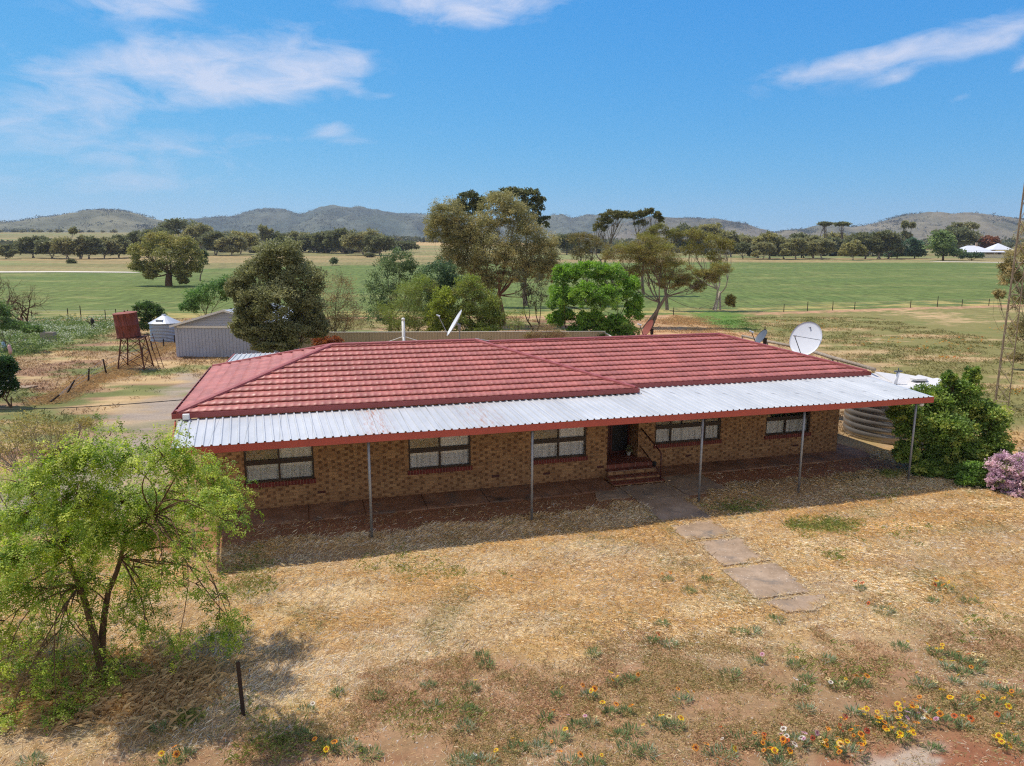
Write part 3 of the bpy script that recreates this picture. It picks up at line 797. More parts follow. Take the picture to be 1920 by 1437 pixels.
# steps
st = MB(); st.box(3.46, 5.06, 2.93, 4.06, .04, .40); st.box(3.40, 5.08, 2.62, 2.93, .04, .275); st.box(3.34, 5.05, 2.30, 2.62, .04, .145); st.box(3.30, 5.02, 1.96, 2.30, .03, .065)
stp = st.build('steps', M['brick'], house)
tr = MB(); tr.box(3.445, 4.795, 2.88, 4.055, .402, .424); tr.box(4.795, 5.08, 2.88, 3.415, .402, .424); tr.box(3.44, 5.08, 2.875, 2.928, .29, .40)
tr.box(3.37, 5.10, 2.58, 2.874, .277, .297); tr.box(3.31, 5.07, 2.27, 2.58, .147, .166); tr.box(3.27, 5.04, 1.93, 2.27, .067, .086)
tr.build('tread', M['redtile'], stp)
rl = MB(); rl.tube([(4.90, 3.41, 1.40), (4.90, 2.10, .99), (4.90, 2.0, .90), (4.90, 2.0, .03)], .024, 8)
rl.tube([(4.90, 3.41, .78), (4.90, 2.0, .30)], .019, 8); rl.build('handrail', M['railpaint'], house, smooth=True)

# roof tiles
TILE_C = np.array(lin(172, 102, 92))
def tile_face(name, O, A, B, length, lo, hi, par, p=.375, seed=0):
    "tiles rising along B from O, courses running along A; lo/hi give the hip limits at slope distance b"
    O, A, B = np.array(O, float), np.array(A, float), np.array(B, float)
    Nn = np.cross(A, B); Nn /= np.linalg.norm(Nn)
    if Nn[2] < 0: Nn = -Nn
    rows = int(math.ceil(length / p)); V = []; C = []; F = []; base = 0
    a0 = min(lo(0), lo(length)); a1 = max(hi(0), hi(length))
    a = np.arange(a0, a1 + .033, .0333); m = len(a)
    rr = np.random.default_rng(seed)
    for r in range(rows):
        b0 = r * p; b1 = min((r + 1) * p, length)
        tint = rr.uniform(.86, 1.10, int((a1 - a0) / .4) + 3)
        ti = tint[((a - a0 + (r % 2) * .2) / .4).astype(int)]
        wave = np.maximum(0, np.cos(2 * PI * a / .2)) ** .8 * .012
        seam = (np.abs(((a + (r % 2) * .2) % .4) - .2) < .017) * .006
        off = rr.normal(0, .0015)
        bs = ((b0 + .012, 0.0 * wave - .004, .8), (b0 - .022, .030 + wave + seam + off, .95), (b0 - .012, .050 + wave + seam + off, 1.04), ((b0 + b1) / 2, .032 + wave * .8 + seam, 1.0), (b1, .002 + wave * .5 * (1 if r < rows - 1 else 0), 1.0))
        for bb, hh, cc in bs:
            bbc = max(bb, 0)
            aa = np.clip(a, lo(bbc), hi(bbc))
            V.append(O + aa[:, None] * A + bb * B + np.broadcast_to(hh, a.shape)[:, None] * Nn)
            C.append(TILE_C * ti[:, None] * 1.0)
        for j in range(4):
            s = base + j * m
            aL = np.clip(a, lo(max(bs[j][0], 0)), hi(max(bs[j][0], 0))); aU = np.clip(a, lo(bs[j + 1][0]), hi(bs[j + 1][0]))
            ok = (np.abs(np.diff(aL)) > 1e-6) | (np.abs(np.diff(aU)) > 1e-6)
            i = np.arange(m - 1)[ok]
            F.append(np.stack([s + i, s + i + 1, s + m + i + 1, s + m + i], 1))
        base += 5 * m
    return np_mesh(name, np.concatenate(V), np.concatenate(F), M['tile'], par, np.concatenate(C))
cs = 1 / math.sqrt(1 + SL * SL)
UL, UR1, VF, VB = -8.90, 4.16, 2.47, 10.67      # left block tile edge
RUN = (VB - VF) / 2                              # 4.1
L1 = RUN / cs
front = tile_face('roof', (0, VF, ZE), (1, 0, 0), (0, cs, SL * cs), L1, lambda b: UL + b * cs, lambda b: UR1 - b * cs, house, seed=1)
roof = front
tile_face('roof_slope', (UL, 0, ZE), (0, 1, 0), (cs, 0, SL * cs), L1, lambda b: VF + b * cs, lambda b: VB - b * cs, roof, seed=2)
UR2, VF2 = 13.58, 3.155; RUN2 = 3.72; VB2 = VF2 + 2 * RUN2; L2 = RUN2 / cs
tile_face('roof_slope', (0, VF2, ZE), (1, 0, 0), (0, cs, SL * cs), L2, lambda b: UR1 - b * cs, lambda b: UR2 - b * cs, roof, seed=3)
ZR, ZR2 = ZE + RUN * SL, ZE + RUN2 * SL
mb = MB()   # hidden slopes: back and right, the narrow return slope beside the valley
mb.add([(UL, VB, ZE), (UR1 + .5, VB, ZE), (UR1 - RUN, VF + RUN, ZR), (UL + RUN, VF + RUN, ZR)], [(0, 1, 2, 3)])
mb.add([(UR1, VF, ZE + .002), (UR1, VF2 + .02, ZE + .002), (UR1 - RUN2 - .02, VF2 + RUN2, ZR2 + .002), (UR1 - RUN, VF + RUN, ZR)], [(0, 1, 2, 3)])
mb.add([(UR1, VB2, ZE - .004), (UR2, VB2, ZE - .004), (UR2 - RUN2, VF2 + RUN2, ZR2 - .002), (UR1 - RUN2, VF2 + RUN2, ZR2 - .002)], [(0, 1, 2, 3)])
mb.add([(UR2, VF2, ZE), (UR2, VB2, ZE), (UR2 - RUN2, VF2 + RUN2, ZR2)], [(0, 1, 2)])
mb.build('roof_slope', M['tilecap'], roof)
def cap(p0, p1):
    p0, p1 = Vector(p0), Vector(p1); d = (p1 - p0); L = d.length; n_ = max(1, int(L / .42)); mbc = MB()
    sd_ = d.normalized().cross(Vector((0, 0, 1))).normalized(); upv = sd_.cross(d.normalized())
    for i in range(n_):
        a_ = p0 + d * (i / n_); b_ = p0 + d * ((i + 1) / n_ + .004)
        vs = []
        for p_, k_ in ((a_, .010), (b_, .0)):
            for x_, z_ in ((-.105, -.01), (-.085, .045), (-.035, .062), (.035, .062), (.085, .045), (.105, -.01)):
                vs.append(p_ + sd_ * x_ * (1 + k_) + upv * (z_ + .012 + k_ * .4))
        mbc.add(vs, [(j, j + 1, j + 7, j + 6) for j in range(5)] + [(5, 4, 3, 2, 1, 0), (6, 7, 8, 9, 10, 11)])
    return mbc.build('ridge_cap', M['tilecap'], roof)
cap((UL, VF, ZE + .01), (UL + RUN, VF + RUN, ZR + .01)); cap((UL, VB, ZE + .01), (UL + RUN, VB - RUN, ZR + .01))
cap((UL + RUN, VF + RUN, ZR + .01), (UR1 - RUN, VF + RUN, ZR + .01)); cap((UR1, VF, ZE + .01), (UR1 - RUN, VF + RUN, ZR + .01))
cap((UR1 - RUN + .45, VF2 + RUN2, ZR2 + .01), (UR2 - RUN2, VF2 + RUN2, ZR2 + .01)); cap((UR2, VF2, ZE + .01), (UR2 - RUN2, VF2 + RUN2, ZR2 + .01))
cap((UR2, VB2, ZE + .01), (UR2 - RUN2, VF2 + RUN2, ZR2 + .01))
# gutters with soffits
def gutter(p0, p1, out, name='gutter'):
    "channel from p0 to p1, 'out' is the outward direction"
    x0, y0 = p0; x1, y1 = p1; ox_, oy_ = out
    mbg = MB(); W = .115
    def strip(d0, d1, z0, z1):
        xs = sorted((x0 + ox_ * d0, x1 + ox_ * d0, x0 + ox_ * d1, x1 + ox_ * d1)); ys = sorted((y0 + oy_ * d0, y1 + oy_ * d0, y0 + oy_ * d1, y1 + oy_ * d1))
        mbg.box(xs[0], xs[-1], ys[0], ys[-1], z0, z1)
    strip(W - .01, W, 2.845, 2.965); strip(W - .01, W + .008, 2.965, 2.978)
    g_ = mbg.build(name, M['gutter'], house)
    mbg = MB(); strip(.0, W - .01, 2.845, 2.860); strip(-.02, 0, 2.845, 2.93); mbg.build('gutter_lining', M['gutter_in'], g_)
    if ox_:
        yy = y0 + .5
        while yy < y1 and y1 - y0 > 2:
            mbg = MB(); mbg.box(min(x0, x0 + ox_ * W), max(x0, x0 + ox_ * W), yy, yy + .02, 2.965, 2.97); yy += 1.1
            mbg.build('strap', M['steel'], g_)
gutter((UL - .1, VF), (UR1 + .1, VF), (0, -1)); gutter((UL, VF), (UL, VB), (-1, 0))
gutter((UR1 + .115, VF2), (UR2 + .1, VF2), (0, -1)); gutter((UR2, VF2), (UR2, VB2), (1, 0)); gutter((UR1, VF), (UR1, VF2 - .115), (1, 0))
mb = MB(); mb.box(UL, UR1, VF, VB, 2.836, 2.844); mb.box(UR1 + .003, UR2, VF2, VB2, 2.836, 2.844); mb.build('soffit', M['blind'], house)
# flashing scrap on the ridge junction
mb = MB(); mb.beam((UR1 - RUN + .02, VF + RUN + .05, ZR + .085), (UR1 - RUN + .5, VF + RUN + .12, ZR2 + .085), .16, .012); mb.build('flashing', M['zinc'], roof)

# veranda
ver = MB(); UF0, UF1, UB0, UB1 = -8.63, 13.10, -8.92, 13.58
prof = []
x_ = 0.0
while x_ < UF1 - UF0 - .19:
    prof += [(x_, 0), (x_ + .050, 0), (x_ + .068, .034), (x_ + .098, .034), (x_ + .116, 0)]
    x_ += .193
prof.append((UF1 - UF0, 0))
def vz(v): return 2.712 + .036 * (v + .16)
vs = []; fs = []
for (px_, hz) in prof:
    fu = UF0 + px_; bu = UB0 + px_ * (UB1 - UB0) / (UF1 - UF0)
    for tt in (0, .5, 1):
        vr = 3.10 if bu > UR1 + .12 else 2.45
        v_ = -.16 + (vr + .16) * tt; u_ = fu + (bu - fu) * (v_ + .16) / (3.10 + .16)
        sag = .006 * math.sin(u_ * 1.1 + tt * 2)
        vs.append((u_, v_, vz(v_) + hz + sag))
for i in range(len(prof) - 1):
    for j in range(2):
        a_ = i * 3 + j; fs.append((a_, a_ + 3, a_ + 4, a_ + 1))
ver.add(vs, fs)
veranda = ver.build('veranda_roof', M['zinc'], house)
mb = MB(); mb.box(UF0 + .0, UF1 + .03, -.135, -.095, 2.525, 2.705); bm_ = mb.build('veranda_beam', M['beam'], house)
mb = MB(); mb.beam((UF0 - .01, -.09, 2.63), (UB0 - .01, 2.42, 2.72), .03, .15); mb.build('barge_board', M['beam'], house); mb = MB(); mb.beam((UF1 + .01, -.09, 2.63), (UB1 - .01, 3.1, 2.75), .03, .15); mb.build('barge_board', M['beam'], house)
for i, uu in enumerate(np.arange(-7.9, 13, 1.35)):
    vb_ = 3.05 if uu > UR1 + .2 else 2.44
    mb = MB(); mb.beam((uu, -.09, 2.66), (uu, vb_, 2.66 + .036 * (vb_ + .1)), .05, .07); mb.build('rafter', M['steel'], house)
for uu in (-8.334, -4.232, 0.0, 5.064, 8.467, 12.601):
    mb = MB(); mb.tube([(uu, 0, -.02), (uu, 0, 2.60)], .034, 12); p_ = mb.build('post', M['steel'], house, smooth=True)
    mb = MB(); mb.box(uu - .05, uu + .05, -.094, .05, 2.60, 2.66); mb.build('bracket', M['steel'], p_)
# back veranda roof seen past the left hip
vs = []; fs = []
xs_ = np.arange(-8.7, 1.5, .2)
pf = [(x + d, h) for x in xs_ for d, h in ((0, 0), (.06, 0), (.08, .034), (.11, .034), (.13, 0))]
for x, h in pf: vs += [(x, 10.75, 2.84 + h), (x, 16.55, 2.62 + h)]
for i in range(len(pf) - 1): fs.append((2 * i, 2 * i + 2, 2 * i + 3, 2 * i + 1))
mb = MB().add(vs, fs); mb.build('back_veranda_roof', M['zinc'], house)
mb = MB(); mb.beam((-8.73, 10.7, 2.80), (-8.73, 16.6, 2.58), .03, .13); mb.beam((-8.7, 16.58, 2.56), (1.5, 16.58, 2.56), .04, .12); mb.build('back_veranda_beam', M['beam'], house)
for uu in (-8.6, -3.6, 1.3):
    mb = MB(); mb.tube([(uu, 16.4, -.02), (uu, 16.4, 2.58)], .034, 10); mb.build('post', M['steel'], house, smooth=True)
# flood light at the corner and lamp by the last post
mb = MB(); mb.box(-8.72, -8.56, 2.20, 2.30, 2.84, 2.98); mb.box(-8.70, -8.58, 2.185, 2.20, 2.86, 2.95); mb.build('flood_light', M['white'], house, bevel=.01)
mb = MB(); mb.lathe([(.0, .0), (.05, .01), (.075, .05), (.07, .09), (.03, .115)], 16, (12.78, -.02, 2.40)); mb.build('porch_lamp', M['white'], house, smooth=True)
for (uu, vv, zz) in [(-5.48, 2.84, .34), (-.35, 2.84, .36), (3.1, 2.84, .36), (1.3, 2.84, .30), (6.6, 3.41, .3), (10.9, 3.41, .33)]:
    mb = MB(); mb.box(uu, uu + .22, vv - .004, vv + .01, zz, zz + .07); mb.build('air_vent', M['railpaint'], house)

# things at the door
W3 = lambda u, v, z: tuple(float(q) for q in to_world(u, v, z))
# dark bundle hanging on the lower rail
bm_pts = MB(); bm_pts.lathe([(.0, -.09), (.045, -.075), (.07, -.02), (.06, .03), (.075, .06), (.03, .09)], 14, (0, 0, 0))
o = bm_pts.build('hanging_bundle', M['black'], None, smooth=True); o.location = W3(4.90, 2.42, .47); o.scale = (1, .8, 1)
tag(o, 'small black bundle hanging on the lower stair rail by the door steps', 'bundle')
# ------------------------------------------------------------------ vegetation
def m_bark(name, c, var=.3):
    t = NT(name); o = t.obj()
    n = t.noise(t.mapping(o, (1, 1, .25)), 9, 5, .7)
    c0 = tuple(v * (1 - var) for v in c); c1 = tuple(min(1, v * (1 + var)) for v in c)
    t.bsdf(t.ramp(n, [(.35, c0), (.65, c1)]), .9, 0, n, .5, .02, .2); return t.m
BARK = {'grey': m_bark('grey_bark', lin(122, 110, 98)), 'brown': m_bark('brown_bark', lin(98, 76, 58)), 'red': m_bark('reddish_bark', lin(118, 84, 66)),
        'pale': m_bark('pale_bark', lin(168, 156, 140)), 'dark': m_bark('dark_bark', lin(58, 50, 44)), 'silver': m_bark('silver_twigs', lin(150, 142, 132))}

def leaf_mesh(rng, pts, size, aspect, col, up=.3, droop=0.0, out=None, jit=.18):
    "one diamond shaped leaf per point"
    n = len(pts)
    d = rng.normal(0, 1, (n, 3)); d[:, 2] = d[:, 2] * .7 - droop
    if out is not None: d += out * .8
    d /= np.linalg.norm(d, axis=1, keepdims=True) + 1e-9
    r = rng.normal(0, 1, (n, 3)); r[:, 2] += up * 0
    s = np.cross(d, r); s /= np.linalg.norm(s, axis=1, keepdims=True) + 1e-9
    L = size * rng.uniform(.65, 1.35, (n, 1)); W = L * aspect
    V = np.empty((n, 4, 3))
    V[:, 0] = pts; V[:, 1] = pts + d * L * .45 + s * W * .5; V[:, 2] = pts + d * L; V[:, 3] = pts + d * L * .45 - s * W * .5
    c = col * rng.uniform(1 - jit, 1 + jit, (n, 1))
    return V.reshape(-1, 3), np.arange(n)[:, None] * 4 + np.arange(4)[None, :], np.repeat(c, 4, 0)

def curve(p0, p1, rng, wob=.1, n=5, sag=0.0):
    p0, p1 = np.array(p0, float), np.array(p1, float); L = np.linalg.norm(p1 - p0)
    o1 = rng.normal(0, wob * L, 3); pts = []
    for i in range(n + 1):
        t_ = i / n; p = p0 * (1 - t_) + p1 * t_ + o1 * math.sin(PI * t_)
        p[2] += sag * L * math.sin(PI * t_)
        pts.append(p)
    return pts

def tree(name, label, cat, base, clumps, cols, leaf=.16, aspect=.5, puffs=14, per=90, puff_r=.30, trunk=.2, fork=.3, bark='grey', group=None,
         seed=1, droop=0.0, twigs=5, shell=.75, top_col=None, stems=1, hub=None, wob=.10, trans=None, jit=.18, sag=.1, leafy=1.0, flat=1.0, name_trunk='trunk', gain=1.75):
    """clumps: list of (centre, (rx, ry, rz), density).  base: point on the ground."""
    rng = np.random.default_rng(seed)
    base = np.array(base, float)
    root = empty(name, base, 0, label, cat, group)
    cols = [s2l(c) * gain * np.array([1.05, 1, .86]) for c in cols]; puffs = int(puffs * 1.7)
    LV = []; LC = []; pcs = []; b = MB(); ntot = 0
    cen = np.mean([c[0] for c in clumps], 0)
    hub0 = np.array(hub) if hub is not None else base * (1 - fork) + np.array([cen[0], cen[1], cen[2]]) * fork
    hubs = []
    for s_ in range(stems):
        bs = base + (rng.normal(0, trunk * 1.2, 3) * [1, 1, 0] if stems > 1 else 0)
        hb = hub0 + (rng.normal(0, 1, 3) * np.array([1, 1, .5]) * np.linalg.norm(hub0 - base) * .22 if stems > 1 else 0)
        hubs.append(hb); pp = curve(bs - [0, 0, .15], hb, rng, .05, 4)
        b.tube([Vector(p - base) for p in pp], [trunk * (1.15 - .35 * i / 4) / math.sqrt(stems) for i in range(5)], 7, False)
    tot = sum(max(c[1][0] * c[1][2], .001) for c in clumps)
    for ci, cl in enumerate(clumps):
        c, r = np.array(cl[0], float), np.array(cl[1], float); dn = cl[2] if len(cl) > 2 else 1.0
        hb = min(hubs, key=lambda h: np.linalg.norm((h - c)[:2]))
        tr = trunk * .62 * min(1, math.sqrt(max(r[0] * r[2], .01) / tot) * 1.6)
        target = c - [0, 0, r[2] * .35]
        limb = curve(hb, target, rng, wob, 6, -sag)
        b.tube([Vector(p - base) for p in limb], [max(tr * (1 - .75 * i / 6), .012) for i in range(7)], 6, False)
        npf = max(3, int(puffs * dn))
        q = rng.normal(0, 1, (npf, 3)); q /= np.linalg.norm(q, axis=1, keepdims=True)
        q[:, 2] = np.where(q[:, 2] < -.75, -q[:, 2] * .6, q[:, 2])
        rad = rng.uniform(shell, 1.0, (npf, 1)) ** 1.0 * (1 - .35 * (rng.uniform(0, 1, (npf, 1)) < .35))
        pc = c + q * rad * r * (1 - puff_r * .5)
        for j in range(min(twigs, npf)):
            s0 = limb[rng.integers(3, 7)]
            tw = curve(s0, pc[j], rng, .12, 3)
            b.tube([Vector(p - base) for p in tw], [max(tr * .35, .01), max(tr * .22, .008), max(tr * .14, .006), .004 + tr * .05], 4, False)
        pr = puff_r * r * rng.uniform(.7, 1.25, (npf, 1)) * [1, 1, flat]
        nper = max(4, int(per * leafy))
        g = rng.normal(0, 1, (npf, nper, 3)); g /= np.linalg.norm(g, axis=2, keepdims=True)
        g *= rng.uniform(0, 1, (npf, nper, 1)) ** .45
        g[:, :, 2] = np.where(g[:, :, 2] < -.3, g[:, :, 2] * .6, g[:, :, 2])
        if droop: g[:, :, 2] -= (rng.uniform(0, 1, (npf, nper)) ** 2) * droop
        pts = pc[:, None, :] + g * pr[:, None, :]
        ki = rng.integers(0, len(cols), npf); cc = np.array(cols)[ki] * rng.uniform(.85, 1.15, (npf, 1))
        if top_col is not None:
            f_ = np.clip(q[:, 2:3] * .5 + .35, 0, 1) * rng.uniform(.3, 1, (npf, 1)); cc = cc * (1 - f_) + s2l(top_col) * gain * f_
        col = np.repeat(cc, nper, 0)
        V_, F_, C_ = leaf_mesh(rng, pts.reshape(-1, 3) - base, leaf, aspect, col, out=np.repeat(q, nper, 0) * .5, droop=droop, jit=jit)
        LV.append(V_); LC.append(C_); pcs.append((F_, ntot)); ntot += len(V_)
    F = np.concatenate([f + o_ for f, o_ in pcs])
    np_mesh('crown', np.concatenate(LV), F, trans or M['leaf'], root, np.concatenate(LC))
    b.build(name_trunk, BARK[bark], root, smooth=True)
    return root

def pc(px, py, rx, ry, Y, off=0.0, dn=1.0, depth=None):
    "clump seen at (px, py) with radii rx, ry in photograph pixels, Y metres ahead"
    s = (Y + off) / F_PX
    return (at(px, py, Y + off), (rx * s, (depth if depth else (rx + ry) / 2) * s, ry * s), dn)

def gbase(px, Y):
    p = at(px, 600, Y); return on_ground(p[0], Y)

OLIVE = [(98, 100, 66), (112, 110, 74), (84, 88, 60), (126, 120, 84)]
DARKG = [(74, 80, 56), (86, 90, 62), (62, 70, 50)]
GREYG = [(88, 98, 72), (104, 112, 86), (76, 88, 64)]
# --- near and middle trees
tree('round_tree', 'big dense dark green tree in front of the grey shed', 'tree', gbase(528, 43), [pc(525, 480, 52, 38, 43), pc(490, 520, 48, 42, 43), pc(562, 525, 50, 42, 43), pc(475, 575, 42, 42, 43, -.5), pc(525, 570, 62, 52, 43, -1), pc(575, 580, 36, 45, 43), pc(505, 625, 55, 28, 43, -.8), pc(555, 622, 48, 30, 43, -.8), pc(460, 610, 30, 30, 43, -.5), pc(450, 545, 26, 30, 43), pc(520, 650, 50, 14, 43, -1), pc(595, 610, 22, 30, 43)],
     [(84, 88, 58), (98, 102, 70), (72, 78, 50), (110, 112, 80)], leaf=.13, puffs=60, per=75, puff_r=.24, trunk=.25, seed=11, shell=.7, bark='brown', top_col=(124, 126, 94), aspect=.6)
tree('feathery_tree', 'thin grey green tree right of the big dark tree, behind the cream fence', 'tree', gbase(632, 53), [pc(630, 545, 39, 39, 53), pc(615, 585, 34, 39, 53, 0, .8), pc(652, 588, 39, 41, 53, 0, .8), pc(628, 608, 49, 24, 53, 0, .7)],
     [(112, 112, 84), (128, 124, 96), (92, 98, 70), (120, 100, 76)], leaf=.13, puffs=32, per=45, puff_r=.3, trunk=.14, seed=12, aspect=.35, stems=3, twigs=14, bark='brown')
tree('loose_tree', 'loose bluish green tree standing behind the cream fence left of the white mast', 'tree', gbase(728, 62), [pc(750, 492, 31, 31, 62), pc(725, 510, 36, 34, 62), pc(770, 515, 24, 31, 62, 0, .7), pc(705, 550, 31, 41, 62), pc(740, 560, 36, 41, 62), pc(715, 590, 34, 31, 62)],
     [(80, 98, 68), (98, 114, 82), (66, 84, 58)], leaf=.16, puffs=26, per=48, puff_r=.27, trunk=.16, seed=13, bark='grey', twigs=8)
tree('feathery_shrub', 'feathery olive shrub behind the cream fence and the white mast', 'shrub', gbase(755, 54), [pc(770, 560, 41, 41, 54), pc(745, 590, 46, 38, 54), pc(790, 595, 38, 36, 54), pc(790, 540, 31, 36, 54, .5), pc(760, 615, 48, 22, 54)],
     [(96, 106, 56), (82, 92, 52), (110, 120, 64), (88, 80, 54)], leaf=.17, aspect=.16, puffs=30, per=70, puff_r=.3, trunk=.1, seed=14, stems=3, bark='brown', top_col=(112, 128, 62))
tree('dark_tree', 'dark bluish green round tree behind the yellowish shrub', 'tree', gbase(820, 59), [pc(822, 515, 39, 34, 59), pc(800, 548, 30, 39, 59), pc(845, 540, 30, 39, 59), pc(820, 580, 39, 39, 59)],
     [(68, 88, 64), (84, 104, 78), (56, 74, 54)], leaf=.14, puffs=46, per=60, puff_r=.25, trunk=.18, seed=15, aspect=.6, bark='grey')
tree('yellowish_shrub', 'yellow green shrub behind the upright dish', 'shrub', gbase(832, 53), [pc(830, 562, 28, 28, 53), pc(818, 592, 28, 28, 53), pc(845, 600, 28, 30, 53), pc(828, 620, 32, 16, 53)],
     [(108, 120, 56), (94, 108, 52), (122, 132, 62)], leaf=.13, puffs=30, per=60, puff_r=.28, trunk=.09, seed=16, aspect=.6, bark='brown', top_col=(130, 140, 64))
tree('bushy_tree', 'mid green bushy tree right of the upright dish, against the cream fence', 'tree', gbase(895, 52.5), [pc(880, 545, 37, 32, 53), pc(900, 575, 44, 39, 53), pc(920, 598, 32, 34, 53), pc(870, 595, 30, 37, 52.5), pc(900, 622, 44, 23, 52), pc(912, 636, 30, 12, 51)],
     [(94, 106, 54), (80, 94, 48), (108, 118, 60), (90, 90, 54)], leaf=.13, puffs=42, per=60, puff_r=.27, trunk=.15, seed=17, aspect=.55, bark='brown', top_col=(118, 128, 64))
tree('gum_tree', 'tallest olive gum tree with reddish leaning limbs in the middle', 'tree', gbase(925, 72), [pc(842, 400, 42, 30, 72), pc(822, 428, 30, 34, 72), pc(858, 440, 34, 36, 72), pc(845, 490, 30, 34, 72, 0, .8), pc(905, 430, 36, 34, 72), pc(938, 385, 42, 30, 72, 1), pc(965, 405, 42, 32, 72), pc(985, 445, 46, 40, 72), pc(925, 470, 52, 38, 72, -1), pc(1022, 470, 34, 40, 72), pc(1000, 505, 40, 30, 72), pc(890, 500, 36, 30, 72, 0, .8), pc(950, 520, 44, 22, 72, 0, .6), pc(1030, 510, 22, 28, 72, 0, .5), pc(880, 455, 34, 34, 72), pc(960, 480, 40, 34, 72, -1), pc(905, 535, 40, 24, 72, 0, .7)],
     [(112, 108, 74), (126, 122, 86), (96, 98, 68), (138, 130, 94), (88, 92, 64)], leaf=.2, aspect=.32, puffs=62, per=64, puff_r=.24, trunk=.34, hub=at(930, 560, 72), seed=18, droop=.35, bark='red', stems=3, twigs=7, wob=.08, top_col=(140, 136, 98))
tree('far_gum_tree', 'dark gum tree whose crown shows above the olive gum on the left', 'tree', gbase(890, 98), [pc(880, 372, 26, 14, 98), pc(882, 400, 26, 22, 98), pc(902, 385, 16, 18, 98), pc(860, 388, 16, 12, 98)],
     DARKG, leaf=.3, puffs=26, per=36, puff_r=.26, trunk=.3, seed=19, bark='grey', group='dark gum crowns behind the olive gum')
tree('far_gum_tree', 'dark gum tree whose spreading crown tops the olive gum on the right', 'tree', gbase(985, 98), [pc(960, 362, 26, 12, 98), pc(985, 395, 32, 24, 98), pc(993, 368, 26, 16, 98), pc(1008, 385, 18, 18, 98), pc(930, 372, 16, 14, 98), pc(1015, 415, 18, 16, 98, 0, .5)],
     DARKG, leaf=.3, puffs=26, per=34, puff_r=.25, trunk=.3, seed=20, bark='grey', group='dark gum crowns behind the olive gum')
tree('slender_tree', 'small sparse dark tree between the olive gum and the bright green tree', 'tree', gbase(1003, 60), [pc(985, 545, 19, 22, 60, 0, .8), pc(1005, 560, 24, 22, 60, 0, .8), pc(975, 520, 17, 17, 60, 0, .6), pc(1015, 530, 14, 19, 60, 0, .6)],
     [(84, 84, 62), (70, 72, 54)], leaf=.15, puffs=14, per=26, puff_r=.34, trunk=.10, seed=21, bark='dark', stems=2, twigs=12)
tree('wispy_shrub', 'wispy green shrub growing left of the bright green tree', 'shrub', gbase(975, 56), [pc(972, 592, 24, 18, 56, 0, .8), pc(965, 610, 22, 14, 56, 0, .8)],
     [(112, 122, 78), (96, 110, 66)], leaf=.12, aspect=.3, puffs=16, per=34, puff_r=.34, trunk=.05, seed=22, stems=3, bark='brown', twigs=9)
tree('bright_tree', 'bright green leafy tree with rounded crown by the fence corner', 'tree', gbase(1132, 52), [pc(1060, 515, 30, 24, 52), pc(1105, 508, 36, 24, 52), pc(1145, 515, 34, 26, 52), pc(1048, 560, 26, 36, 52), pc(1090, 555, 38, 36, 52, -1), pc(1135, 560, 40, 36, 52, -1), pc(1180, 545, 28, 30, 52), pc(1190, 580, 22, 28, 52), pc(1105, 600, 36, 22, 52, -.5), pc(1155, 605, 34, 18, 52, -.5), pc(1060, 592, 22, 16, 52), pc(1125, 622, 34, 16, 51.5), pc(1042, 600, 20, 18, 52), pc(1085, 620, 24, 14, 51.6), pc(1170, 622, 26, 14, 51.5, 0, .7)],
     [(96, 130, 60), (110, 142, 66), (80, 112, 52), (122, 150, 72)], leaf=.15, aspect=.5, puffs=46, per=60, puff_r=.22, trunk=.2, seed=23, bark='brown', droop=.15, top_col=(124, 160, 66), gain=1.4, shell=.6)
tree('tea_tree', 'spreading tree leaning right on bare grey limbs, right of the bright green tree', 'tree', gbase(1213, 70), [pc(1165, 475, 41, 24, 70, 1), pc(1240, 478, 43, 26, 70), pc(1215, 455, 43, 19, 70, 1.5), pc(1262, 505, 41, 26, 70), pc(1215, 500, 36, 26, 70, 1), pc(1285, 528, 22, 14, 70, 0, .5), pc(1350, 508, 24, 19, 70, 0, .8), pc(1330, 522, 22, 17, 70, 0, .5), pc(1308, 538, 17, 12, 70, 0, .5), pc(1370, 565, 10, 14, 70, -1, .8), pc(1185, 515, 26, 22, 70, 1, .7), pc(1255, 530, 31, 19, 70, 0, .6), pc(1315, 515, 24, 12, 70, 0, .5), pc(1200, 478, 36, 24, 70, .5)],
     [(108, 98, 70), (96, 88, 64), (116, 108, 74), (104, 104, 62)], leaf=.17, aspect=.26, puffs=44, per=70, puff_r=.26, trunk=.24, hub=at(1238, 566, 70), seed=24, bark='grey', stems=2, twigs=16, wob=.06, top_col=(116, 118, 56), sag=.08)
tree('olive_tree', 'upright olive topped trees group behind the leaning one, its left crown', 'tree', gbase(1250, 92), [pc(1232, 432, 22, 14, 92), pc(1262, 440, 22, 12, 92), pc(1215, 445, 22, 12, 92, 0, .7)],
     [(100, 98, 64), (88, 86, 58)], leaf=.24, aspect=.3, puffs=26, per=40, puff_r=.28, trunk=.22, seed=25, bark='grey', twigs=12, top_col=(116, 120, 62))
tree('olive_tree', 'olive topped tree with grey trunks seen above the green field, behind the leaning tree', 'tree', gbase(1345, 92), [pc(1300, 442, 26, 14, 92), pc(1335, 455, 26, 20, 92), pc(1362, 462, 18, 16, 92), pc(1300, 468, 26, 18, 92), pc(1340, 482, 24, 14, 92, 0, .7)],
     [(108, 98, 68), (94, 88, 62), (112, 108, 64)], leaf=.24, aspect=.3, puffs=28, per=40, puff_r=.28, trunk=.26, seed=26, bark='pale', stems=3, twigs=14, top_col=(122, 122, 60))
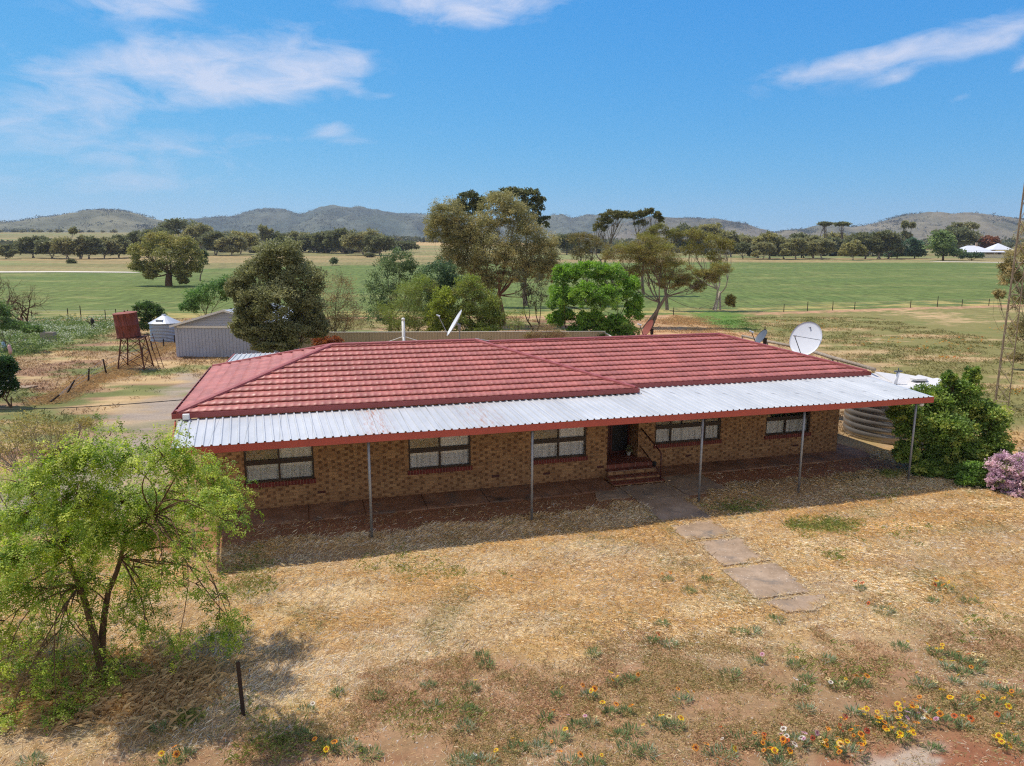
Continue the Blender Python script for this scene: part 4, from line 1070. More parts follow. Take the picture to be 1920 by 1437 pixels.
tree('umbrella_gum', 'tall gum with a flat umbrella crown against the sky, left of the pair', 'tree', gbase(1155, 118), [pc(1148, 402, 24, 8, 118), pc(1168, 404, 22, 9, 118), pc(1135, 415, 20, 8, 118, 0, .7), pc(1125, 428, 14, 10, 118, 0, .6)],
     [(82, 84, 56), (96, 94, 62)], leaf=.32, aspect=.4, puffs=30, per=30, puff_r=.27, trunk=.28, seed=27, bark='grey', twigs=14, stems=2, group='umbrella gums on the skyline', fork=.45)
tree('umbrella_gum', 'tall gum with thin tufted crown against the sky, right of the pair', 'tree', gbase(1205, 118), [pc(1188, 405, 14, 8, 118), pc(1205, 402, 12, 8, 118), pc(1218, 397, 9, 7, 118), pc(1232, 404, 8, 8, 118), pc(1202, 418, 14, 7, 118, 0, .7), pc(1240, 412, 6, 6, 118, 0, .7)],
     [(82, 84, 56), (96, 94, 62)], leaf=.3, aspect=.4, puffs=20, per=28, puff_r=.3, trunk=.24, seed=28, bark='grey', twigs=10, group='umbrella gums on the skyline', fork=.5)
tree('brown_tree', 'brownish green tree left of the flat crowned gum', 'tree', gbase(1100, 100), [pc(1085, 448, 26, 16, 100), pc(1115, 455, 26, 18, 100), pc(1090, 478, 28, 16, 100, 0, .8)],
     [(98, 88, 62), (86, 80, 58), (100, 96, 62)], leaf=.25, aspect=.3, puffs=26, per=40, puff_r=.28, trunk=.22, seed=29, bark='grey', twigs=12, top_col=(112, 106, 62))
tree('twiggy_shrub', 'dry brownish shrub leaning over the cream fence left of the bright green tree', 'shrub', gbase(1028, 48), [pc(1020, 622, 36, 18, 48), pc(1045, 632, 26, 12, 48), pc(998, 632, 20, 12, 48)],
     [(124, 104, 84), (104, 88, 72), (112, 106, 76)], leaf=.09, aspect=.3, puffs=34, per=42, puff_r=.3, trunk=.06, seed=30, bark='brown', stems=4, twigs=14)
tree('rusty_shrub', 'rust brown shrub in front of the cream fence, beside the big dark tree', 'shrub', gbase(612, 46), [pc(605, 640, 22, 12, 46), pc(630, 642, 18, 12, 46)],
     [(116, 70, 48), (96, 58, 42), (128, 84, 56)], leaf=.1, puffs=30, per=44, puff_r=.3, trunk=.06, seed=31, bark='brown', stems=3)
tree('young_tree', 'thin young tree with few leaves right of the bright green tree', 'tree', gbase(1180, 49.5), [pc(1175, 612, 14, 10, 49.5, 0, .6), pc(1192, 622, 10, 8, 49.5, 0, .6)],
     [(86, 104, 54)], leaf=.11, puffs=10, per=22, puff_r=.34, trunk=.035, seed=32, bark='dark', stems=2, twigs=8)
tree('leafy_shrub', 'pale green leafy shrub rising behind the shed roof', 'shrub', gbase(390, 62), [pc(372, 560, 30, 25, 62), pc(400, 548, 32, 28, 62), pc(425, 540, 25, 25, 62), pc(355, 575, 18, 18, 62)],
     [(84, 112, 66), (98, 124, 78), (70, 98, 58)], leaf=.17, puffs=30, per=46, puff_r=.28, trunk=.08, seed=33, bark='brown', stems=4, twigs=9)
tree('dark_bush', 'dark green bush between the rusty tank and the silver tank', 'bush', gbase(283, 63), [pc(272, 580, 22, 18, 63), pc(295, 588, 18, 18, 63), pc(278, 608, 26, 18, 63)],
     [(62, 84, 46), (76, 98, 56), (52, 72, 40)], leaf=.15, puffs=34, per=50, puff_r=.27, trunk=.08, seed=34, bark='brown', stems=3)
tree('paddock_tree', 'lone spreading gum standing in the green field on the left', 'tree', gbase(322, 136), [pc(300, 452, 36, 18, 136), pc(338, 458, 34, 18, 136), pc(268, 470, 30, 18, 136), pc(312, 482, 42, 22, 136, -2), pc(360, 478, 26, 18, 136), pc(260, 498, 18, 18, 136, 0, .8), pc(283, 512, 14, 16, 136, 0, .9), pc(342, 508, 22, 18, 136), pc(300, 500, 24, 14, 136, 0, .6), pc(365, 500, 14, 14, 136, 0, .7), pc(342, 524, 12, 10, 136, 0, .6)],
     [(104, 106, 64), (120, 118, 76), (86, 90, 56), (130, 124, 84)], leaf=.42, aspect=.4, puffs=34, per=36, puff_r=.27, trunk=.62, seed=35, bark='brown', droop=.3, wob=.12, top_col=(134, 132, 84), hub=at(318, 512, 136))
tree('small_gum', 'small grey gum just right of the lone paddock gum', 'tree', gbase(381, 150), [pc(380, 488, 10, 14, 150), pc(381, 476, 8, 8, 150)],
     GREYG, leaf=.4, puffs=18, per=26, puff_r=.34, trunk=.14, seed=36, bark='grey')
tree('round_bush', 'small round dark bush alone in the far left field', 'bush', gbase(134, 236), [pc(134, 492, 8, 5.5, 236)],
     DARKG, leaf=.5, puffs=30, per=24, puff_r=.34, trunk=.1, seed=37, bark='grey')
tree('round_bush', 'small grey green bush alone in the field right of the big dark tree', 'bush', gbase(626, 225), [pc(626, 490, 8, 7, 225)],
     GREYG, leaf=.5, puffs=26, per=22, puff_r=.36, trunk=.1, seed=38, bark='grey')
tree('oleander_bush', 'dark green bush dotted with white flowers at the left edge', 'bush', gbase(2, 32), [pc(5, 690, 26, 24, 32), pc(-25, 690, 30, 28, 32), pc(8, 720, 24, 22, 32), pc(-20, 735, 30, 20, 32)],
     [(44, 68, 38), (54, 80, 46), (38, 58, 34)], leaf=.12, puffs=40, per=60, puff_r=.27, trunk=.06, seed=39, bark='brown', stems=4)
tree('edge_gum', 'olive gum with hanging foliage at the right edge behind the lattice mast', 'tree', gbase(1975, 44), [pc(1915, 480, 30, 28, 44), pc(1950, 440, 46, 40, 44), pc(1898, 520, 26, 22, 44, 0, .8), pc(1930, 560, 36, 34, 44), pc(1890, 500, 18, 14, 44, 0, .6), pc(1915, 620, 24, 34, 44, 0, .8), pc(1872, 552, 12, 10, 44, 0, .5), pc(1905, 670, 18, 14, 44, 0, .5), pc(1960, 600, 40, 50, 44), pc(1985, 500, 50, 60, 44)],
     [(120, 112, 80), (104, 102, 72), (136, 124, 92), (92, 92, 66)], leaf=.15, aspect=.28, puffs=34, per=44, puff_r=.27, trunk=.25, seed=40, bark='grey', droop=.5, twigs=10, top_col=(146, 136, 98))
tree('garden_bush', 'large green bush beside the round water tank at the veranda end', 'bush', gbase(1790, 22.6), [pc(1745, 760, 52, 46, 22.9), pc(1800, 745, 50, 42, 22.9), pc(1715, 800, 40, 40, 22.5), pc(1850, 790, 44, 50, 22.6), pc(1775, 805, 56, 46, 22.2), pc(1820, 850, 52, 36, 22.2), pc(1760, 850, 40, 36, 22.2), pc(1862, 840, 36, 40, 22.2), pc(1823, 705, 12, 20, 22.8, 0, .5), pc(1780, 712, 16, 16, 22.8, 0, .5), pc(1690, 775, 26, 20, 22.6, 0, .7), pc(1890, 870, 26, 24, 22), pc(1700, 850, 26, 30, 22.2, 0, .8), pc(1735, 880, 30, 20, 21.9, 0, .8), pc(1790, 885, 34, 16, 21.7)],
     [(96, 118, 60), (112, 132, 70), (82, 104, 52), (132, 142, 78), (74, 96, 50)], leaf=.09, aspect=.6, puffs=84, per=58, puff_r=.25, trunk=.06, seed=41, bark='brown', stems=5, twigs=16, shell=.5)
tree('lilac_shrub', 'shrub covered in lilac flowers at the right edge', 'shrub', gbase(1905, 20.6), [pc(1890, 876, 38, 32, 20.5), pc(1915, 903, 40, 34, 20.2), pc(1945, 870, 40, 40, 20.7), pc(1876, 900, 26, 24, 20.3), pc(1950, 910, 40, 36, 20.3), pc(1905, 928, 30, 14, 20)],
     [(206, 180, 206), (222, 200, 220), (184, 158, 188), (132, 136, 104)], gain=1.1, leaf=.05, aspect=.8, puffs=80, per=60, puff_r=.2, trunk=.05, seed=42, bark='brown', stems=4, trans=M['petal'])
tree('low_shrub', 'low green shrub between the large bush and the lilac shrub', 'shrub', gbase(1832, 21), [pc(1824, 885, 30, 22, 21), pc(1848, 902, 24, 18, 20.8), pc(1812, 900, 22, 14, 20.8)],
     [(84, 112, 54), (98, 126, 64), (70, 96, 48)], leaf=.075, aspect=.55, puffs=44, per=50, puff_r=.26, trunk=.03, seed=43, bark='brown', stems=4)
tree('olive_shrub', 'open olive shrub with bare twigs behind the leafy tree at the left edge', 'shrub', gbase(80, 17.5), [pc(60, 800, 50, 34, 18), pc(110, 815, 44, 30, 18), pc(20, 835, 46, 36, 18), pc(70, 850, 50, 34, 17.5, 0, .7), pc(-30, 820, 50, 44, 18), pc(150, 795, 28, 20, 17.5, 0, .5)],
     [(128, 124, 78), (112, 110, 72), (140, 132, 92)], leaf=.06, aspect=.35, puffs=34, per=22, puff_r=.34, trunk=.07, seed=44, bark='silver', stems=5, twigs=26, wob=.14)
# white flowers on the oleander
rng = np.random.default_rng(5)
ob = [o_ for o_ in bpy.data.objects if o_.name == 'oleander_bush'][0]
bs_ = np.array(ob.location); pts = []
for c_ in [pc(5, 690, 26, 24, 32), pc(-25, 690, 30, 28, 32), pc(8, 720, 24, 22, 32), pc(-20, 735, 30, 20, 32)]:
    q = rng.normal(0, 1, (26, 3)); q /= np.linalg.norm(q, axis=1, keepdims=True); pts.append(c_[0] + q * c_[1] * 1.02 - bs_)
pts = np.repeat(np.concatenate(pts), 4, 0) + rng.normal(0, .02, (26 * 4 * 4, 3))
V_, F_, C_ = leaf_mesh(rng, pts, .05, .8, np.broadcast_to(s2l((236, 234, 228)), (len(pts), 3)))
o = np_mesh('flowers', V_, F_, M['petal'], ob, C_); o['kind'] = 'stuff'
print('trees done')
# ------------------------------------------------------------------ hills
t = NT('hillside'); o = t.obj(); a_ = t.n('ShaderNodeAttribute', attribute_name='col')
n1 = t.noise(o, .006, 8, .65); n2 = t.noise(o, .03, 6, .7)
c = t.mix(1, a_.outputs['Color'], t.ramp(t.math('ADD', t.math('MULTIPLY', n1, .5), t.math('MULTIPLY', n2, .5)), [(.36, .62), (.64, 1.4)]), 'MULTIPLY')
t.bsdf(c, 1, 0, n2, 1, 6, 0); M['hill'] = t.m
scrub_pts = []
def hills(prof, D, wf, wb, cols, seed, scr):
    xs = np.array([p[0] for p in prof], float); ys = np.array([p[1] for p in prof], float)
    px = np.arange(xs[0], xs[-1] + 1, 4.0); py = np.interp(px, xs, ys)
    k = np.array([.25, .5, .25]); py = np.convolve(np.pad(py, 1, 'edge'), k, 'valid')
    t_ = np.concatenate([np.linspace(-1, 0, 46), np.linspace(0, 1, 12)[1:]])
    PX, T = np.meshgrid(px, t_)
    Yd = D + np.where(T < 0, T * wf, T * wb)
    tx = (PX - 960) / F_PX / math.cos(R(PITCH))
    X = tx * D * (1 + (Yd / D - 1) * .8)
    e = (481.0 - np.interp(PX, px, py)) / F_PX
    top = CAM_H + e * D
    base = terrain(X, Yd) - 12
    sh = np.where(T < 0, (np.cos(T * PI) * .5 + .5) ** .9, np.cos(T * PI / 2))
    Z = base + (top - base) * sh
    gul = (fbm(X / 95, Yd / 260, seed, 5) - .5) + .5 * (.5 - np.abs(fbm(X / 190 + 3, Yd / 420, seed + 5, 4) - .5) * 4)
    Z = Z + gul * (top - base) * .38 * np.clip(-T * 3.2, 0, 1) * np.clip((1 + T) * 3, 0, 1)
    Z = Z + (fbm(X / 30, Yd / 60, seed + 9) - .5) * 7
    nx = len(px); i = (np.arange(len(t_) - 1)[:, None] * nx + np.arange(nx - 1)[None, :]).ravel()
    n = fbm(X / 160, Yd / 300, seed + 20)
    C = mixc(np.broadcast_to(s2l(cols[0]), X.shape + (3,)), s2l(cols[1]), sstep(.38, .62, n))
    o = np_mesh('hills', np.stack([X.ravel(), Yd.ravel(), Z.ravel()], 1), np.stack([i, i + 1, i + 1 + nx, i + nx], 1), M['hill'], None, C.reshape(-1, 3), smooth=True)
    tag(o, kind='structure')
    rg = np.random.default_rng(seed)
    m = T.ravel() < .02
    Xr, Yr, Zr = X.ravel()[m], Yd.ravel()[m], Z.ravel()[m]; wgt = sstep(scr, scr + .16, fbm(Xr / 110, Yr / 200, seed + 31)) + .03
    pick = rg.choice(len(Xr), int(len(Xr) * .38), p=wgt / wgt.sum())
    scrub_pts.append(np.stack([Xr[pick] + rg.normal(0, 7, len(pick)), Yr[pick] + rg.normal(0, 10, len(pick)), Zr[pick]], 1))
hills([(-500, 440), (-200, 430), (0, 425), (60, 424), (120, 419), (160, 414), (200, 407), (225, 403.5), (245, 403), (270, 405.5), (290, 409), (320, 418), (360, 428), (420, 440), (470, 452), (520, 462)], 2300, 900, 500, [(122, 120, 98), (102, 104, 86)], 300, .55)
hills([(250, 470), (300, 440), (350, 424), (385, 420), (430, 418), (460, 416), (480, 413), (500, 406), (515, 402), (532, 400.5), (550, 401.5), (566, 405), (585, 411), (592, 411.5), (603, 407), (620, 399), (635, 394.5), (646, 393.5), (665, 396), (685, 397.5), (705, 398), (725, 401), (750, 405), (775, 407.5), (800, 408), (830, 413), (870, 418), (930, 416), (1000, 413), (1028, 412), (1045, 410.5), (1056, 412), (1068, 414.5), (1080, 410), (1092, 406.5), (1110, 407), (1130, 410), (1160, 414), (1200, 418), (1260, 430), (1330, 450), (1400, 470)], 3300, 1300, 600, [(98, 104, 92), (78, 88, 80)], 320, .44)
hills([(1040, 470), (1100, 440), (1150, 424), (1200, 416), (1240, 413), (1270, 412), (1300, 414), (1340, 419), (1370, 423), (1400, 432), (1425, 437), (1460, 442), (1500, 452)], 2700, 900, 500, [(116, 110, 96), (100, 98, 84)], 340, .56)
hills([(1400, 452), (1440, 436), (1466, 434), (1480, 433), (1500, 428), (1518, 426), (1535, 428), (1560, 432), (1590, 425), (1620, 420), (1645, 413), (1665, 408.5), (1690, 406), (1710, 406), (1735, 408.5), (1752, 404.5), (1765, 404), (1785, 407), (1815, 411), (1850, 414), (1900, 417), (2000, 416), (2200, 425), (2500, 440)], 2500, 1000, 500, [(118, 112, 94), (98, 98, 82)], 360, .54)
sp_ = np.concatenate(scrub_pts); rg = np.random.default_rng(9); kk = 9
pts = np.repeat(sp_, kk, 0) + rg.normal(0, 1, (len(sp_) * kk, 3)) * [3.4, 3.4, 1.6] + [0, 0, 1.5]
V_, F_, C_ = leaf_mesh(rg, pts, 2.7, .9, np.repeat(np.array([s2l((66, 76, 62)), s2l((80, 86, 68)), s2l((58, 66, 58))])[rg.integers(0, 3, len(sp_))], kk, 0))
o = np_mesh('hillside_scrub', V_, F_, M['leaf'], None, C_); tag(o, 'dark scrub scattered over the far hillsides', 'scrub', kind='stuff')

# ------------------------------------------------------------------ far woodland: one mass where single trees cannot be told apart
rg = np.random.default_rng(77)
pl = []
def band(x0, x1, y0, y1, n, Y0, Y1):
    px = rg.uniform(x0, x1, n)
    for a in px:
        Y = rg.uniform(Y0, Y1); x = (a - 960) / F_PX * Y
        pl.append((x, Y, float(terrain(x, Y)), rg.uniform(y0, y1) * Y / F_PX))
band(-40, 280, 7, 12, 110, 330, 420); band(280, 720, 8, 14, 170, 360, 470); band(1050, 1420, 7, 12, 110, 360, 460); band(1420, 1700, 8, 14, 120, 330, 420); band(690, 850, 5, 9, 120, 760, 900); band(380, 700, 5, 10, 190, 560, 760); band(1030, 1420, 5, 10, 190, 600, 860); band(1480, 1960, 6, 12, 190, 480, 760)
band(-60, 260, 3, 5, 40, 900, 1000)
pl = np.array(pl); kk = 46
g_ = rg.normal(0, 1, (len(pl), kk, 3)); g_ /= np.linalg.norm(g_, axis=2, keepdims=True); g_ *= rg.uniform(.3, 1, (len(pl), kk, 1)) ** .5
h_ = pl[:, 3][:, None, None]
pts = (pl[:, None, :3] + g_ * h_ * [.75, .75, .42] + np.concatenate([0 * h_, 0 * h_, h_ * .58], 2)).reshape(-1, 3)
V_, F_, C_ = leaf_mesh(rg, pts, 2.6, .7, np.repeat(1.7 * np.array([s2l((88, 90, 68)), s2l((100, 98, 74)), s2l((76, 80, 64))])[rg.integers(0, 3, len(pl))], kk, 0))
o = np_mesh('far_woodland', V_, F_, M['leaf'], None, C_); tag(o, 'band of dark woodland at the foot of the hills', 'woodland', kind='stuff')

# ------------------------------------------------------------------ far trees one can tell apart
ORD = ['first', 'second', 'third', 'fourth', 'fifth', 'sixth', 'seventh', 'eighth', 'ninth', 'tenth', 'eleventh', 'twelfth', 'thirteenth', 'fourteenth', 'fifteenth', 'sixteenth']
STY = {'g': ([(104, 104, 74), (92, 94, 66), (118, 116, 84)], 'gum', 'pale'), 'd': ([(84, 88, 62), (74, 80, 56), (94, 96, 70)], 'dark gum', 'grey'),
       'o': ([(112, 110, 72), (98, 98, 64), (122, 118, 78)], 'olive gum', 'pale'), 'b': ([(72, 92, 74), (64, 82, 64)], 'bluish green pine', 'brown'),
       'u': ([(86, 90, 62), (96, 98, 68)], 'flat topped gum', 'grey'), 'p': ([(88, 104, 64), (100, 116, 72), (76, 92, 58)], 'broad green pine', 'brown'), 'r': ([(108, 74, 56), (92, 66, 52)], 'reddish brown tree', 'grey'), 's': ([(96, 98, 70), (112, 110, 80)], 'sparse gum', 'pale')}
def far_tree(px, top, by, wd, sty, label, group, seed):
    b = gp(px, by); Y = b[1]; rg = np.random.default_rng(seed); cl = []
    h = by - top
    if sty == 'u':
        for k in range(3): cl.append(pc(px + rg.uniform(-.3, .3) * wd, top + h * .10 + rg.uniform(0, .04) * h, wd * .34, h * .02, Y, 0, .7))
    elif sty == 's':
        for k in range(5): cl.append(pc(px + rg.uniform(-.38, .38) * wd, top + h * rg.uniform(.12, .5), wd * .2, h * .12, Y, 0, .7))
    elif sty in 'pb':
        for k in range(6):
            f = k / 5; cl.append(pc(px + rg.uniform(-.22, .22) * wd * (.4 + f), top + h * (.2 + .55 * f), wd * (.24 + .12 * f), h * .2, Y, rg.uniform(-1, 1), 1.2))
    else:
        wd *= 1.3; n = 5 if wd > 46 else 4
        for k in range(n):
            a = (k / (n - 1) - .5); cl.append(pc(px + a * wd * .66, top + h * (.24 + .5 * a * a + rg.uniform(-.05, .12)), wd * .25, h * .23, Y, rg.uniform(-2, 2), 1.0))
        for k in range(4): cl.append(pc(px + (k - 1.5) * .24 * wd + rg.uniform(-.06, .06) * wd, top + h * rg.uniform(.5, .72), wd * .21, h * .17, Y, rg.uniform(-2, 1), .9))
    tr = max(.16, h * .032 * Y / F_PX)
    cols, kind, bk = STY[sty]
    tree({'p': 'pine_tree', 'b': 'pine_tree', 'r': 'garden_tree'}.get(sty, 'gum_tree'), label, 'tree', b, cl, cols, leaf=Y * .0030, aspect=.55, puffs=15, per=26, puff_r=.33, trunk=tr, fork=.32, bark=bk, group=group, seed=seed,
         twigs=3 if sty not in 'su' else 7, stems=1 if sty in 'pbu' else 2, gain=1.9, shell=.55, top_col=tuple(min(255, v + 14) for v in cols[0]))
ROWS = {
 ('row of gums behind the far left field', 'in the far left row of gums'): [(12, 457, 486, 26, 'd'), (62, 440, 484, 52, 'd'), (98, 444, 485, 44, 'd'), (126, 440, 486, 44, 'g'), (151, 426, 486, 38, 's'), (168, 444, 486, 40, 'd'), (196, 442, 485, 42, 'g'), (222, 440, 484, 38, 'd'), (252, 430, 483, 40, 'd')],
 ('gums behind the lone paddock gum', 'of the gums behind the lone paddock tree'): [(290, 424, 476, 50, 'd'), (332, 408, 474, 70, 'd'), (372, 416, 476, 50, 'g'), (405, 432, 479, 46, 'd'), (435, 440, 480, 42, 'g'), (452, 430, 477, 48, 'o')],
 ('gums between the dense tree and the olive gum', 'of the gums between the dense tree and tallest gum'): [(487, 421, 473, 44, 's'), (530, 436, 473, 46, 'd'), (562, 432, 473, 46, 'g'), (590, 436, 474, 44, 'd'), (612, 431, 475, 40, 'd'), (645, 426, 476, 50, 'd'), (680, 429, 479, 60, 'g'), (712, 438, 480, 42, 'd'), (757, 452, 474, 38, 'd')],
 ('gums beyond the field right of the bright tree', 'of the gums behind the leaning tree'): [(1062, 436, 478, 36, 'd'), (1290, 420, 474, 46, 'd'), (1330, 418, 474, 50, 'o'), (1370, 430, 482, 46, 'g'), (1393, 452, 486, 28, 'd')],
 ('row of gums beyond the right field', 'in the long row of gums beyond the right field'): [(1420, 436, 484, 46, 'g'), (1442, 432, 486, 44, 'o'), (1432, 452, 487, 34, 'g'), (1468, 444, 486, 34, 'g'), (1492, 446, 487, 40, 'g'), (1502, 436, 484, 40, 'd'), (1524, 442, 485, 36, 'g'), (1542, 446, 487, 34, 'g'), (1562, 444, 480, 32, 'd'), (1600, 450, 488, 34, 'o'), (1575, 432, 476, 44, 'o'), (1622, 432, 486, 50, 'd'), (1650, 428, 486, 44, 's'), (1668, 430, 486, 40, 'd')],
 ('flat topped gums on the right skyline', 'of the two flat topped gums on the right skyline'): [(1545, 412, 478, 34, 'u'), (1582, 412, 478, 44, 'u')],
 ('trees in front of the far white roofed house', 'of the trees left of the white farmhouse'): [(1702, 413, 478, 26, 's'), (1682, 452, 485, 62, 'b'), (1715, 446, 485, 48, 'b'), (1768, 430, 489, 98, 'p'), (1816, 408, 476, 76, 's'), (1790, 418, 478, 60, 'd')]}
sd_ = 500
for (grp, ph), lst in ROWS.items():
    order = sorted(range(len(lst)), key=lambda i: lst[i][0])
    for i, L in enumerate(lst):
        rk = order.index(i); k = STY[L[4]][1]
        far_tree(*L, f'{k}, {ORD[rk]} from the left {ph}'.replace('flat topped gum, ', 'tall gum, '), grp, sd_); sd_ += 1
far_tree(1854, 438, 478, 24, 'r', 'reddish brown tree standing before the far white roofed house', None, 600)
tree('low_bush', 'low bluish green bush in front of the far white roofed house', 'bush', gp(1822, 489), [pc(1812, 480, 14, 7, gp(1822, 489)[1]), pc(1832, 480, 14, 7, gp(1822, 489)[1])], STY['b'][0], leaf=.6, puffs=26, per=26, puff_r=.34, trunk=.2, seed=601, bark='brown')
tree('low_bush', 'small dark bush under the far gums left of the tallest gum', 'bush', gp(693, 483), [pc(693, 479, 10, 3.5, gp(693, 483)[1])], STY['d'][0], leaf=.6, puffs=26, per=26, puff_r=.34, trunk=.2, seed=602, bark='brown')

# ------------------------------------------------------------------ far house
M['farwhite'] = m_plain('pale_roof_iron', lin(214, 216, 222), .5, .1, .05, 1)
M['farwall'] = m_plain('stone_wall', lin(172, 150, 130), .85, 0, .1, 1)
M['cream'] = m_plain('cream_paint', lin(214, 204, 184), .7, 0, .06, 1)
hb = gp(1832, 486); Yh = hb[1] + 22; s = Yh / F_PX
fx = (1838 - 960) / F_PX * Yh; zf = float(terrain(fx, Yh))
fh = empty('farm_house', (fx, Yh, zf), R(-8), 'far white roofed farmhouse behind trees at the right edge of the field', 'house')
W = 46 * s; Hh = 2.9
mb = MB(); mb.box(-W, W * .85, 0, 9, 0, Hh); mb.build('wall', M['farwall'], fh)
mb = MB()
def gable(mb, x0, x1, y0, y1, z, r): 
    xm = (x0 + x1) / 2; ym = (y0 + y1) / 2; dd = (y1 - y0) / 2 * .9
    mb.add([(x0, y0, z), (x1, y0, z), (x1, y1, z), (x0, y1, z), (x0 + dd, ym, z + r), (x1 - dd, ym, z + r)], [(0, 1, 5, 4), (1, 2, 5), (2, 3, 4, 5), (3, 0, 4), (3, 2, 1, 0)])
gable(mb, -W - .6, W * .1, -.6, 9.6, Hh + .05, 2.4); gable(mb, W * .1 + .1, W * .85 + .6, -.4, 9.6, Hh + .55, 3.0)
rf = mb.build('roof', M['farwhite'], fh)
mb = MB(); mb.box(-W * .35, -W * .28, 4, 4.6, Hh + 1, Hh + 3.8); mb.build('chimney', M['farwall'], rf)
mb = MB(); mb.add([(-W - .6, -3.4, Hh - .6), (W * .5, -3.4, Hh - .6), (W * .5, -.6, Hh), (-W - .6, -.6, Hh)], [(0, 1, 2, 3)]); mb.build('veranda_roof', M['farwhite'], fh)
for k in range(5):
    mb = MB(); x_ = -W + k * W * .36; mb.box(x_, x_ + .12, -3.3, -3.18, 0, Hh - .6); mb.build('post', M['cream'], fh)
for k, x_ in enumerate((-W * .8, -W * .3, W * .35, W * .65)):
    mb = MB(); mb.box(x_, x_ + 1.1, -.04, .02, .9, 2.3); mb.build('window', M['frame'], fh)
Yf = hb[1] + 12
fr = empty('paling_fence', ((1850 - 960) / F_PX * Yf, Yf, float(terrain(180, Yf))), 0, 'pale paling fence in front of the far white roofed house', 'fence')
mb = MB(); W2 = 24 * Yf / F_PX
for k in range(60): x_ = -W2 + 2 * W2 * k / 60; mb.box(x_, x_ + 2 * W2 / 60 * .9, 0, .05, 0, 1.6)
mb.build('paling_panel', M['cream'], fr)
mb = MB(); mb.box(-W2, W2, .051, .10, 1.2, 1.3); mb.box(-W2, W2, .051, .10, .3, .4); mb.build('rail', M['cream'], fr)

# ------------------------------------------------------------------ far roads
M['road'] = m_plain('pale_limestone_road', lin(206, 196, 180), .95, 0, .12, .3)
def strip(name, pts, wds, mat):
    V = []; n = len(pts)
    fine = []
    for i in range(n - 1):
        for k in range(12): f = k / 12; fine.append((pts[i] * (1 - f) + pts[i + 1] * f, wds[i] * (1 - f) + wds[i + 1] * f))
    fine.append((pts[-1], wds[-1]))
    for p, w_ in fine:
        for sgn in (-1, 1):
            y = p[1] + sgn * w_ / 2; V.append((p[0], y, float(terrain(p[0], y)) + .06))
    F_ = [(2 * i, 2 * i + 2, 2 * i + 3, 2 * i + 1) for i in range(len(fine) - 1)]
    o = MB().add(V, F_).build(name, mat); tag(o, kind='structure'); return o
strip('road', [gp(x, y) for x, y in ((-160, 510), (0, 510.5), (120, 510), (235, 511), (262, 512))], [7, 6, 5.4, 4, .6], M['road'])
strip('road', [gp(x, y) for x, y in ((1722, 489.5), (1750, 490.8), (1800, 491.5), (1870, 492.5), (2000, 493))], [1.5, 6.0, 6.5, 6.5, 6.5], M['road'])
print('far done')
# ------------------------------------------------------------------ sheds, tanks, dishes, fences
t = NT('rusty_tank_iron'); o = t.obj()
r1 = t.noise(t.mapping(o, (3, 3, .5)), 2.2, 7, .7, .5)
c = t.ramp(r1, [(.32, lin(58, 34, 30)), (.46, lin(112, 56, 46)), (.6, lin(140, 74, 60)), (.74, lin(168, 116, 100))])
t.bsdf(c, .8, .1, r1, .4, .01); M['rust'] = t.m
M['rustleg'] = m_plain('rusty_steel', lin(96, 56, 42), .8, .1, .3, 8)
M['shed'] = m_plain('grey_shed_paint', lin(172, 178, 194), .55, .1, .06, .8, lin(120, 116, 118), .25)
M['shedroof'] = m_plain('shed_roof_iron', lin(178, 184, 194), .5, .2, .06, 1)
M['fencecream'] = m_plain('beige_fence_steel', lin(176, 160, 132), .6, .05, .06, .7, lin(140, 122, 100), .3)
M['fencecap'] = m_plain('pale_fence_cap', lin(226, 222, 214), .5, .05, .05, 1)
M['silver'] = m_plain('silver_tank_iron', lin(158, 166, 178), .4, .45, .08, 1.5)
M['poly'] = m_plain('pale_grey_tank', lin(206, 204, 202), .55, 0, .06, 1.2, lin(168, 158, 148), .35)
M['polywall'] = m_plain('zinc_tank_wall', lin(150, 146, 142), .32, .55, .12, 1.5, lin(110, 96, 86), .3)
M['dish'] = m_plain('dish_white', lin(216, 220, 228), .5, 0, .04, 4)
M['dishrust'] = m_plain('dish_rusty', lin(132, 66, 50), .7, .1, .2, 5)
M['dishgrey'] = m_plain('dish_dark_grey', lin(92, 98, 108), .55, .2, .15, 5)
M['wood'] = m_bark('grey_timber', lin(150, 138, 124))
M['post'] = m_plain('dark_steel_post', lin(52, 38, 32), .7, .2, .25, 9)
M['mast'] = m_plain('weathered_mast_steel', lin(150, 132, 112), .6, .3, .2, 5, lin(118, 84, 62), .5)
M['stone'] = m_plain('grey_blocks', lin(158, 146, 134), .9, 0, .15, 3)

# grey shed
Ys = 48.5; pL = at(331, 665, Ys); sh = empty('garage_shed', on_ground(pL[0], Ys), R(-2), 'grey steel garage shed with a low gable behind the left end of the house', 'shed')
SW, SH, SR, SD = 7.3, 2.22, 1.02, 8.0
def corr(mb, x0, x1, y, z0f, z1f, step=.19, dep=.03, sgn=-1):
    x = x0; vs = []
    while x < x1 - 1e-6:
        w_ = min(step, x1 - x)
        for f, d in ((0, 0), (.72, 0), (.78, dep), (.94, dep)):
            vs.append((x + w_ * f, d))
        x += w_
    vs.append((x1, 0)); P_ = []
    for xx, d in vs: P_ += [(xx, y + sgn * d, z0f(xx)), (xx, y + sgn * d, z1f(xx))]
    return mb.add(P_, [(2 * i, 2 * i + 2, 2 * i + 3, 2 * i + 1) for i in range(len(vs) - 1)])
zt = lambda x: SH + SR * (1 - abs(x - SW / 2) / (SW / 2))
mb = MB(); mb.box(0, .2, 0, .12, 0, SH); mb.box(SW - .2, SW, 0, .12, 0, SH)
mb.add([(0, .05, SH), (SW, .05, SH), (SW / 2, .05, SH + SR)], [(0, 1, 2)])
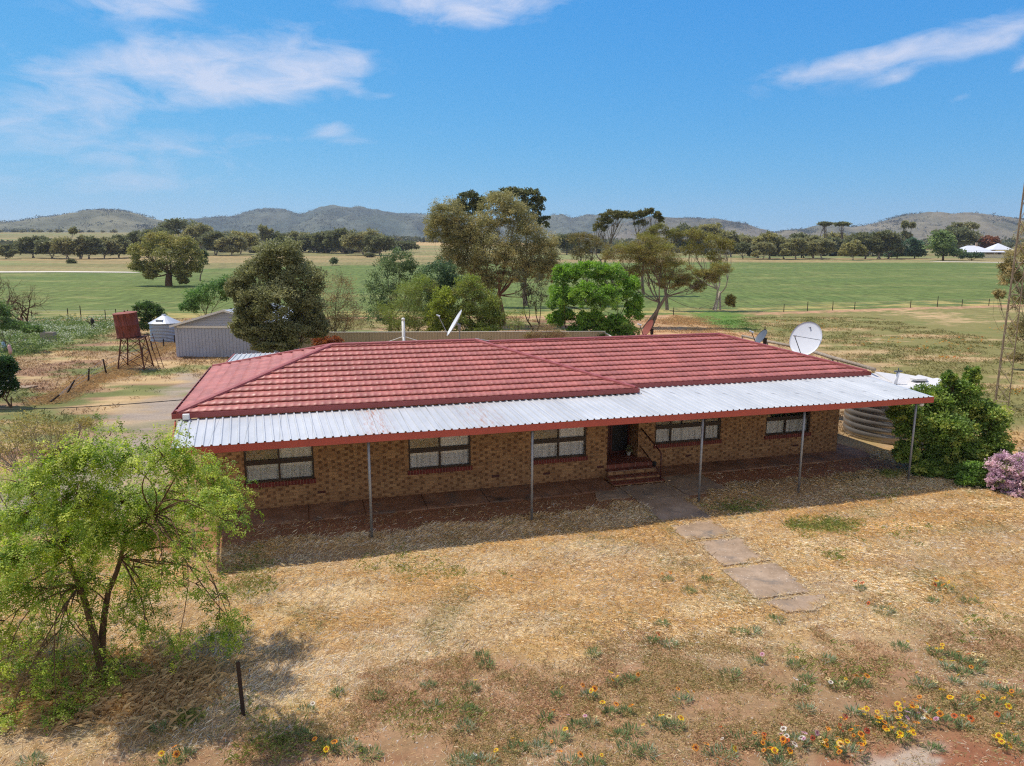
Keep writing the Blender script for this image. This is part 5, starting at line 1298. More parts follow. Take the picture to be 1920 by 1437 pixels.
mb.box(0, .06, .12, SD, 0, SH); mb.box(SW - .06, SW, .12, SD, 0, SH); mb.add([(0, SD, 0), (SW, SD, 0), (SW, SD, SH), (SW / 2, SD, SH + SR), (0, SD, SH)], [(0, 1, 2, 3, 4)])
mb.build('wall', M['shed'], sh)
mb = MB()
for k in range(6):
    z0 = SH + k * .17
    if z0 > SH + SR - .1: break
    hw = SW / 2 * (1 - (z0 - SH) / SR) - .06
    mb.box(SW / 2 - hw, SW / 2 + hw, .02 + .004 * k, .05, z0 + .012, min(z0 + .16, SH + SR - .06))
mb.build('gable_cladding', M['shed'], sh)
mb = MB(); corr(mb, .2, SW - .2, .03, lambda x: .03, lambda x: SH - .16, .24, .035); dd = mb.build('door', M['shed'], sh)
mb = MB(); mb.box(.2, SW - .2, -.05, .06, SH - .16, SH); mb.build('door_track', M['fencecap'], dd)
mb = MB()
for sgn in (-1, 1):
    x0 = SW / 2 + sgn * (SW / 2 + .18); z0 = SH - .05
    for k in range(40):
        ya = -.25 + (SD + .5) * k / 40; yb = -.25 + (SD + .5) * (k + 1) / 40; h = .02 if k % 2 else 0
        mb.add([(x0, ya, z0 + h), (SW / 2, ya, SH + SR + .06 + h), (SW / 2, yb, SH + SR + .06 + h), (x0, yb, z0 + h)], [(0, 1, 2, 3)])
mb.build('roof', M['shedroof'], sh)
for sgn in (-1, 1):
    mb = MB(); x0 = SW / 2 + sgn * (SW / 2 + .2); mb.beam((x0, -.27, SH - .06), (SW / 2, -.27, SH + SR + .05), .05, .14); mb.build('barge_board', M['fencecap'], sh)

def ribbed(r, z0, z1, n, amp):
    out = []
    for k in range(n * 6 + 1):
        z = z0 + (z1 - z0) * k / (n * 6); out.append((r + amp * math.sin(2 * PI * k / 6), z))
    return out
# small silver tank
Yt = 57.5; pt = at(309, 610, Yt); zz = at(309, 606, Yt)[2]; tk = empty('round_tank', on_ground(pt[0], Yt), 0, 'silver ribbed tank with a shallow conical roof beside the grey shed', 'tank')
r_ = 26 * Yt / F_PX; zb = zz - tk.location.z
mb = MB(); mb.lathe(ribbed(r_, 0, zb, 13, .018), 40); mb.build('tank_wall', M['silver'], tk, smooth=True)
mb = MB(); mb.lathe([(r_ + .08, zb), (r_ + .09, zb + .03), (.18, zb + .62), (.16, zb + .72), (.0, zb + .74)], 24); rf = mb.build('roof', M['shedroof'], tk)
mb = MB(); mb.box(-.25, .25, -r_ * .82, -r_ * .55, zb + .13, zb + .34); mb.build('hatch', M['silver'], rf)

# rusty tank on its stand
Yr = 43.5; pr_ = at(255, 690, Yr); g0 = on_ground(pr_[0], Yr); st_ = empty('tank_stand', g0, R(8), 'rusty braced steel stand holding up the rusty water tank', 'stand')
S0, S1, HS_ = .78, .52, 1.95
cor = [(-1, -1), (1, -1), (1, 1), (-1, 1)]
for k, (a, b) in enumerate(cor):
    mb = MB(); mb.tube([(a * S0, b * S0, -.05), (a * S1, b * S1, HS_)], .045, 8); mb.build('leg', M['rustleg'], st_)
mb0 = MB()
for k in range(4):
    a, b = cor[k], cor[(k + 1) % 4]; L = lambda c, z: (c[0] * (S0 + (S1 - S0) * z / HS_), c[1] * (S0 + (S1 - S0) * z / HS_), z)
    for z0, z1 in ((.12, 1.0), (1.0, 1.9)):
        mb = MB(); mb.tube([L(a, z0), L(b, z1)], .02, 6); mb.build('brace', M['rustleg'], st_)
        mb = MB(); mb.tube([L(b, z0), L(a, z1)], .02, 6); mb.build('brace', M['rustleg'], st_)
    mb = MB(); mb.tube([L(a, .10), L(b, .10)], .025, 6); mb.build('rail', M['rustleg'], st_)
mb = MB()
for k in range(7): a = -.62 + k * .207; mb.box(a - .05, a + .05, -.66, .66, HS_, HS_ + .07)
mb.build('platform', M['rustleg'], st_)
for sx in (1.02, 1.3):
    mb = MB(); mb.tube([(sx + .25, .3, -.05), (sx - .28, .3, HS_ + .25)], .02, 6); mb.build('ladder_rail', M['rustleg'], st_)
for k in range(6):
    z = .25 + k * .33; f = z / (HS_ + .25); mb = MB(); mb.tube([(1.27 - .53 * f, .3, z), (1.55 - .53 * f, .3, z)], .014, 5); mb.build('rung', M['rustleg'], st_)
tk = empty('water_tank', (g0[0] - .24, g0[1], g0[2] + HS_ + .07), R(20), 'leaning rusty red tank raised on the rusty stand', 'tank'); tk.rotation_euler = (R(2), R(-4.5), R(20))
mb = MB(); mb.lathe([(.67, 0), (.675, .02), (.67, .04), (.665, .72), (.68, .74), (.665, .76), (.665, 1.42), (.69, 1.45), (.69, 1.48)], 40); mb.build('tank_wall', M['rust'], tk, smooth=True)
mb = MB(); mb.lathe([(.70, 1.481), (.5, 1.52), (.0, 1.55)], 40, cap=False); l_ = mb.build('lid', M['dishrust'], tk, smooth=True)
mb = MB(); mb.lathe([(.05, 1.52), (.05, 1.62), (.0, 1.64)], 10); mb.build('vent', M['rustleg'], l_)

# big round tank right of the house
ctr = on_ground(*gp(1668, 834)[:2]); d_ = np.array([ctr[0], ctr[1]]); d_ /= np.linalg.norm(d_); R0 = 1.72
tc_ = ctr + np.array([d_[0] * R0, d_[1] * R0, 0])
tk = empty('round_water_tank', tc_, R(10), 'large round ribbed water tank with pale folded roof at the right house end', 'tank')
ztop = 2.06
mb = MB(); mb.lathe([(R0 + .02, 0), (R0, .1)] + [(R0 + .04 * abs(math.sin(PI * k / 6)) ** .7, .12 + (ztop - .12) * k / 48) for k in range(49)], 56)
mb.build('tank_wall', M['polywall'], tk, smooth=True)
mb = MB(); N = 14
for k in range(N):
    a0, a1 = 2 * PI * k / N, 2 * PI * (k + 1) / N; Rr = R0 + .12; z0, z1 = ztop + .12, ztop + .20
    def pp(a, r, z): return (r * math.cos(a), r * math.sin(a), z)
    m_ = 5; vs = []
    for i in range(m_ + 1):
        f = i / m_; a = a0 + (a1 - a0) * f
        vs += [pp(a, .14, ztop - .02 + .03 * f), pp(a, Rr, z0 + (z1 - z0) * f)]
    mb.add(vs, [(2 * i, 2 * i + 1, 2 * i + 3, 2 * i + 2) for i in range(m_)])
    mb.add([pp(a1, .14, ztop - .02), pp(a1, Rr, z0), pp(a1, Rr, z1), pp(a1, .14, ztop + .01)], [(0, 1, 2, 3)])
    vs = []
    for i in range(m_ + 1):
        f = i / m_; a = a0 + (a1 - a0) * f; vs += [pp(a, Rr, z0 + (z1 - z0) * f), pp(a, Rr + .02, ztop - .06)]
    mb.add(vs, [(2 * i, 2 * i + 1, 2 * i + 3, 2 * i + 2) for i in range(m_)])
mb.lathe([(.16, ztop - .03), (.16, ztop + .03), (0, ztop + .04)], 16); rf = mb.build('roof', M['poly'], tk)
mb = MB(); mb.tube([(-.1, -.1, ztop), (-.02, -.1, ztop + .50)], .055, 12); mb.build('inlet_pipe', M['dish'], rf, smooth=True)
mb = MB(); mb.box(-.17, .13, -.15, -.05, ztop + .50, ztop + .55); mb.tube([(-.02, -.1, ztop + .55), (-.02, -.1, ztop + .66)], .02, 6); mb.build('pipe_cap', M['dishgrey'], rf)
ha = Vector((.98, -.02, 0)); mb = MB(); mb.lathe([(.30, 0), (.30, .07), (.27, .09), (0, .10)], 28, (ha.x, ha.y, ztop + .15)); mb.build('hatch', M['poly'], rf, smooth=False)

# satellite dishes
def dish(name, label, c, dia, aim, mat, legh, feed=1.0, depth=.14, struts=True, mastmat=None, strut_dir=1):
    "c: centre of the dish, aim: direction it faces"
    mastmat = mastmat or M['steel']
    gz = float(terrain(c[0], c[1])); root = empty(name, (c[0], c[1], gz), 0, label, 'satellite dish')
    aim = Vector(aim).normalized(); q = aim.to_track_quat('Z', 'Y'); r = dia / 2; zc = c[2] - gz
    rings = 9; n = 36; vs = []; fs = []
    for sd in (0, 1):
        for i in range(rings):
            rr = r * i / (rings - 1)
            for k in range(n):
                a = 2 * PI * k / n; p = q @ Vector((rr * math.cos(a), rr * math.sin(a), depth * (rr / r) ** 2 * r * 2 * .5 + (.0 if sd else -.018)))
                vs.append((p.x, p.y, p.z + zc))
    for sd in (0, 1):
        o_ = sd * rings * n
        for i in range(rings - 1):
            for k in range(n):
                f = (o_ + i * n + k, o_ + i * n + (k + 1) % n, o_ + (i + 1) * n + (k + 1) % n, o_ + (i + 1) * n + k)
                fs.append(f if sd else f[::-1])
    o_ = (rings - 1) * n
    for k in range(n): fs.append((o_ + k, o_ + (k + 1) % n, rings * n + o_ + (k + 1) % n, rings * n + o_ + k))
    rf = MB().add(vs, fs).build('reflector', mat, root, smooth=True)
    loc = lambda x, y, z: (q @ Vector((x, y, z))) + Vector((0, 0, zc))
    fp = loc(0, -r * .12, r * 1.35 * feed); low = loc(0, -r * .98, .02)
    mb = MB(); mb.tube([low, fp], .018, 8); mb.build('feed_arm', mastmat, root)
    mb = MB(); d = (loc(0, 0, 0) - fp).normalized(); mb.tube([fp - d * .12, fp, fp + d * .09], [.03, .045, .055], 12); mb.build('feed_horn', M['dish'], root)
    back = loc(0, 0, -.06); hub = loc(0, 0, -.22); base = Vector((hub.x, hub.y, 0))
    mb = MB(); mb.tube([back, hub], [.09, .07], 12); mb.box(hub.x - .07, hub.x + .07, hub.y - .07, hub.y + .07, hub.z - .22, hub.z + .08); mb.build('mount', mastmat, root)
    mb = MB(); mb.tube([base - Vector((0, 0, .05)), hub], .035, 10); mb.build('mast', mastmat, root)
    if struts:
        for a in (.3, 2.4, 4.4):
            mb = MB(); z = legh; mb.tube([(hub.x, hub.y, z), (hub.x + 1.15 * math.cos(a), hub.y + 1.15 * math.sin(a), max(z - 1.2, 0))], .014, 6); mb.build('strut', mastmat, root)
    return root, loc, r
c1 = at(855, 607, 39); dish('satellite_dish', 'pale dish seen edge on behind the middle of the ridge, facing left', c1, 1.66, (-.86, -.12, .50), M['dish'], 2.3, feed=.95)
c2 = at(1216, 616, 37); dish('satellite_dish', 'rust red dish seen edge on above the ridge near the fence corner', c2, 1.0, (-.86, -.15, .46), M['dishrust'], 1.9, feed=.8, mastmat=M['post'])
c3 = at(1428, 633, 35); dish('satellite_dish', 'small dark grey dish behind the right end of the ridge', c3, .88, (-.8, -.05, .52), M['dishgrey'], 1.6, feed=1.0, mastmat=M['post'])
c4 = at(1512, 636, 31); big, loc4, r4 = dish('satellite_dish', 'large round white dish facing forward left beside the roof end', c4, 1.56, (-.80, -.52, .33), M['dish'], 1.5, feed=.85, struts=False, depth=.10, mastmat=M['dishgrey'])
mb = MB(); mb.tube([loc4(r4 * .95, 0, .09), loc4(0, -r4 * .12, r4 * 1.1)], .012, 6); mb.build('crossbar', M['dishgrey'], big)
mb = MB(); p_ = loc4(.05, r4 * .66, .075); qx = Vector((-.42, -.80, .30)).normalized(); mb.lathe([(.05, 0), (.05, .02)], 4, (p_.x, p_.y, p_.z)); mb.build('badge', M['dishgrey'], big)

# white mast with wires (rotary clothes line)
cm_ = at(757, 640, 41); ch = empty('clothes_hoist', on_ground(cm_[0], 41), R(20), 'tall white centre mast of a rotary clothes hoist behind the ridge', 'clothes hoist')
zt_ = at(757, 597, 41)[2] - ch.location.z; za_ = at(757, 632, 41)[2] - ch.location.z
mb = MB(); mb.tube([(0, 0, -.05), (0, 0, zt_ - .12)], .095, 14); mb.lathe([(.11, zt_ - .12), (.11, zt_ - .04), (.06, zt_ + .02), (0, zt_ + .03)], 14); mb.build('mast', M['white'], ch, smooth=True)
arms = []
for k in range(4):
    a = k * PI / 2 - R(10); e = Vector((3.0 * math.cos(a), 3.0 * math.sin(a), za_ - .95)); arms.append(e)
    mb = MB(); mb.tube([(0.09 * math.cos(a), .09 * math.sin(a), za_), e], .022, 6); mb.build('arm', M['white'], ch)
for k in range(4):
    for f in (1.0, .7):
        mb = MB(); p, q = arms[k] * f, arms[(k + 1) % 4] * f; p = Vector((arms[k].x * f, arms[k].y * f, za_ + (arms[k].z - za_) * f)); q = Vector((arms[(k + 1) % 4].x * f, arms[(k + 1) % 4].y * f, p.z))
        mb.tube([p, (p + q) / 2 - Vector((0, 0, .06)), q], .006, 4); mb.build('line', M['steel'], ch)

# beige sheet fence behind the house
Yf = 49.5; fA = at(560, 624, Yf); fB = at(1135, 617, Yf + 1.2); fC = at(1168, 626, 44.5)
fn = empty('sheet_fence', on_ground(fA[0], Yf), 0, 'beige ribbed steel fence behind the house below the trees', 'fence')
def fence_panels(p, q, n, top):
    p = Vector((p[0], p[1], 0)); q = Vector((q[0], q[1], 0)); L = (q - p).length; d = (q - p).normalized(); nrm = Vector((d.y, -d.x, 0)); o_ = Vector(fn.location); o_.z = 0
    for k in range(n):
        a = p + (q - p) * (k / n) - o_; b = p + (q - p) * ((k + 1) / n) - o_; l = (b - a).length; vs = []
        m_ = max(2, int(l / .19))
        for i in range(m_):
            for f, dp in ((0, 0), (.45, 0), (.55, .035), (.95, .035)):
                w_ = a + d * (l * (i + f) / m_) + nrm * dp; vs += [(w_.x, w_.y, .0), (w_.x, w_.y, top)]
        w_ = b; vs += [(w_.x, w_.y, 0), (w_.x, w_.y, top)]
        pn = MB().add(vs, [(2 * i, 2 * i + 2, 2 * i + 3, 2 * i + 1) for i in range(len(vs) // 2 - 1)]).build('panel', M['fencecream'], fn)
        mb = MB(); mb.beam(a + Vector((0, 0, top + .02)) + nrm * .02, b + Vector((0, 0, top + .02)) + nrm * .02, .07, .05); mb.build('top_rail', M['fencecap'], pn)
        mb = MB(); mb.beam(a + nrm * .045, a + nrm * .045 + Vector((0, 0, top)), .05, .03); mb.build('fence_post', M['fencecream'], pn)
topf = fA[2] - float(terrain(fA[0], Yf))
fence_panels(fA, fB, 9, topf); fence_panels(fB, fC, 3, topf - .1)

# low log rail fence on the right
pA, pB, pD = at(1392, 630, 48), at(1500, 652, 37), at(1640, 693, 28.5)
lf = empty('log_rail_fence', on_ground(pA[0], 48), 0, 'low grey log rail fence running behind the large white dish', 'fence')
o_ = Vector(lf.location)
for a, b in ((pA, pB), (pB, pD)):
    mb = MB(); a_, b_ = Vector(a) - o_, Vector(b) - o_; mid = (a_ + b_) / 2 + Vector((0, 0, -.03)); mb.tube([a_, mid, b_], [.075, .085, .07], 10); mb.build('rail', M['wood'], lf, smooth=True)
    mb = MB(); mb.tube([a_ + Vector((.1, -.5, -.35)), b_ + Vector((.1, -.4, -.35))], .035, 8); mb.build('lower_rail', M['wood'], lf, smooth=True)
for f in (0, .25, .5, .75):
    p = Vector(pA) * (1 - f) + Vector(pD) * f if False else (Vector(pA).lerp(Vector(pB), f * 2) if f <= .5 else Vector(pB).lerp(Vector(pD), f * 2 - 1))
    p = p - o_; mb = MB(); mb.tube([(p.x, p.y + .02, -.05), (p.x, p.y + .02, p.z)], .06, 8); mb.build('fence_post', M['wood'], lf, smooth=True)
pp_ = at(1434, 622, 39.5); p0 = on_ground(pp_[0], 39.5)
o = MB(); o.tube([(0, 0, -.05), (0, 0, at(1434, 612, 39.5)[2])], .03, 8); o.box(-.05, .05, -.03, .03, at(1434, 619, 39.5)[2], at(1434, 619, 39.5)[2] + .05); o = o.build('marker_post', M['post']); o.location = tuple(p0)
tag(o, 'thin dark post standing left of the large white dish', 'post')

# wire fences at the edge of the crop
def wire_fence(label, pts, hts, lean=None):
    g0 = pts[0]; rt = empty('wire_fence', g0, 0, label, 'fence'); o_ = Vector(g0)
    for i, (p, h) in enumerate(zip(pts, hts)):
        mb = MB(); l = lean[i] if lean else (0, 0); p_ = Vector(p) - o_
        mb.tube([p_ + Vector((0, 0, -.1)), p_ + Vector((l[0], l[1], h))], [.05, .042], 6); mb.build('fence_post', M['post'], rt)
    for f in (.35, .65, .92):
        mb = MB(); q = []
        for i, (p, h) in enumerate(zip(pts, hts)):
            l = lean[i] if lean else (0, 0); q.append(Vector(p) - o_ + Vector((l[0] * f, l[1] * f, min(h, 1.05) * f)))
        mb.tube(q, .009, 4); mb.build('wire', M['steel'], rt)
    return rt
def edge(pxs):
    out = []
    for x in pxs:
        Y = 95.0
        for _ in range(8): X = (x - 960) / F_PX * Y * 1.0; Y = float(fence_y(X)) - .5
        out.append(on_ground(X, Y))
    return out
wire_fence('wire fence along the edge of the crop on the right', edge((1232, 1262, 1468, 1512, 1559, 1600, 1704, 1754, 1800, 1850, 1905)), [1.15, .9, 1.0, 1.25, 1.15, 1.0, 1.0, 1.5, 1.0, 1.0, 1.0])
wire_fence('wire fence behind the weeds on the left', edge((-40, 60, 128, 152, 198, 218, 240)), [1.1, 1.0, 1.2, 1.5, 1.0, 1.1, 1.0])
pl_ = [gp(x, y) for x, y in ((328, 646), (307, 652), (287, 660), (268, 676), (200, 703), (165, 719), (122, 741), (86, 757))]
wire_fence('old sagging wire fence with leaning posts running past the rusty tank stand', pl_, [.75, .7, .8, .9, .95, .8, .75, .4], [(0, 0), (.03, 0), (-.1, 0), (0, 0), (-.12, 0), (.08, .1), (.5, .1), (.62, .1)])
# the steel post in front
gpst = gp(457, 1345); o = MB(); tpz = at(446, 1243, float(gpst[1]))
o.beam((0, 0, -.1), (float(tpz[0] - gpst[0]), 0, float(tpz[2])), .06, .012); o.beam((0, .018, -.1), (float(tpz[0] - gpst[0]), .018, float(tpz[2])), .012, .035)
o = o.build('steel_post', M['post']); o.location = (gpst[0], gpst[1], float(ground_z(gpst[0], gpst[1]))); tag(o, 'single dark rusty steel post in the dry grass near the front', 'post')

# lattice mast at the right edge
Ym = 33.0; bm = at(1876, 742, Ym); H0 = 15.5; rt = empty('lattice_mast', on_ground(bm[0], Ym), R(0), 'tall thin rusty lattice mast at the right edge of the photo', 'mast')
def leg(k, z):
    r = .36 * (1 - z / H0 * .55); a = R(200) + k * 2 * PI / 3; return Vector((r * math.cos(a), r * math.sin(a), z))
for k in range(3):
    mb = MB(); mb.tube([leg(k, -.1), leg(k, H0)], .021, 8); mb.build('leg', M['mast'], rt)
nb = 18
for k in range(3):
    mb = MB(); k2 = (k + 1) % 3
    for i in range(nb):
        z0 = .2 + i * .85; z1 = z0 + .85
        if z1 > H0: break
        mb.tube([leg(k, z0), leg(k2, z1)], .010, 4); mb.tube([leg(k2, z0), leg(k, z1)], .010, 4)
        if i % 3 == 0: mb.tube([leg(k, z0), leg(k2, z0)], .009, 4)
    mb.build('bracing', M['mast'], rt)

# power cable from the left
a_ = Vector(W3(-9.02, 4.2, 2.99)); b_ = Vector(at(-260, 757, 21.0)); pts = []
for i in range(25):
    f = i / 24; p = a_.lerp(b_, f); p.z -= .22 * math.sin(PI * f); pts.append(p - a_)
o = MB(); o.tube(pts, .012, 6); o = o.build('power_cable', M['black']); o.location = a_; tag(o, 'black overhead cable running left from the roof corner', 'cable')

# left edge oddments
def limb_tree(name, label, base, segs, mat, tw, seed, cat='tree', trunk_r=.2):
    rg = np.random.default_rng(seed); rt = empty(name, base, 0, label, cat); b = np.array(base)
    mb = MB()
    def grow(p, d, L, r, dep):
        n = 3; pts = [p]; q = p.copy(); dd = d.copy()
        for i in range(n):
            dd = dd + rg.normal(0, .16, 3); dd[2] += .02; dd /= np.linalg.norm(dd); q = q + dd * L / n; pts.append(q.copy())
        mb.tube([Vector(x) for x in pts], [r * (1 - .4 * i / n) for i in range(n + 1)], 7 if dep < 2 else 4, False)
        if dep < tw:
            for k in range(3 if dep < 3 else 2):
                nd = dd + rg.normal(0, .55, 3); nd[2] = nd[2] * .8 + .12; nd /= np.linalg.norm(nd); grow(pts[-1 - (k > 1)], nd, L * rg.uniform(.6, .82), r * .58, dep + 1)
    for d, L, r in segs: grow(np.array((0, 0, -.1)), np.array(d, float) / np.linalg.norm(d), L, r, 0)
    mb.build('trunk', BARK[mat], rt, smooth=True); return rt
bt_ = gp(52, 619)
limb_tree('dead_tree', 'leafless grey tree leaning left over the weeds at the left edge', bt_, [((-.95, 0, .55), 2.4, .22), ((-.25, .1, .9), 1.5, .12), ((-.8, .3, .9), 2.0, .16)], 'brown', 7, 3)
tree('weedy_bush', 'green bush under the leafless tree at the left edge', 'bush', gbase(5, 52), [pc(0, 598, 30, 22, 52), pc(28, 612, 30, 12, 52), pc(-10, 580, 30, 20, 52), pc(60, 618, 22, 8, 51)], [(88, 110, 70), (76, 98, 60)], leaf=.14, puffs=26, per=40, puff_r=.3, trunk=.06, seed=45, stems=3)
bs = gp(175, 616); rt = empty('burnt_stump', bs, 0, 'black burnt stump with a crooked arm among the left weeds', 'stump')
s = bs[1] / F_PX; mb = MB(); mb.tube([(0, 0, -.1), (.03, 0, .45), (-.02, 0, .8), (-.1, 0, 1.02)], [.2, .19, .16, .05], 9); mb.tube([(-.05, 0, .3), (-.32, 0, .52), (-.42, 0, .66), (-.62, 0, .62)], [.1, .07, .06, .03], 7)
mb.build('trunk', BARK['dark'], rt, smooth=True)
bs = gp(92, 640); rt = empty('stone_trough', bs, R(6), 'old grey block trough standing in the weeds on the left', 'trough')
mb = MB(); mb.box(-.5, .5, -.3, -.2, 0, .75); mb.box(-.5, .5, .2, .3, 0, .75); mb.box(-.5, -.4, -.2, .2, 0, .75); mb.box(.4, .5, -.2, .2, 0, .75); mb.build('basin', M['stone'], rt, bevel=.02)
mb = MB(); mb.box(-.46, -.2, -.28, .0, .75, .98); mb.build('block', M['stone'], rt, bevel=.02)
M['pinkcloth'] = m_plain('pink_rag', lin(206, 168, 168), .9, 0, .1, 6); M['bluecloth'] = m_plain('pale_blue_rag', lin(170, 200, 216), .9, 0, .1, 6)
def rag(px, py0, py1, lab, mat, nm):
    bs = gp(px, py1 + 6); s = bs[1] / F_PX; h = (py1 - py0) * s; rt = empty(nm, bs, 0, lab, 'post')
    mb = MB(); mb.tube([(0, 0, -.1), (0, 0, h + .25)], .035, 8); mb.build('stake', M['wood'], rt)
    mb = MB(); mb.tube([(0, 0, .2), (.03, 0, .2 + h * .4), (-.02, 0, .2 + h * .8), (0, 0, .2 + h)], [.10, .13, .11, .07], 10); mb.build('wrapping', mat, rt, smooth=True)
rag(20, 646, 663, 'stake wrapped in pink cloth at the left edge by the weeds', M['pinkcloth'], 'wrapped_stake')
rag(8, 640, 652, 'stake wrapped in pale blue cloth at the far left edge', M['bluecloth'], 'wrapped_stake')
bs = gp(36, 728); mb = MB(); mb.prism([(-.7, -.35), (.6, -.25), (.75, .4), (-.5, .35)], 0, .08); o = mb.build('concrete_slab', M['concrete']); o.location = tuple(bs); tag(o, 'pale concrete slab on the ground by the white flowered bush', 'slab')
# plant pot at the door
pb = W3(4.62, 3.72, .425); rt = empty('potted_plant', pb, 0, 'small pale potted plant on the doorstep beside the dark screen door', 'plant')
mb = MB(); mb.lathe([(.05, 0), (.07, .1), (.078, .11), (.07, .115)], 16); mb.build('pot', M['white'], rt, smooth=True)
rg = np.random.default_rng(4); q = rg.normal(0, 1, (60, 3)); q /= np.linalg.norm(q, axis=1, keepdims=True)
V_, F_, C_ = leaf_mesh(rg, q * [.09, .09, .11] + [0, 0, .2], .07, .4, np.broadcast_to(s2l((170, 176, 130)), (60, 3)), out=q)
np_mesh('leaves', V_, F_, M['leaf'], rt, C_)
print('objects done')
# ------------------------------------------------------------------ the leafy tree at the left front
def spray_tree(name, label, base_px, hub_px, clumps, Y0, cols, seed, n_per=26):
    rg = np.random.default_rng(seed); base = gp(*base_px); base = np.array([base[0], base[1], float(ground_z(base[0], base[1]))])
    rt = empty(name, base, 0, label, 'tree'); cols = np.array([s2l(c) for c in cols])
    mb = MB(); LV = []; LF = []; LC = []; nt = 0
    hubs = []
    for chain in hub_px:
        prev = base + rg.normal(0, .03, 3) * [1, 1, 0] - [0, 0, .1]; r0 = .07
        for h in chain:
            h = at(*h); pts = curve(prev, h, rg, .06, 5)
            mb.tube([Vector(p - base) for p in pts], [r0 * (1 - .07 * i) for i in range(6)], 9, False); r0 *= .65; prev = h; hubs.append(h)
            hubs.append(pts[3])
    hubs = [h for h in hubs if h[2] > 1.4]
    for ci, (px, py, rx, ry, dn) in enumerate(clumps):
        g_ = gp(px, py + ry * .6)
        Y = min(Y0 + rg.uniform(-1.1, 1.3), g_[1] - .25) if py > 1050 else Y0 + rg.uniform(-1.2, 1.6)
        s = Y / F_PX; c = at(px, py, Y); r = np.array([rx * s, (rx + ry) / 2 * s * .9, ry * s])
        hb = hubs[int(np.argmin([np.linalg.norm(h - c) for h in hubs]))]
        limb = curve(hb, c - [0, 0, r[2] * .2], rg, .13, 8, .10)
        mb.tube([Vector(p - base) for p in limb], [.015 * (1 - .08 * i) for i in range(9)], 7, False)
        ns = max(8, int((1.5 if py < 1080 else .75) * n_per * dn * (rx * ry) / 1500))
        for j in range(ns):
            q = rg.normal(0, 1, 3); q /= np.linalg.norm(q); q[2] = abs(q[2]) * 1.1 - .45
            tip0 = c + q * r * rg.uniform(.35, 1.05) + rg.normal(0, .10, 3)
            s0 = limb[rg.integers(4, 9)]
            if j < ns * .35 and np.linalg.norm(tip0 - s0) < .55:
                tw = curve(s0, tip0, rg, .16, 4, .05)
                mb.tube([Vector(p - base) for p in tw], [.013, .010, .008, .006, .004], 4, False)
            # an arching spray of small paired leaflets, several per twig end
            for kk in range(5):
                d = rg.normal(0, 1, 3) + q * 1.1; d[2] = d[2] * .4 + .10; d /= np.linalg.norm(d)
                st = tip0 + rg.normal(0, .09, 3); L = rg.uniform(.10, .24); m = 14
                f = np.linspace(0, 1, m)[:, None]; drp = rg.uniform(.2, 1.1)
                ax = st + d * L * f + np.array([0, 0, -1.0]) * (L * drp * f ** 2)
                tg = d * L + np.array([0, 0, -1.0]) * (L * 2 * drp * f); tg /= np.linalg.norm(tg, axis=1, keepdims=True)
                sd = np.cross(tg, [0, 0, 1.0]); sd /= np.linalg.norm(sd, axis=1, keepdims=True) + 1e-9
                col = cols[rg.integers(0, len(cols))] * rg.uniform(.75, 1.25)
                for sg in (-1, 1):
                    l = .036 * (1 - .45 * np.abs(f - .4)); dd = sd * sg * .85 + tg * .5 + rg.normal(0, .22, (m, 3)); dd[:, 2] -= .25; dd /= np.linalg.norm(dd, axis=1, keepdims=True)
                    nn = np.cross(dd, tg); nn /= np.linalg.norm(nn, axis=1, keepdims=True) + 1e-9; wv = np.cross(dd, nn) * l * .36
                    V = np.empty((m, 4, 3)); V[:, 0] = ax; V[:, 1] = ax + dd * l * .5 + wv; V[:, 2] = ax + dd * l; V[:, 3] = ax + dd * l * .5 - wv
                    V += rg.normal(0, .022, (m, 1, 3)); LV.append(V.reshape(-1, 3) - base); LC.append(np.repeat(col * rg.uniform(.85, 1.15, (m, 1)), 4, 0)); nt += m
    # bare grey twigs catching the light
    for j in range(0):
        px, py, rx, ry, dn = clumps[rg.integers(0, len(clumps))]; Y = Y0 + rg.uniform(-.9, .9); a = at(px + rg.normal(0, rx * .6), py + rg.normal(0, ry * .5), Y)
        if a[2] < .5: continue
        d = rg.normal(0, 1, 3); d[2] = abs(d[2]) * .3; d /= np.linalg.norm(d); b = a + d * rg.uniform(.25, .7)
        tw = curve(a, b, rg, .14, 4); mb.tube([Vector(p - base) for p in tw], [.009, .008, .006, .005, .003], 4, False)
    F = np.arange(nt)[:, None] * 4 + np.arange(4)[None, :]
    np_mesh('crown', np.concatenate(LV), F, M['leaf_thin'], rt, np.concatenate(LC) * 1.08); mb.build('trunk', BARK['brown'], rt, smooth=True)
    print('leaflets', nt)
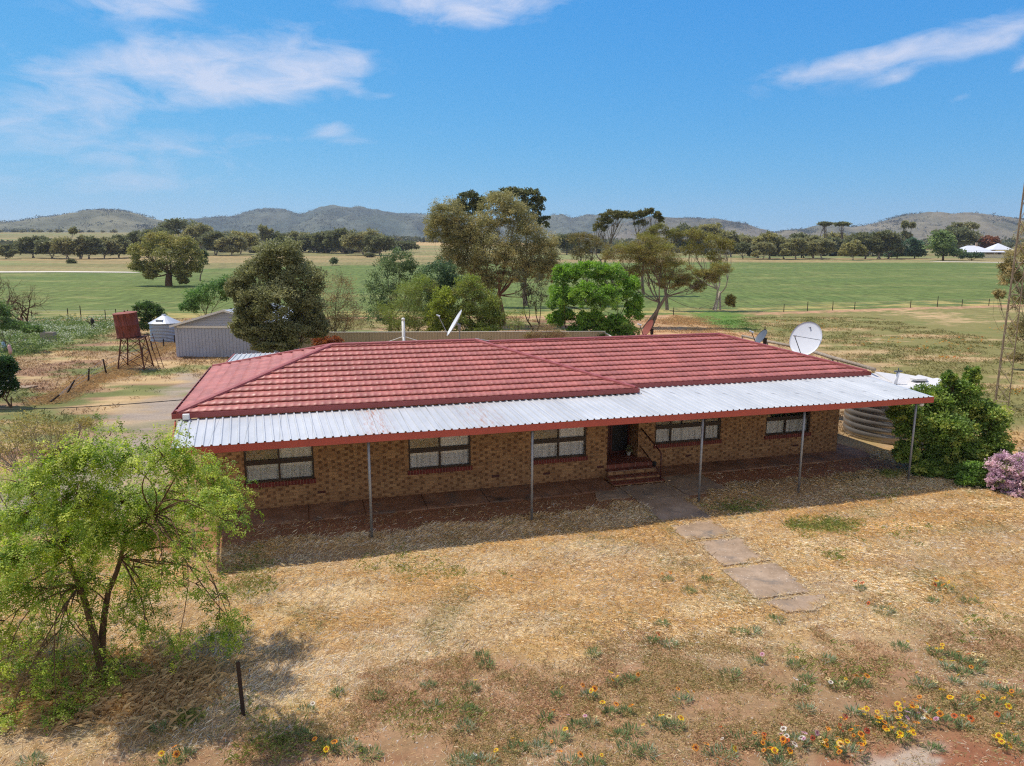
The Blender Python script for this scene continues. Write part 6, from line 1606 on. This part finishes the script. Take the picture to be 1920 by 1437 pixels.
CL = [(205, 812, 20, 26, .5), (160, 850, 50, 34, 1), (110, 880, 60, 36, 1), (60, 905, 40, 30, .8), (240, 862, 46, 34, 1), (305, 850, 40, 28, 1), (350, 870, 40, 28, 1), (395, 895, 42, 30, 1), (428, 925, 26, 30, 1), (385, 950, 44, 36, 1), (310, 935, 52, 40, 1), (225, 935, 60, 44, 1), (140, 945, 60, 44, 1),
      (60, 965, 56, 44, 1), (-10, 990, 50, 46, 1), (30, 1045, 60, 44, 1), (115, 1025, 60, 44, 1), (200, 1010, 56, 40, 1), (285, 1005, 50, 36, 1), (345, 1010, 36, 30, .7), (425, 975, 22, 20, .8), (90, 1095, 60, 40, 1), (10, 1110, 56, 44, 1), (170, 1080, 44, 34, 1), (250, 1075, 44, 30, .7), (325, 1055, 26, 20, .6),
      (-20, 1180, 50, 44, 1), (50, 1170, 46, 36, .8), (110, 1160, 36, 30, .6), (240, 1125, 34, 24, .8), (290, 1150, 26, 26, .7), (345, 1095, 36, 14, .4), (400, 1105, 26, 20, .7), (425, 1150, 16, 30, .9), (440, 1185, 14, 14, .8), (408, 1180, 14, 18, .9), (270, 1185, 24, 18, .8), (335, 1198, 18, 10, .7), (215, 1235, 26, 30, .9), (195, 1270, 24, 18, .7),
      (120, 1230, 26, 26, .7), (60, 1235, 28, 26, .6), (95, 1300, 20, 22, .8), (105, 1325, 16, 12, .7), (10, 1250, 26, 30, .5), (15, 1335, 14, 12, .5), (-40, 1080, 40, 60, 1), (180, 985, 46, 30, .8), (20, 925, 40, 26, .7), (270, 965, 40, 28, .7), (150, 1130, 40, 26, .7), (215, 1150, 30, 24, .7), (60, 1110, 44, 30, .8), (300, 1100, 30, 18, .6), (370, 1030, 30, 22, .6), (165, 1200, 26, 22, .6)]
YT = gp(195, 1283)[1] + .45
spray_tree('pepper_tree', 'large bright green leafy tree with drooping sprays in the left front', (195, 1283), [[(150, 1100, YT + .1), (120, 1000, YT + .3), (60, 930, YT + .1)], [(203, 1110, YT + .3), (235, 1000, YT + .5), (290, 965, YT + .5)]], CL, YT, [(162, 178, 70), (178, 192, 86), (136, 160, 60), (190, 200, 102), (106, 134, 52), (122, 148, 56)], 71, 26)

# ------------------------------------------------------------------ gazanias
def make_blossom_mesh(kind, rg):
    pet, ring = {'y': ((246, 206, 30), (170, 90, 16)), 'o': ((240, 150, 30), (120, 50, 20)), 'd': ((222, 96, 34), (90, 30, 20)), 'r': ((176, 44, 34), (80, 20, 18)), 'c': ((246, 226, 160), (120, 80, 40)), 'w': ((244, 238, 228), (110, 80, 70)), 'p': ((224, 176, 196), (150, 80, 120))}[kind]
    V = []; F = []; C = []; n = 14; r = .046
    for k in range(n):
        a = 2 * PI * k / n + rg.uniform(-.06, .06); w = .19; b = len(V); rr = r * rg.uniform(.92, 1.06)
        for (q, aa, z, c) in ((.012, a, .012, ring), (rr * .62, a - w, .018, pet), (rr, a, .010 + rg.uniform(-.004, .006), pet), (rr * .62, a + w, .020, pet)):
            V.append((q * math.cos(aa), q * math.sin(aa), z)); C.append(s2l(c))
        F.append((b, b + 1, b + 2, b + 3))
    b = len(V); m = 8
    for k in range(m): a = 2 * PI * k / m; V.append((.014 * math.cos(a), .014 * math.sin(a), .020)); C.append(s2l(ring))
    F2 = [tuple(b + k for k in range(m))]
    b = len(V)
    for (x, z) in ((-.003, -.12), (.003, -.12), (.003, .01), (-.003, .01)): V.append((x, 0, z)); C.append(s2l((90, 110, 60)))
    F.append((b, b + 1, b + 2, b + 3))
    o = np_mesh('blossom', V, [np.array(F), np.array(F2)], M['petal'], None, np.array(C)); me = o.data; bpy.data.objects.remove(o); return me
rg = np.random.default_rng(15)
BM = {k: make_blossom_mesh(k, rg) for k in 'yodrcwp'}
CW = {'y': 'yellow', 'o': 'orange', 'd': 'deep orange', 'r': 'red', 'c': 'cream', 'w': 'white', 'p': 'pink'}
NUM = ['no', 'one', 'two', 'three', 'four', 'five', 'six', 'seven', 'eight', 'nine', 'ten', 'eleven', 'twelve', 'thirteen', 'fourteen']
ORD2 = ORD + ['seventeenth', 'eighteenth', 'nineteenth', 'twentieth', 'twenty-first', 'twenty-second', 'twenty-third', 'twenty-fourth', 'twenty-fifth', 'twenty-sixth', 'twenty-seventh', 'twenty-eighth', 'twenty-ninth', 'thirtieth']
GZ_ = [(1612, 1100, .20, 'dd'), (1768, 1102, .40, 'yyoyocdrodyo'), (1816, 1126, .26, 'y'), (1658, 1144, .34, 'od'), (1748, 1125, .2, ''), (1688, 1212, .24, 'y'), (1754, 1222, .24, 'yyyy'), (1786, 1230, .14, 'o'), (1803, 1240, .2, 'd'), (1833, 1243, .2, 'ccc'), (1775, 1251, .22, 'yo'), (1806, 1262, .2, 'o'), (1828, 1258, .18, ''), (1790, 1279, .14, 'y'), (1486, 1247, .18, 'oc'), (1552, 1236, .2, 'd'), (1512, 1272, .2, ''), (1498, 1293, .18, 'ww'), (1572, 1286, .28, 'cccyw'), (1616, 1284, .2, 'oo'), (1730, 1283, .34, 'cyc'), (1855, 1287, .2, 'y'), (1898, 1298, .34, 'ccorrw'), (1800, 1320, .36, 'doccyyyw'), (1866, 1318, .34, 'yyoy'), (1735, 1335, .36, 'cooc'), (1772, 1352, .34, 'y'), (1695, 1333, .2, 'yyyo'), (1634, 1350, .26, 'yyyy'), (1668, 1358, .34, 'yyyooy'), (1714, 1352, .34, 'ppwwpo'), (1688, 1382, .26, 'yyyoyy'), (1592, 1372, .34, 'oooorry'), (1545, 1384, .24, 'odo'), (1492, 1392, .36, 'wwppcr'), (1455, 1408, .34, 'ooyoooddd'), (1558, 1404, .26, 'yycy'), (1594, 1412, .34, 'oooyo'), (1748, 1402, .18, 'o'), (1893, 1392, .36, 'yyyoy'), (1806, 1358, .18, 'dd'), (1893, 1352, .30, 'cd'), (1512, 1330, .18, ''), (1600, 1332, .2, ''), (1462, 1435, .3, 'yo'),
       (1250, 1085, .2, 'oo'), (1324, 1087, .24, 'd'), (1291, 1107, .24, ''), (1222, 1198, .2, 'dc'), (1255, 1206, .26, ''), (1152, 1281, .18, 'yyo'), (1180, 1273, .2, 'o'), (1102, 1304, .22, 'ooy'), (1045, 1304, .12, 'y'), (1280, 1312, .28, 'yoyo'), (1145, 1334, .18, 'oy'), (1172, 1333, .14, 'o'), (1025, 1344, .14, 'o'), (1080, 1358, .24, 'pp'), (1107, 1355, .16, 'cc'), (1044, 1382, .36, 'yc'), (1186, 1370, .24, 'y'), (1236, 1354, .30, 'cc'), (1263, 1362, .26, 'yy'), (1372, 1264, .34, 'y'), (1418, 1238, .22, 'p'), (1388, 1386, .40, 'odo'), (1352, 1416, .42, 'yoowo'), (1436, 1402, .2, 'oo'), (969, 1402, .24, 'oy'), (1010, 1403, .3, 'o'), (1068, 1432, .30, 'oooo'), (1118, 1432, .2, 'y'), (1183, 1406, .34, ''), (1215, 1410, .24, ''), (1163, 1379, .22, ''), (1385, 1185, .26, ''), (1411, 1183, .28, ''), (1453, 1160, .26, ''),
       (612, 1402, .26, 'ooy'), (650, 1400, .32, 'o'), (576, 1380, .16, 'c'), (697, 1412, .24, ''), (903, 1432, .36, 'y'), (869, 1425, .30, 'w'), (882, 1290, .2, 'y'), (633, 1300, .18, ''), (708, 1303, .2, ''), (803, 1284, .18, ''), (812, 1323, .24, ''), (880, 1335, .24, ''), (873, 1363, .22, ''), (905, 1230, .22, ''), (913, 1246, .22, ''), (577, 1330, .18, 'w'), (320, 1428, .26, 'oy'), (348, 1414, .18, 'wo'), (1112, 1225, .2, ''), (1240, 1166, .18, ''), (300, 1368, .24, ''), (60, 1425, .26, '')]
bands_ = [(0, 1165, 'on the upper lawn'), (1165, 1262, 'on the middle lawn'), (1262, 1322, 'on the scrubby ground'), (1322, 1378, 'on the lower lawn'), (1378, 1500, 'along the front edge')]
def fol_mesh(rad, rg):
    n = int(30 + rad * 260); a = rg.uniform(0, 2 * PI, n); q = rg.uniform(0, 1, n) ** .6 * rad * .55
    x, y = q * np.cos(a), q * np.sin(a) * .8; L = rg.uniform(.07, .15, n); el = rg.uniform(.25, 1.25, n); a2 = a + rg.normal(0, .5, n)
    d = np.stack([np.cos(a2) * np.cos(el), np.sin(a2) * np.cos(el), np.sin(el)], 1); s = np.stack([-np.sin(a2), np.cos(a2), 0 * a2], 1) * .006
    P0 = np.stack([x, y, 0 * x], 1); V = np.empty((n, 4, 3)); V[:, 0] = P0; V[:, 1] = P0 + d * L[:, None] * .55 + s; V[:, 2] = P0 + d * L[:, None]; V[:, 3] = P0 + d * L[:, None] * .55 - s
    base = np.array([s2l((116, 134, 86)), s2l((100, 122, 72)), s2l((148, 158, 130))]); tone = rg.uniform(0, 1)
    C = base[(rg.uniform(0, 1, n) * 2 + (tone > .6)).astype(int).clip(0, 2)] * rg.uniform(.8, 1.25, (n, 1))
    return V.reshape(-1, 3), np.arange(n)[:, None] * 4 + np.arange(4)[None, :], np.repeat(C, 4, 0)
for y0, y1, ph in bands_:
    for flow in (True, False):
        L = sorted([g for g in GZ_ if y0 <= g[1] < y1 and bool(g[3]) == flow], key=lambda g: g[0])
        for i, (px, py, rad, fl) in enumerate(L):
            p = gp(px, py + 4); z = float(ground_z(p[0], p[1]))
            fl = fl * 2 if (px > 1430 and py > 1300 and 4 <= len(fl) <= 7) else fl
            if flow:
                ks = []; [ks.append(k) for k in fl if k not in ks]; cs_ = ' and '.join(CW[k] for k in ks[:2]) if len(ks) < 3 else 'mixed'
                lab = f"clump with {NUM[len(fl)]} {cs_} daisy flower{'s' if len(fl) > 1 else ''}, {ORD2[i]} from left {ph}"
            else: lab = f"leafy green tuft without flowers, {ORD2[i]} from left {ph}"
            rad = rad * (1.15 if len(fl) > 7 else 1.0)
            rt = empty('gazania_clump' if flow else 'green_tuft', (p[0], p[1], z), 0, lab, 'flower clump' if flow else 'weed', 'gazania clumps on the lawn' if flow else 'green tufts on the lawn')
            V_, F_, C_ = fol_mesh(rad, rg); np_mesh('foliage', V_, F_, M['leaf'], rt, C_)
            for j, k in enumerate(fl):
                o = bpy.data.objects.new('blossom', BM[k]); COL.objects.link(o); o.parent = rt
                a = 2 * PI * (j * .381966) + rg.uniform(-.7, .7); q = rad * (.15 + .75 * math.sqrt((j + .5) / len(fl))) * rg.uniform(.6, 1.15)
                o.location = (q * math.cos(a), q * math.sin(a) * .7, rg.uniform(.11, .17)); o.rotation_euler = (rg.uniform(-.1, .9), rg.uniform(-.6, .6), rg.uniform(0, 6)); s = rg.choice([.7, .9, 1.0, 1.15, 1.3]); o.scale = (s, s, s)
                o['label'] = CW[k] + ' daisy flower'

# ------------------------------------------------------------------ small ground plants too many to count
rg = np.random.default_rng(21)
def tuft_field(name, label, cx, cy, nb, rad, L, w, cols, seed, elev=(.4, 1.3), cat='weeds', mat=None, gain=1.0):
    rg = np.random.default_rng(seed); n = len(cx)
    x = np.repeat(cx, nb) + rg.normal(0, 1, n * nb) * np.repeat(rad, nb); y = np.repeat(cy, nb) + rg.normal(0, 1, n * nb) * np.repeat(rad, nb)
    ci = rg.integers(0, len(cols), n); C = np.repeat(np.array([s2l(c) for c in cols])[ci], nb, 0) * gain * rg.uniform(.75, 1.25, (n * nb, 1))
    V_, F_, C_ = blades(rg, x, y, rg.uniform(L * .6, L * 1.3, n * nb), rg.uniform(w * .7, w * 1.3, n * nb), rg.uniform(0, 2 * PI, n * nb), rg.uniform(elev[0], elev[1], n * nb), C)
    o = np_mesh(name, V_, F_, mat or M['straw'], None, C_); tag(o, label, cat, kind='stuff'); return o
# scrubby olive and brown weeds on the lower lawn
N = 62000; x = rg.uniform(-9, 14, N); y = rg.uniform(8.3, 15.5, N); k = visible(x, y); x, y = x[k], y[k]
scrub, soil, green, a1, a2, a3 = lawn_weights(x, y)
pr = scrub * sstep(.36, .58, fbm(x * 1.4, y * 1.7, 211)) * (1 - .9 * (1 - sstep(-.2, .3, sdpoly(x, y, Z_REDBARE)))) * .9 + green * .25
k = (rg.uniform(0, 1, len(x)) < pr) & (path_mask(x, y) > .05); x, y = x[k], y[k]; n = len(x); print('tufts', n)
h = fbm(x * .6, y * .8, 215) > .52
for nm, m_, cs_, sd__, lb in (('low_weeds', h, [(168, 146, 102), (146, 136, 88), (182, 154, 116)], 1, 'low olive brown weeds over the lower lawn'), ('brown_weeds', ~h, [(186, 154, 120), (170, 138, 106), (154, 140, 96)], 2, 'low brownish weeds on the bare lower lawn')):
    tuft_field(nm, lb, x[m_], y[m_], 14, np.full(m_.sum(), .05), .06, .006, cs_, sd__, (.2, 1.2), gain=1.25)
# fresh green patches
def patch(px, py, rx, ry, n):
    out = []
    for _ in range(n):
        p = gp(px + rg.normal(0, rx * .5), py + rg.normal(0, ry * .5)); out.append(p[:2])
    return out
P_ = []
for a in ((1530, 985, 56, 14, 90), (1575, 990, 30, 10, 36), (1560, 1040, 34, 14, 12), (1380, 950, 60, 12, 50), (1670, 890, 14, 6, 50), (560, 1390, 130, 36, 18), (510, 1405, 120, 28, 16), (830, 1340, 130, 40, 26), (450, 1330, 50, 24, 7), (350, 1350, 20, 10, 20), (1640, 1255, 130, 34, 16), (1540, 1260, 120, 40, 12), (740, 1060, 90, 20, 24), (840, 1075, 80, 20, 16), (470, 1090, 60, 44, 60), (1690, 1000, 80, 30, 14), (1640, 930, 50, 18, 12), (1850, 1170, 90, 30, 10)): P_ += patch(*a)
P_ = np.array(P_); k = path_mask(P_[:, 0], P_[:, 1]) > .05; P_ = P_[k]
tuft_field('green_grass', 'patches of fresh green grass in the front lawn', P_[:, 0], P_[:, 1], 20, np.full(len(P_), .11), .11, .007, [(128, 134, 68), (112, 122, 60), (140, 142, 84)], 3, gain=1.3)
# green and grey weeds in the paddock and yard
N = 42000; x = rg.uniform(-42, 42, N); y = 22 + rg.uniform(0, 1, N) ** 1.1 * 60; k = visible(x, y, 0, 20); x, y = x[k], y[k]
u, v = to_local(x, y); k = ~((u > -9.8) & (u < 14.2) & (v > -1) & (v < 17)) & (y < fence_y(x) - 1) & (sdpoly(x, y, Z_GRAVEL) > .2)
k &= rg.uniform(0, 1, len(x)) < sstep(.35, .6, fbm(x * .35, y * .5, 221)); x, y = x[k], y[k]
col = ground_color(x, y); nb = 7; n = len(x); print('paddock', n)
xx = np.repeat(x, nb) + rg.normal(0, .16, n * nb); yy = np.repeat(y, nb) + rg.normal(0, .16, n * nb)
V_, F_, C_ = blades(rg, xx, yy, rg.uniform(.10, .26, n * nb), rg.uniform(.02, .035, n * nb), rg.uniform(0, 2 * PI, n * nb), rg.uniform(.3, 1.2, n * nb), np.repeat(col, nb, 0) * rg.uniform(.6, 1.45, (n * nb, 1)))
o = np_mesh('paddock_grass', V_, F_, M['straw'], None, C_); tag(o, 'short mixed grass over the paddock and yard behind the house', 'grass', kind='stuff')
# orange specks of wild flowers in the paddock
fx_ = []
for a in ((1530, 612, 60, 8, 22), (1500, 625, 70, 10, 16), (1680, 640, 50, 8, 18), (1800, 645, 70, 14, 32), (1880, 620, 34, 6, 20), (1730, 655, 26, 5, 9), (1775, 672, 22, 3, 14), (1460, 605, 40, 6, 10), (1615, 648, 26, 4, 7), (1905, 735, 14, 8, 9)): fx_ += patch(*a)
fx_ = np.array(fx_); n = len(fx_); pts = np.repeat(np.concatenate([fx_, np.full((n, 1), .12)], 1), 5, 0) + rg.normal(0, .05, (n * 5, 3)) * [1, 1, .3]
V_, F_, C_ = leaf_mesh(rg, pts, .075, .8, np.repeat(np.array([s2l((214, 140, 60)), s2l((204, 120, 56)), s2l((216, 176, 80))])[rg.integers(0, 3, n)], 5, 0))
o = np_mesh('wild_flowers', V_, F_, M['petal'], None, C_); tag(o, 'orange wild flowers speckling the paddock on the right', 'flowers', kind='stuff')
# white flowering weeds on the left
N = 7600; x = rg.uniform(-75, -22, N); y = rg.uniform(38, 95, N); k = (sdpoly(x, y, Z_WEEDS) + (fbm(x * .5, y * .5, 231) - .5) * 3 < -.1) & (rg.uniform(0, 1, N) < sstep(.30, .5, fbm(x * .22, y * .3, 233)) + .35); x, y = x[k], y[k]; n = len(x); print('weeds', n)
z = terrain(x, y); hh = .35 + .6 * fbm(x * .3, y * .3, 235); wh = sstep(.42, .58, fbm(x * .18, y * .25, 237))
q = rg.normal(0, 1, (n, 34, 3)); q /= np.linalg.norm(q, axis=2, keepdims=True); q[:, :, 2] = np.abs(q[:, :, 2])
pts = (np.stack([x, y, z], 1)[:, None, :] + q * np.stack([.46 + 0 * hh, .46 + 0 * hh, hh], 1)[:, None, :]).reshape(-1, 3)
gc = np.array([s2l((112, 130, 74)), s2l((92, 116, 60)), s2l((132, 140, 88))])[rg.integers(0, 3, n)]
cc = np.repeat(gc, 34, 0); top = (q[:, :, 2] > .45).ravel() & (rg.uniform(0, 1, n * 34) < np.repeat(wh, 34) * .5); cc[top] = s2l((200, 204, 180))
V_, F_, C_ = leaf_mesh(rg, pts, .13, .5, cc)
o = np_mesh('flowering_weeds', V_, F_, M['leaf'], None, C_); tag(o, 'thick green weeds frothing with white flowers on the left', 'weeds', kind='stuff')
# tall dry grass along the old fence and by the shed
tp = []
for i in range(len(pl_) - 1):
    for _ in range(90): f = rg.uniform(); p = pl_[i] * (1 - f) + pl_[i + 1] * f; tp.append((p[0] + rg.normal(0, .35), p[1] + rg.normal(0, .35)))
for a in ((1285, 602, 50, 8, 260), (1330, 618, 40, 8, 60), (300, 650, 30, 8, 160), (232, 700, 20, 6, 60)): tp += [tuple(p) for p in patch(*a)]
bp = gp(195, 1285)
for _ in range(300): tp.append((bp[0] + rg.normal(0.2, .7), bp[1] + rg.normal(-.1, .32)))
tp = np.array(tp)
tp = np.repeat(tp, 24, 0) + rg.normal(0, .24, (len(tp) * 24, 2))
tuft_field('tall_dry_grass', 'tall dry straw along the old fence, the tank stand and the tree foot', tp[:, 0], tp[:, 1], 1, np.full(len(tp), .02), .24, .007, [(218, 190, 142), (204, 172, 124), (188, 158, 116)], 5, (.3, 1.1), 'grass')
# pebbles and fallen petals
n = 2600; x = rg.uniform(-8, 13, n); y = rg.uniform(8.4, 15, n); scrub, soil, green, a1, a2, a3 = lawn_weights(x, y); k = visible(x, y) & (rg.uniform(0, 1, n) < .2 + scrub * .6); x, y = x[k], y[k]; n = len(x)
px_, py_ = [], []
for _ in range(320): u_, v_ = rg.uniform(3.2, 5.0), rg.uniform(-6, 1.5); w_ = to_world(u_, v_); px_.append(w_[0]); py_.append(w_[1])
x = np.concatenate([x, px_]); y = np.concatenate([y, py_]); n = len(x); z = ground_z(x, y) + np.where(path_mask(x, y) < .01, .037, .004)
r_ = rg.uniform(.006, .022, n); oc = np.array([(1, 0, 0), (0, 1, 0), (-1, 0, 0), (0, -1, 0), (0, 0, .6)]); V_ = np.stack([x, y, z], 1)[:, None, :] + oc[None] * r_[:, None, None] * rg.uniform(.6, 1.3, (n, 5, 1))
Fq = np.array([(0, 1, 4), (1, 2, 4), (2, 3, 4), (3, 0, 4)]); F_ = (np.arange(n)[:, None, None] * 5 + Fq[None]).reshape(-1, 3)
o = np_mesh('pebbles', V_.reshape(-1, 3), F_, M['straw'], None, np.repeat(s2l((206, 190, 170)) * rg.uniform(.5, 1.1, (n, 1)), 5, 0)); tag(o, 'small pale pebbles over the lawn and path', 'pebbles', kind='stuff')
print('plants done')
# ------------------------------------------------------------------ air
HAZE = 0.00012
t = NT('haze'); 
pv = t.n('ShaderNodeVolumePrincipled'); pv.inputs['Color'].default_value = (.72, .82, 1.0, 1); pv.inputs['Density'].default_value = HAZE; pv.inputs['Anisotropy'].default_value = .2
t.l(pv.outputs[0], t.out.inputs['Volume'])
mb = MB(); mb.box(-4400, 4400, -80, 4600, -45, 330); hz = mb.build('haze', t.m); tag(hz, 'thin blue air over the whole plain', 'haze', kind='stuff')
sc.cycles.volume_bounces = 0
